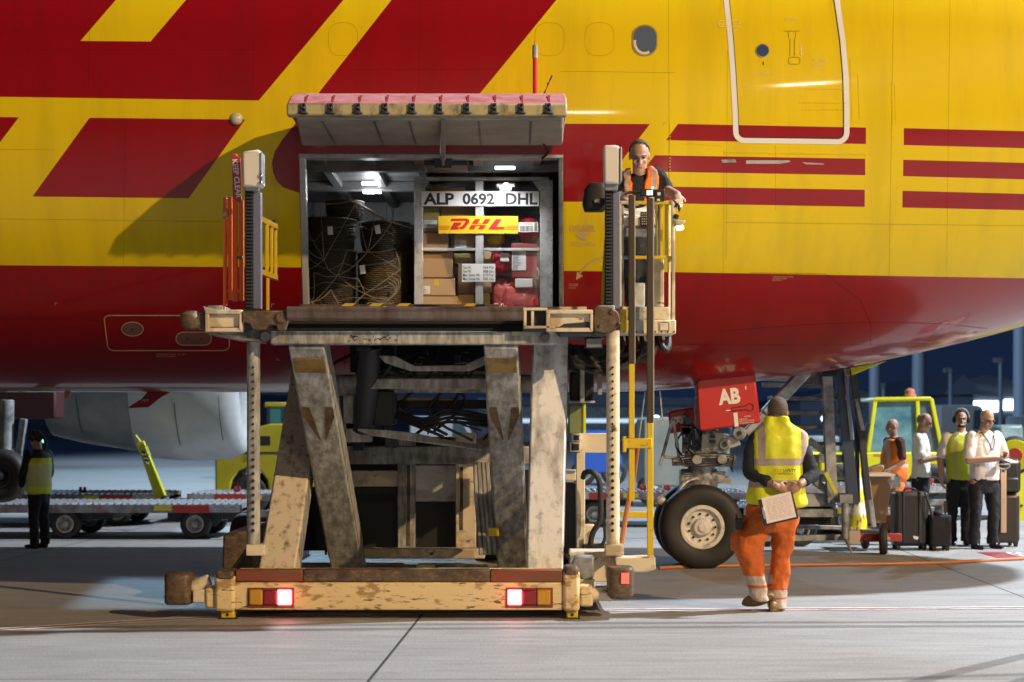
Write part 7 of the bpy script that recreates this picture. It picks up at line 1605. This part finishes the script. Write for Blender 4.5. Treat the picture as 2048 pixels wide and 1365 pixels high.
q = MB(); q.pb(2002, 996, 2013, 1066, 22.86, .03); q.build('pull_strap', mat('beige_strap_low', (.58, .41, .31), .6), s3, bevel=.003)
q = MB(); q.tube(bez([P(1995, 929, 22.62), P(1998, 936, 22.62), P(2008, 939, 22.62), P(2017, 935, 22.62), P(2019, 929, 22.62)], 14), .014, 8); q.tube([P(1995, 929, 22.62), P(2019, 929, 22.62)], .012, 8); q.build('handle_grip', M['greysteel'], s3, smooth=True)
q = MB(); a_, c_ = P(1996, 918, 22.95), P(2044, 989, 22.95); q.box((a_.x, 22.95, c_.z+.005), (c_.x, 23.2, a_.z)); bp_ = q.build('backpack', M['bagblack'], None, ((a_.x+c_.x)/2, 23.07, c_.z), bevel=.07, seg=4); tag(bp_, 'black backpack resting on top of the dark brown trolley suitcase', 'backpack')
q = MB(); q.box((a_.x+.05, 22.90, c_.z+.03), (c_.x-.05, 22.96, c_.z+.22)); q.build('front_pocket', M['bagblack'], bp_, bevel=.025)
q = MB(); q.tube(bez([(a_.x+.10, 23.0, a_.z-.02), (a_.x+.15, 23.0, a_.z+.03), (a_.x+.2, 23.0, a_.z-.02)], 10), .012, 6); q.build('carry_loop', M['black'], bp_, smooth=True)

# ---- the long orange hose on the apron
hp = [G(1318, 1140), G(1380, 1137), G(1480, 1135), G(1640, 1133), G(1760, 1131.5), G(1880, 1129), G(1980, 1124), G(2060, 1120), G(2200, 1112)]
q = MB(); q.tube([v+Vector((0, 0, .019)) for v in bez(hp, 64)], .019, 10); tag(q.build('air_hose', M['hose'], None, hp[0], smooth=True), 'long orange hose lying across the apron past the nose wheel', 'hose')

# ---- far apron: masts, terminal shed, parked vehicles
MST = mat('mast_blue_grey', (.30, .36, .46), .5)
for i, (px, top, Y, w_, lab) in enumerate(((1750, 690, 95, .60, 'tall thick lamp mast directly left of the tow tractor beacon'), (1838, 680, 95, .72, 'tall thick mast rising behind the tow tractor beacon'), (2041, 600, 80, .62, 'tallest mast at the right edge of the picture'))):
    q = MB(); base = Vector((X_(px, Y), Y, 0)); q.cyl(base, (base.x, Y, P(px, top, Y).z), w_/2*1.1, w_/2, n=20); o = q.build('light_mast', MST, None, base, smooth=True, sharp=60); tag(o, lab, 'mast', 'masts on the far apron')
    q = MB(); q.box((base.x-.7, Y-.7, 0), (base.x+.7, Y+.7, .5)); q.build('mast_base', M['grey'], o, bevel=.05)
for px, top, Y, lab in ((1767, 768, 110, 'short slim lamp post just right of the left thick mast'), (1901, 738, 110, 'slim lamp post with small head above the pilots'), (2001, 718, 105, 'slim lamp post with small head near the right edge')):
    q = MB(); base = Vector((X_(px, Y), Y, 0)); q.cyl(base, (base.x, Y, P(px, top, Y).z), .16, .11, n=12); o = q.build('lamp_post', MST, None, base, smooth=True, sharp=60); tag(o, lab, 'lamp post', 'slim lamp posts on the far apron')
    q = MB(); z = P(px, top, Y).z; q.box((base.x-.45, Y-.2, z-.25), (base.x+.12, Y+.2, z+.05)); q.build('lamp_head', M['greysteel'], o, bevel=.04)
Yh = 150.0; hx = lambda px: X_(px, Yh); hz = lambda py: EYE-(py-HY)*Yh/F
WALLM = mat('shed_blue_grey', (.20, .26, .34), .6, var=.2, scale=.2); ROOFM = mat('shed_roof', (.16, .20, .27), .5)
def shed(x0, x1, Y, h, dep, peak, label, lit=(), group='sheds along the far side of the apron'):
    root = empty('cargo_shed', ((x0+x1)/2, Y+dep/2, 0), label, 'shed', group)
    q = MB(); q.box((x0, Y, 0), (x1, Y+dep, h)); q.build('wall', WALLM, root)
    xm = (x0+x1)/2; q = MB(); q.ext([Vector((x0-.6, Y-.8, h)), Vector((x1+.6, Y-.8, h)), Vector((xm, Y-.8, h+peak))], Vector((0, dep+1.6, 0))); q.build('roof', ROOFM, root)
    for a, c, z0, z1, e in lit:
        q = MB(); q.box((a, Y-.15, z0), (c, Y-.02, z1)); q.build('lit_window', e, root)
    for k in range(int((x1-x0)/9)):
        q = MB(); q.box((x0+2+9*k, Y-.10, 0), (x0+7.5+9*k, Y-.02, 4.2)); q.build('shutter_door', M['greysteel'], root)
    return root
GLOW = mat('lit_hall_windows', (1, 1, 1), .4, emit=(.92, .97, 1.0), estr=7.0); GLOW2 = mat('lit_hall_blue', (1, 1, 1), .4, emit=(.60, .80, 1.0), estr=1.0)
shed(hx(1872), hx(2060), Yh, hz(770), 30, hz(752)-hz(770), 'wide shed with a row of brightly lit windows behind the pilots', [(hx(1905), hx(2004), hz(823), hz(803), GLOW), (hx(2008), hx(2036), hz(820), hz(800), GLOW), (hx(1888), hx(1898), hz(822), hz(811), GLOW)])
shed(hx(1838), hx(1886), 140, P(0, 790, 140).z, 30, 1.6, 'narrow gabled shed standing left of the lit one')
shed(hx(1640), hx(1830), 160, P(0, 800, 160).z, 30, 1.2, 'long low unlit shed behind the boarding steps')
shed(hx(900), hx(1560), 170, P(0, 812, 170).z, 30, 1.4, 'very long dark shed beyond the nose wheel', [(hx(1020), hx(1500), P(0, 846, 170).z, P(0, 838, 170).z, GLOW2)])
shed(hx(-500), hx(820), 190, P(0, 806, 190).z, 30, 1.4, 'long dark shed far behind the jet engine')
def van(px0, px1, Y, h, m, label, truck=False, group='vehicles parked across the apron'):
    x0, x1 = X_(px0, Y), X_(px1, Y); root = empty('parked_van', ((x0+x1)/2, Y+.9, 0), label, 'van', group); L_ = x1-x0
    q = MB(); q.ext([Vector((x0+L_*a, Y, h*c)) for a, c in ((0, .22), (0, .95), (.03, 1), (.70, 1), (.78, .96), (.90, .62), (.99, .52), (1, .22))], Vector((0, 1.8, 0))); q.build('body', m, root, bevel=.05)
    q = MB(); q.ext([Vector((x0+L_*a, Y-.01, h*c)) for a, c in ((.60, .62), (.62, .92), (.73, .92), (.85, .62))], Vector((0, .03, 0))); q.build('window', M['glass'], root)
    for t in (.18, .82): wheel(root, Vector((x0+L_*t, Y+.1, .34)), .34, .2, (0, -1, 0), .2, mat('bluish_rim', (.45, .52, .58), .4, .4), M['tyre'], 'wheel', holes=0)  # rim metal has a bluish tone of its own
    return root
BLUEV = mat('blue_van_paint', (.03, .10, .45), .35); WHTV = mat('white_van_paint', (.60, .64, .70), .35)
van(1150, 1245, 46, 1.45, BLUEV, 'blue vehicle seen between the loader frame and its perforated column')
van(1285, 1420, 34, 1.75, mat('grey_green_truck', (.22, .26, .26), .5, var=.4), 'grey truck with dark tyres parked right behind the nose gear')
van(1880, 1990, 62, 2.3, WHTV, 'white van parked between the two white shirted pilots far back')
van(2040, 2150, 60, 1.9, WHTV, 'white van parked at the far right edge', )
van(560, 680, 50, 2.0, mat('pale_blue_unit', (.36, .45, .55), .4), 'pale vehicle visible between the left scissor arms')
van(820, 960, 60, 1.9, WHTV, 'white van visible through the gap below the raised platform')
# stacked pallets of freight beyond the right hand dollies
PAL = mat('wrapped_freight', (.28, .36, .36), .4, dirt=(.10, .13, .13), amt=.45, scale=2, soft=.3)
for px0, px1, y0, Y, lab in ((1385, 1460, 868, 48, 'grey wrapped freight pallet left of the worker'), (1600, 1680, 872, 46, 'wrapped freight pallet seen between the stair treads'), (2000, 2048, 850, 42, 'wrapped freight pallet above the hose reel')):
    a = P(px0, y0, Y); c = P(px1, y0, Y); q = MB(); q.box((a.x, Y, .15), (c.x, Y+1.4, a.z)); o = q.build('freight_pallet', PAL, None, ((a.x+c.x)/2, Y+.7, 0), bevel=.08, seg=3); tag(o, lab, 'pallet', 'wrapped freight pallets')
    q = MB(); q.box((a.x-.03, Y-.03, 0), (c.x+.03, Y+1.43, .15)); q.build('pallet_base', CARD3, o, bevel=.01)

for px, py, Y, c, lab in ((1690, 834, 120, (1, .9, .7), 'small warm lamp glowing behind the stair treads'), (1312, 838, 120, (.7, .85, 1), 'small bluish lamp glowing left of the nose gear door'), (1462, 846, 130, (.75, .9, 1), 'small white lamp glowing just right of the nose gear leg'), (1650, 838, 130, (.6, .8, 1), 'small blue lamp glowing through the stair frame'), (1862, 832, 120, (.9, .95, 1), 'small white lamp glowing between the pilots'), (905, 842, 120, (.6, .75, 1), 'small blue lamp glowing below the raised platform')):
    p = P(px, py, Y); q = MB(); q.cyl((p.x, Y, 0), (p.x, Y, p.z-.2), .07, n=8); o = q.build('small_lamp_post', MST, None, (p.x, Y, 0)); tag(o, lab, 'lamp post', 'low lamps glowing far away')
    q = MB(); q.ell(p, (.28, .28, .22)); q.build('lamp_globe', mat('lit_globe', (1, 1, 1), .4, emit=c, estr=9), o, smooth=True)
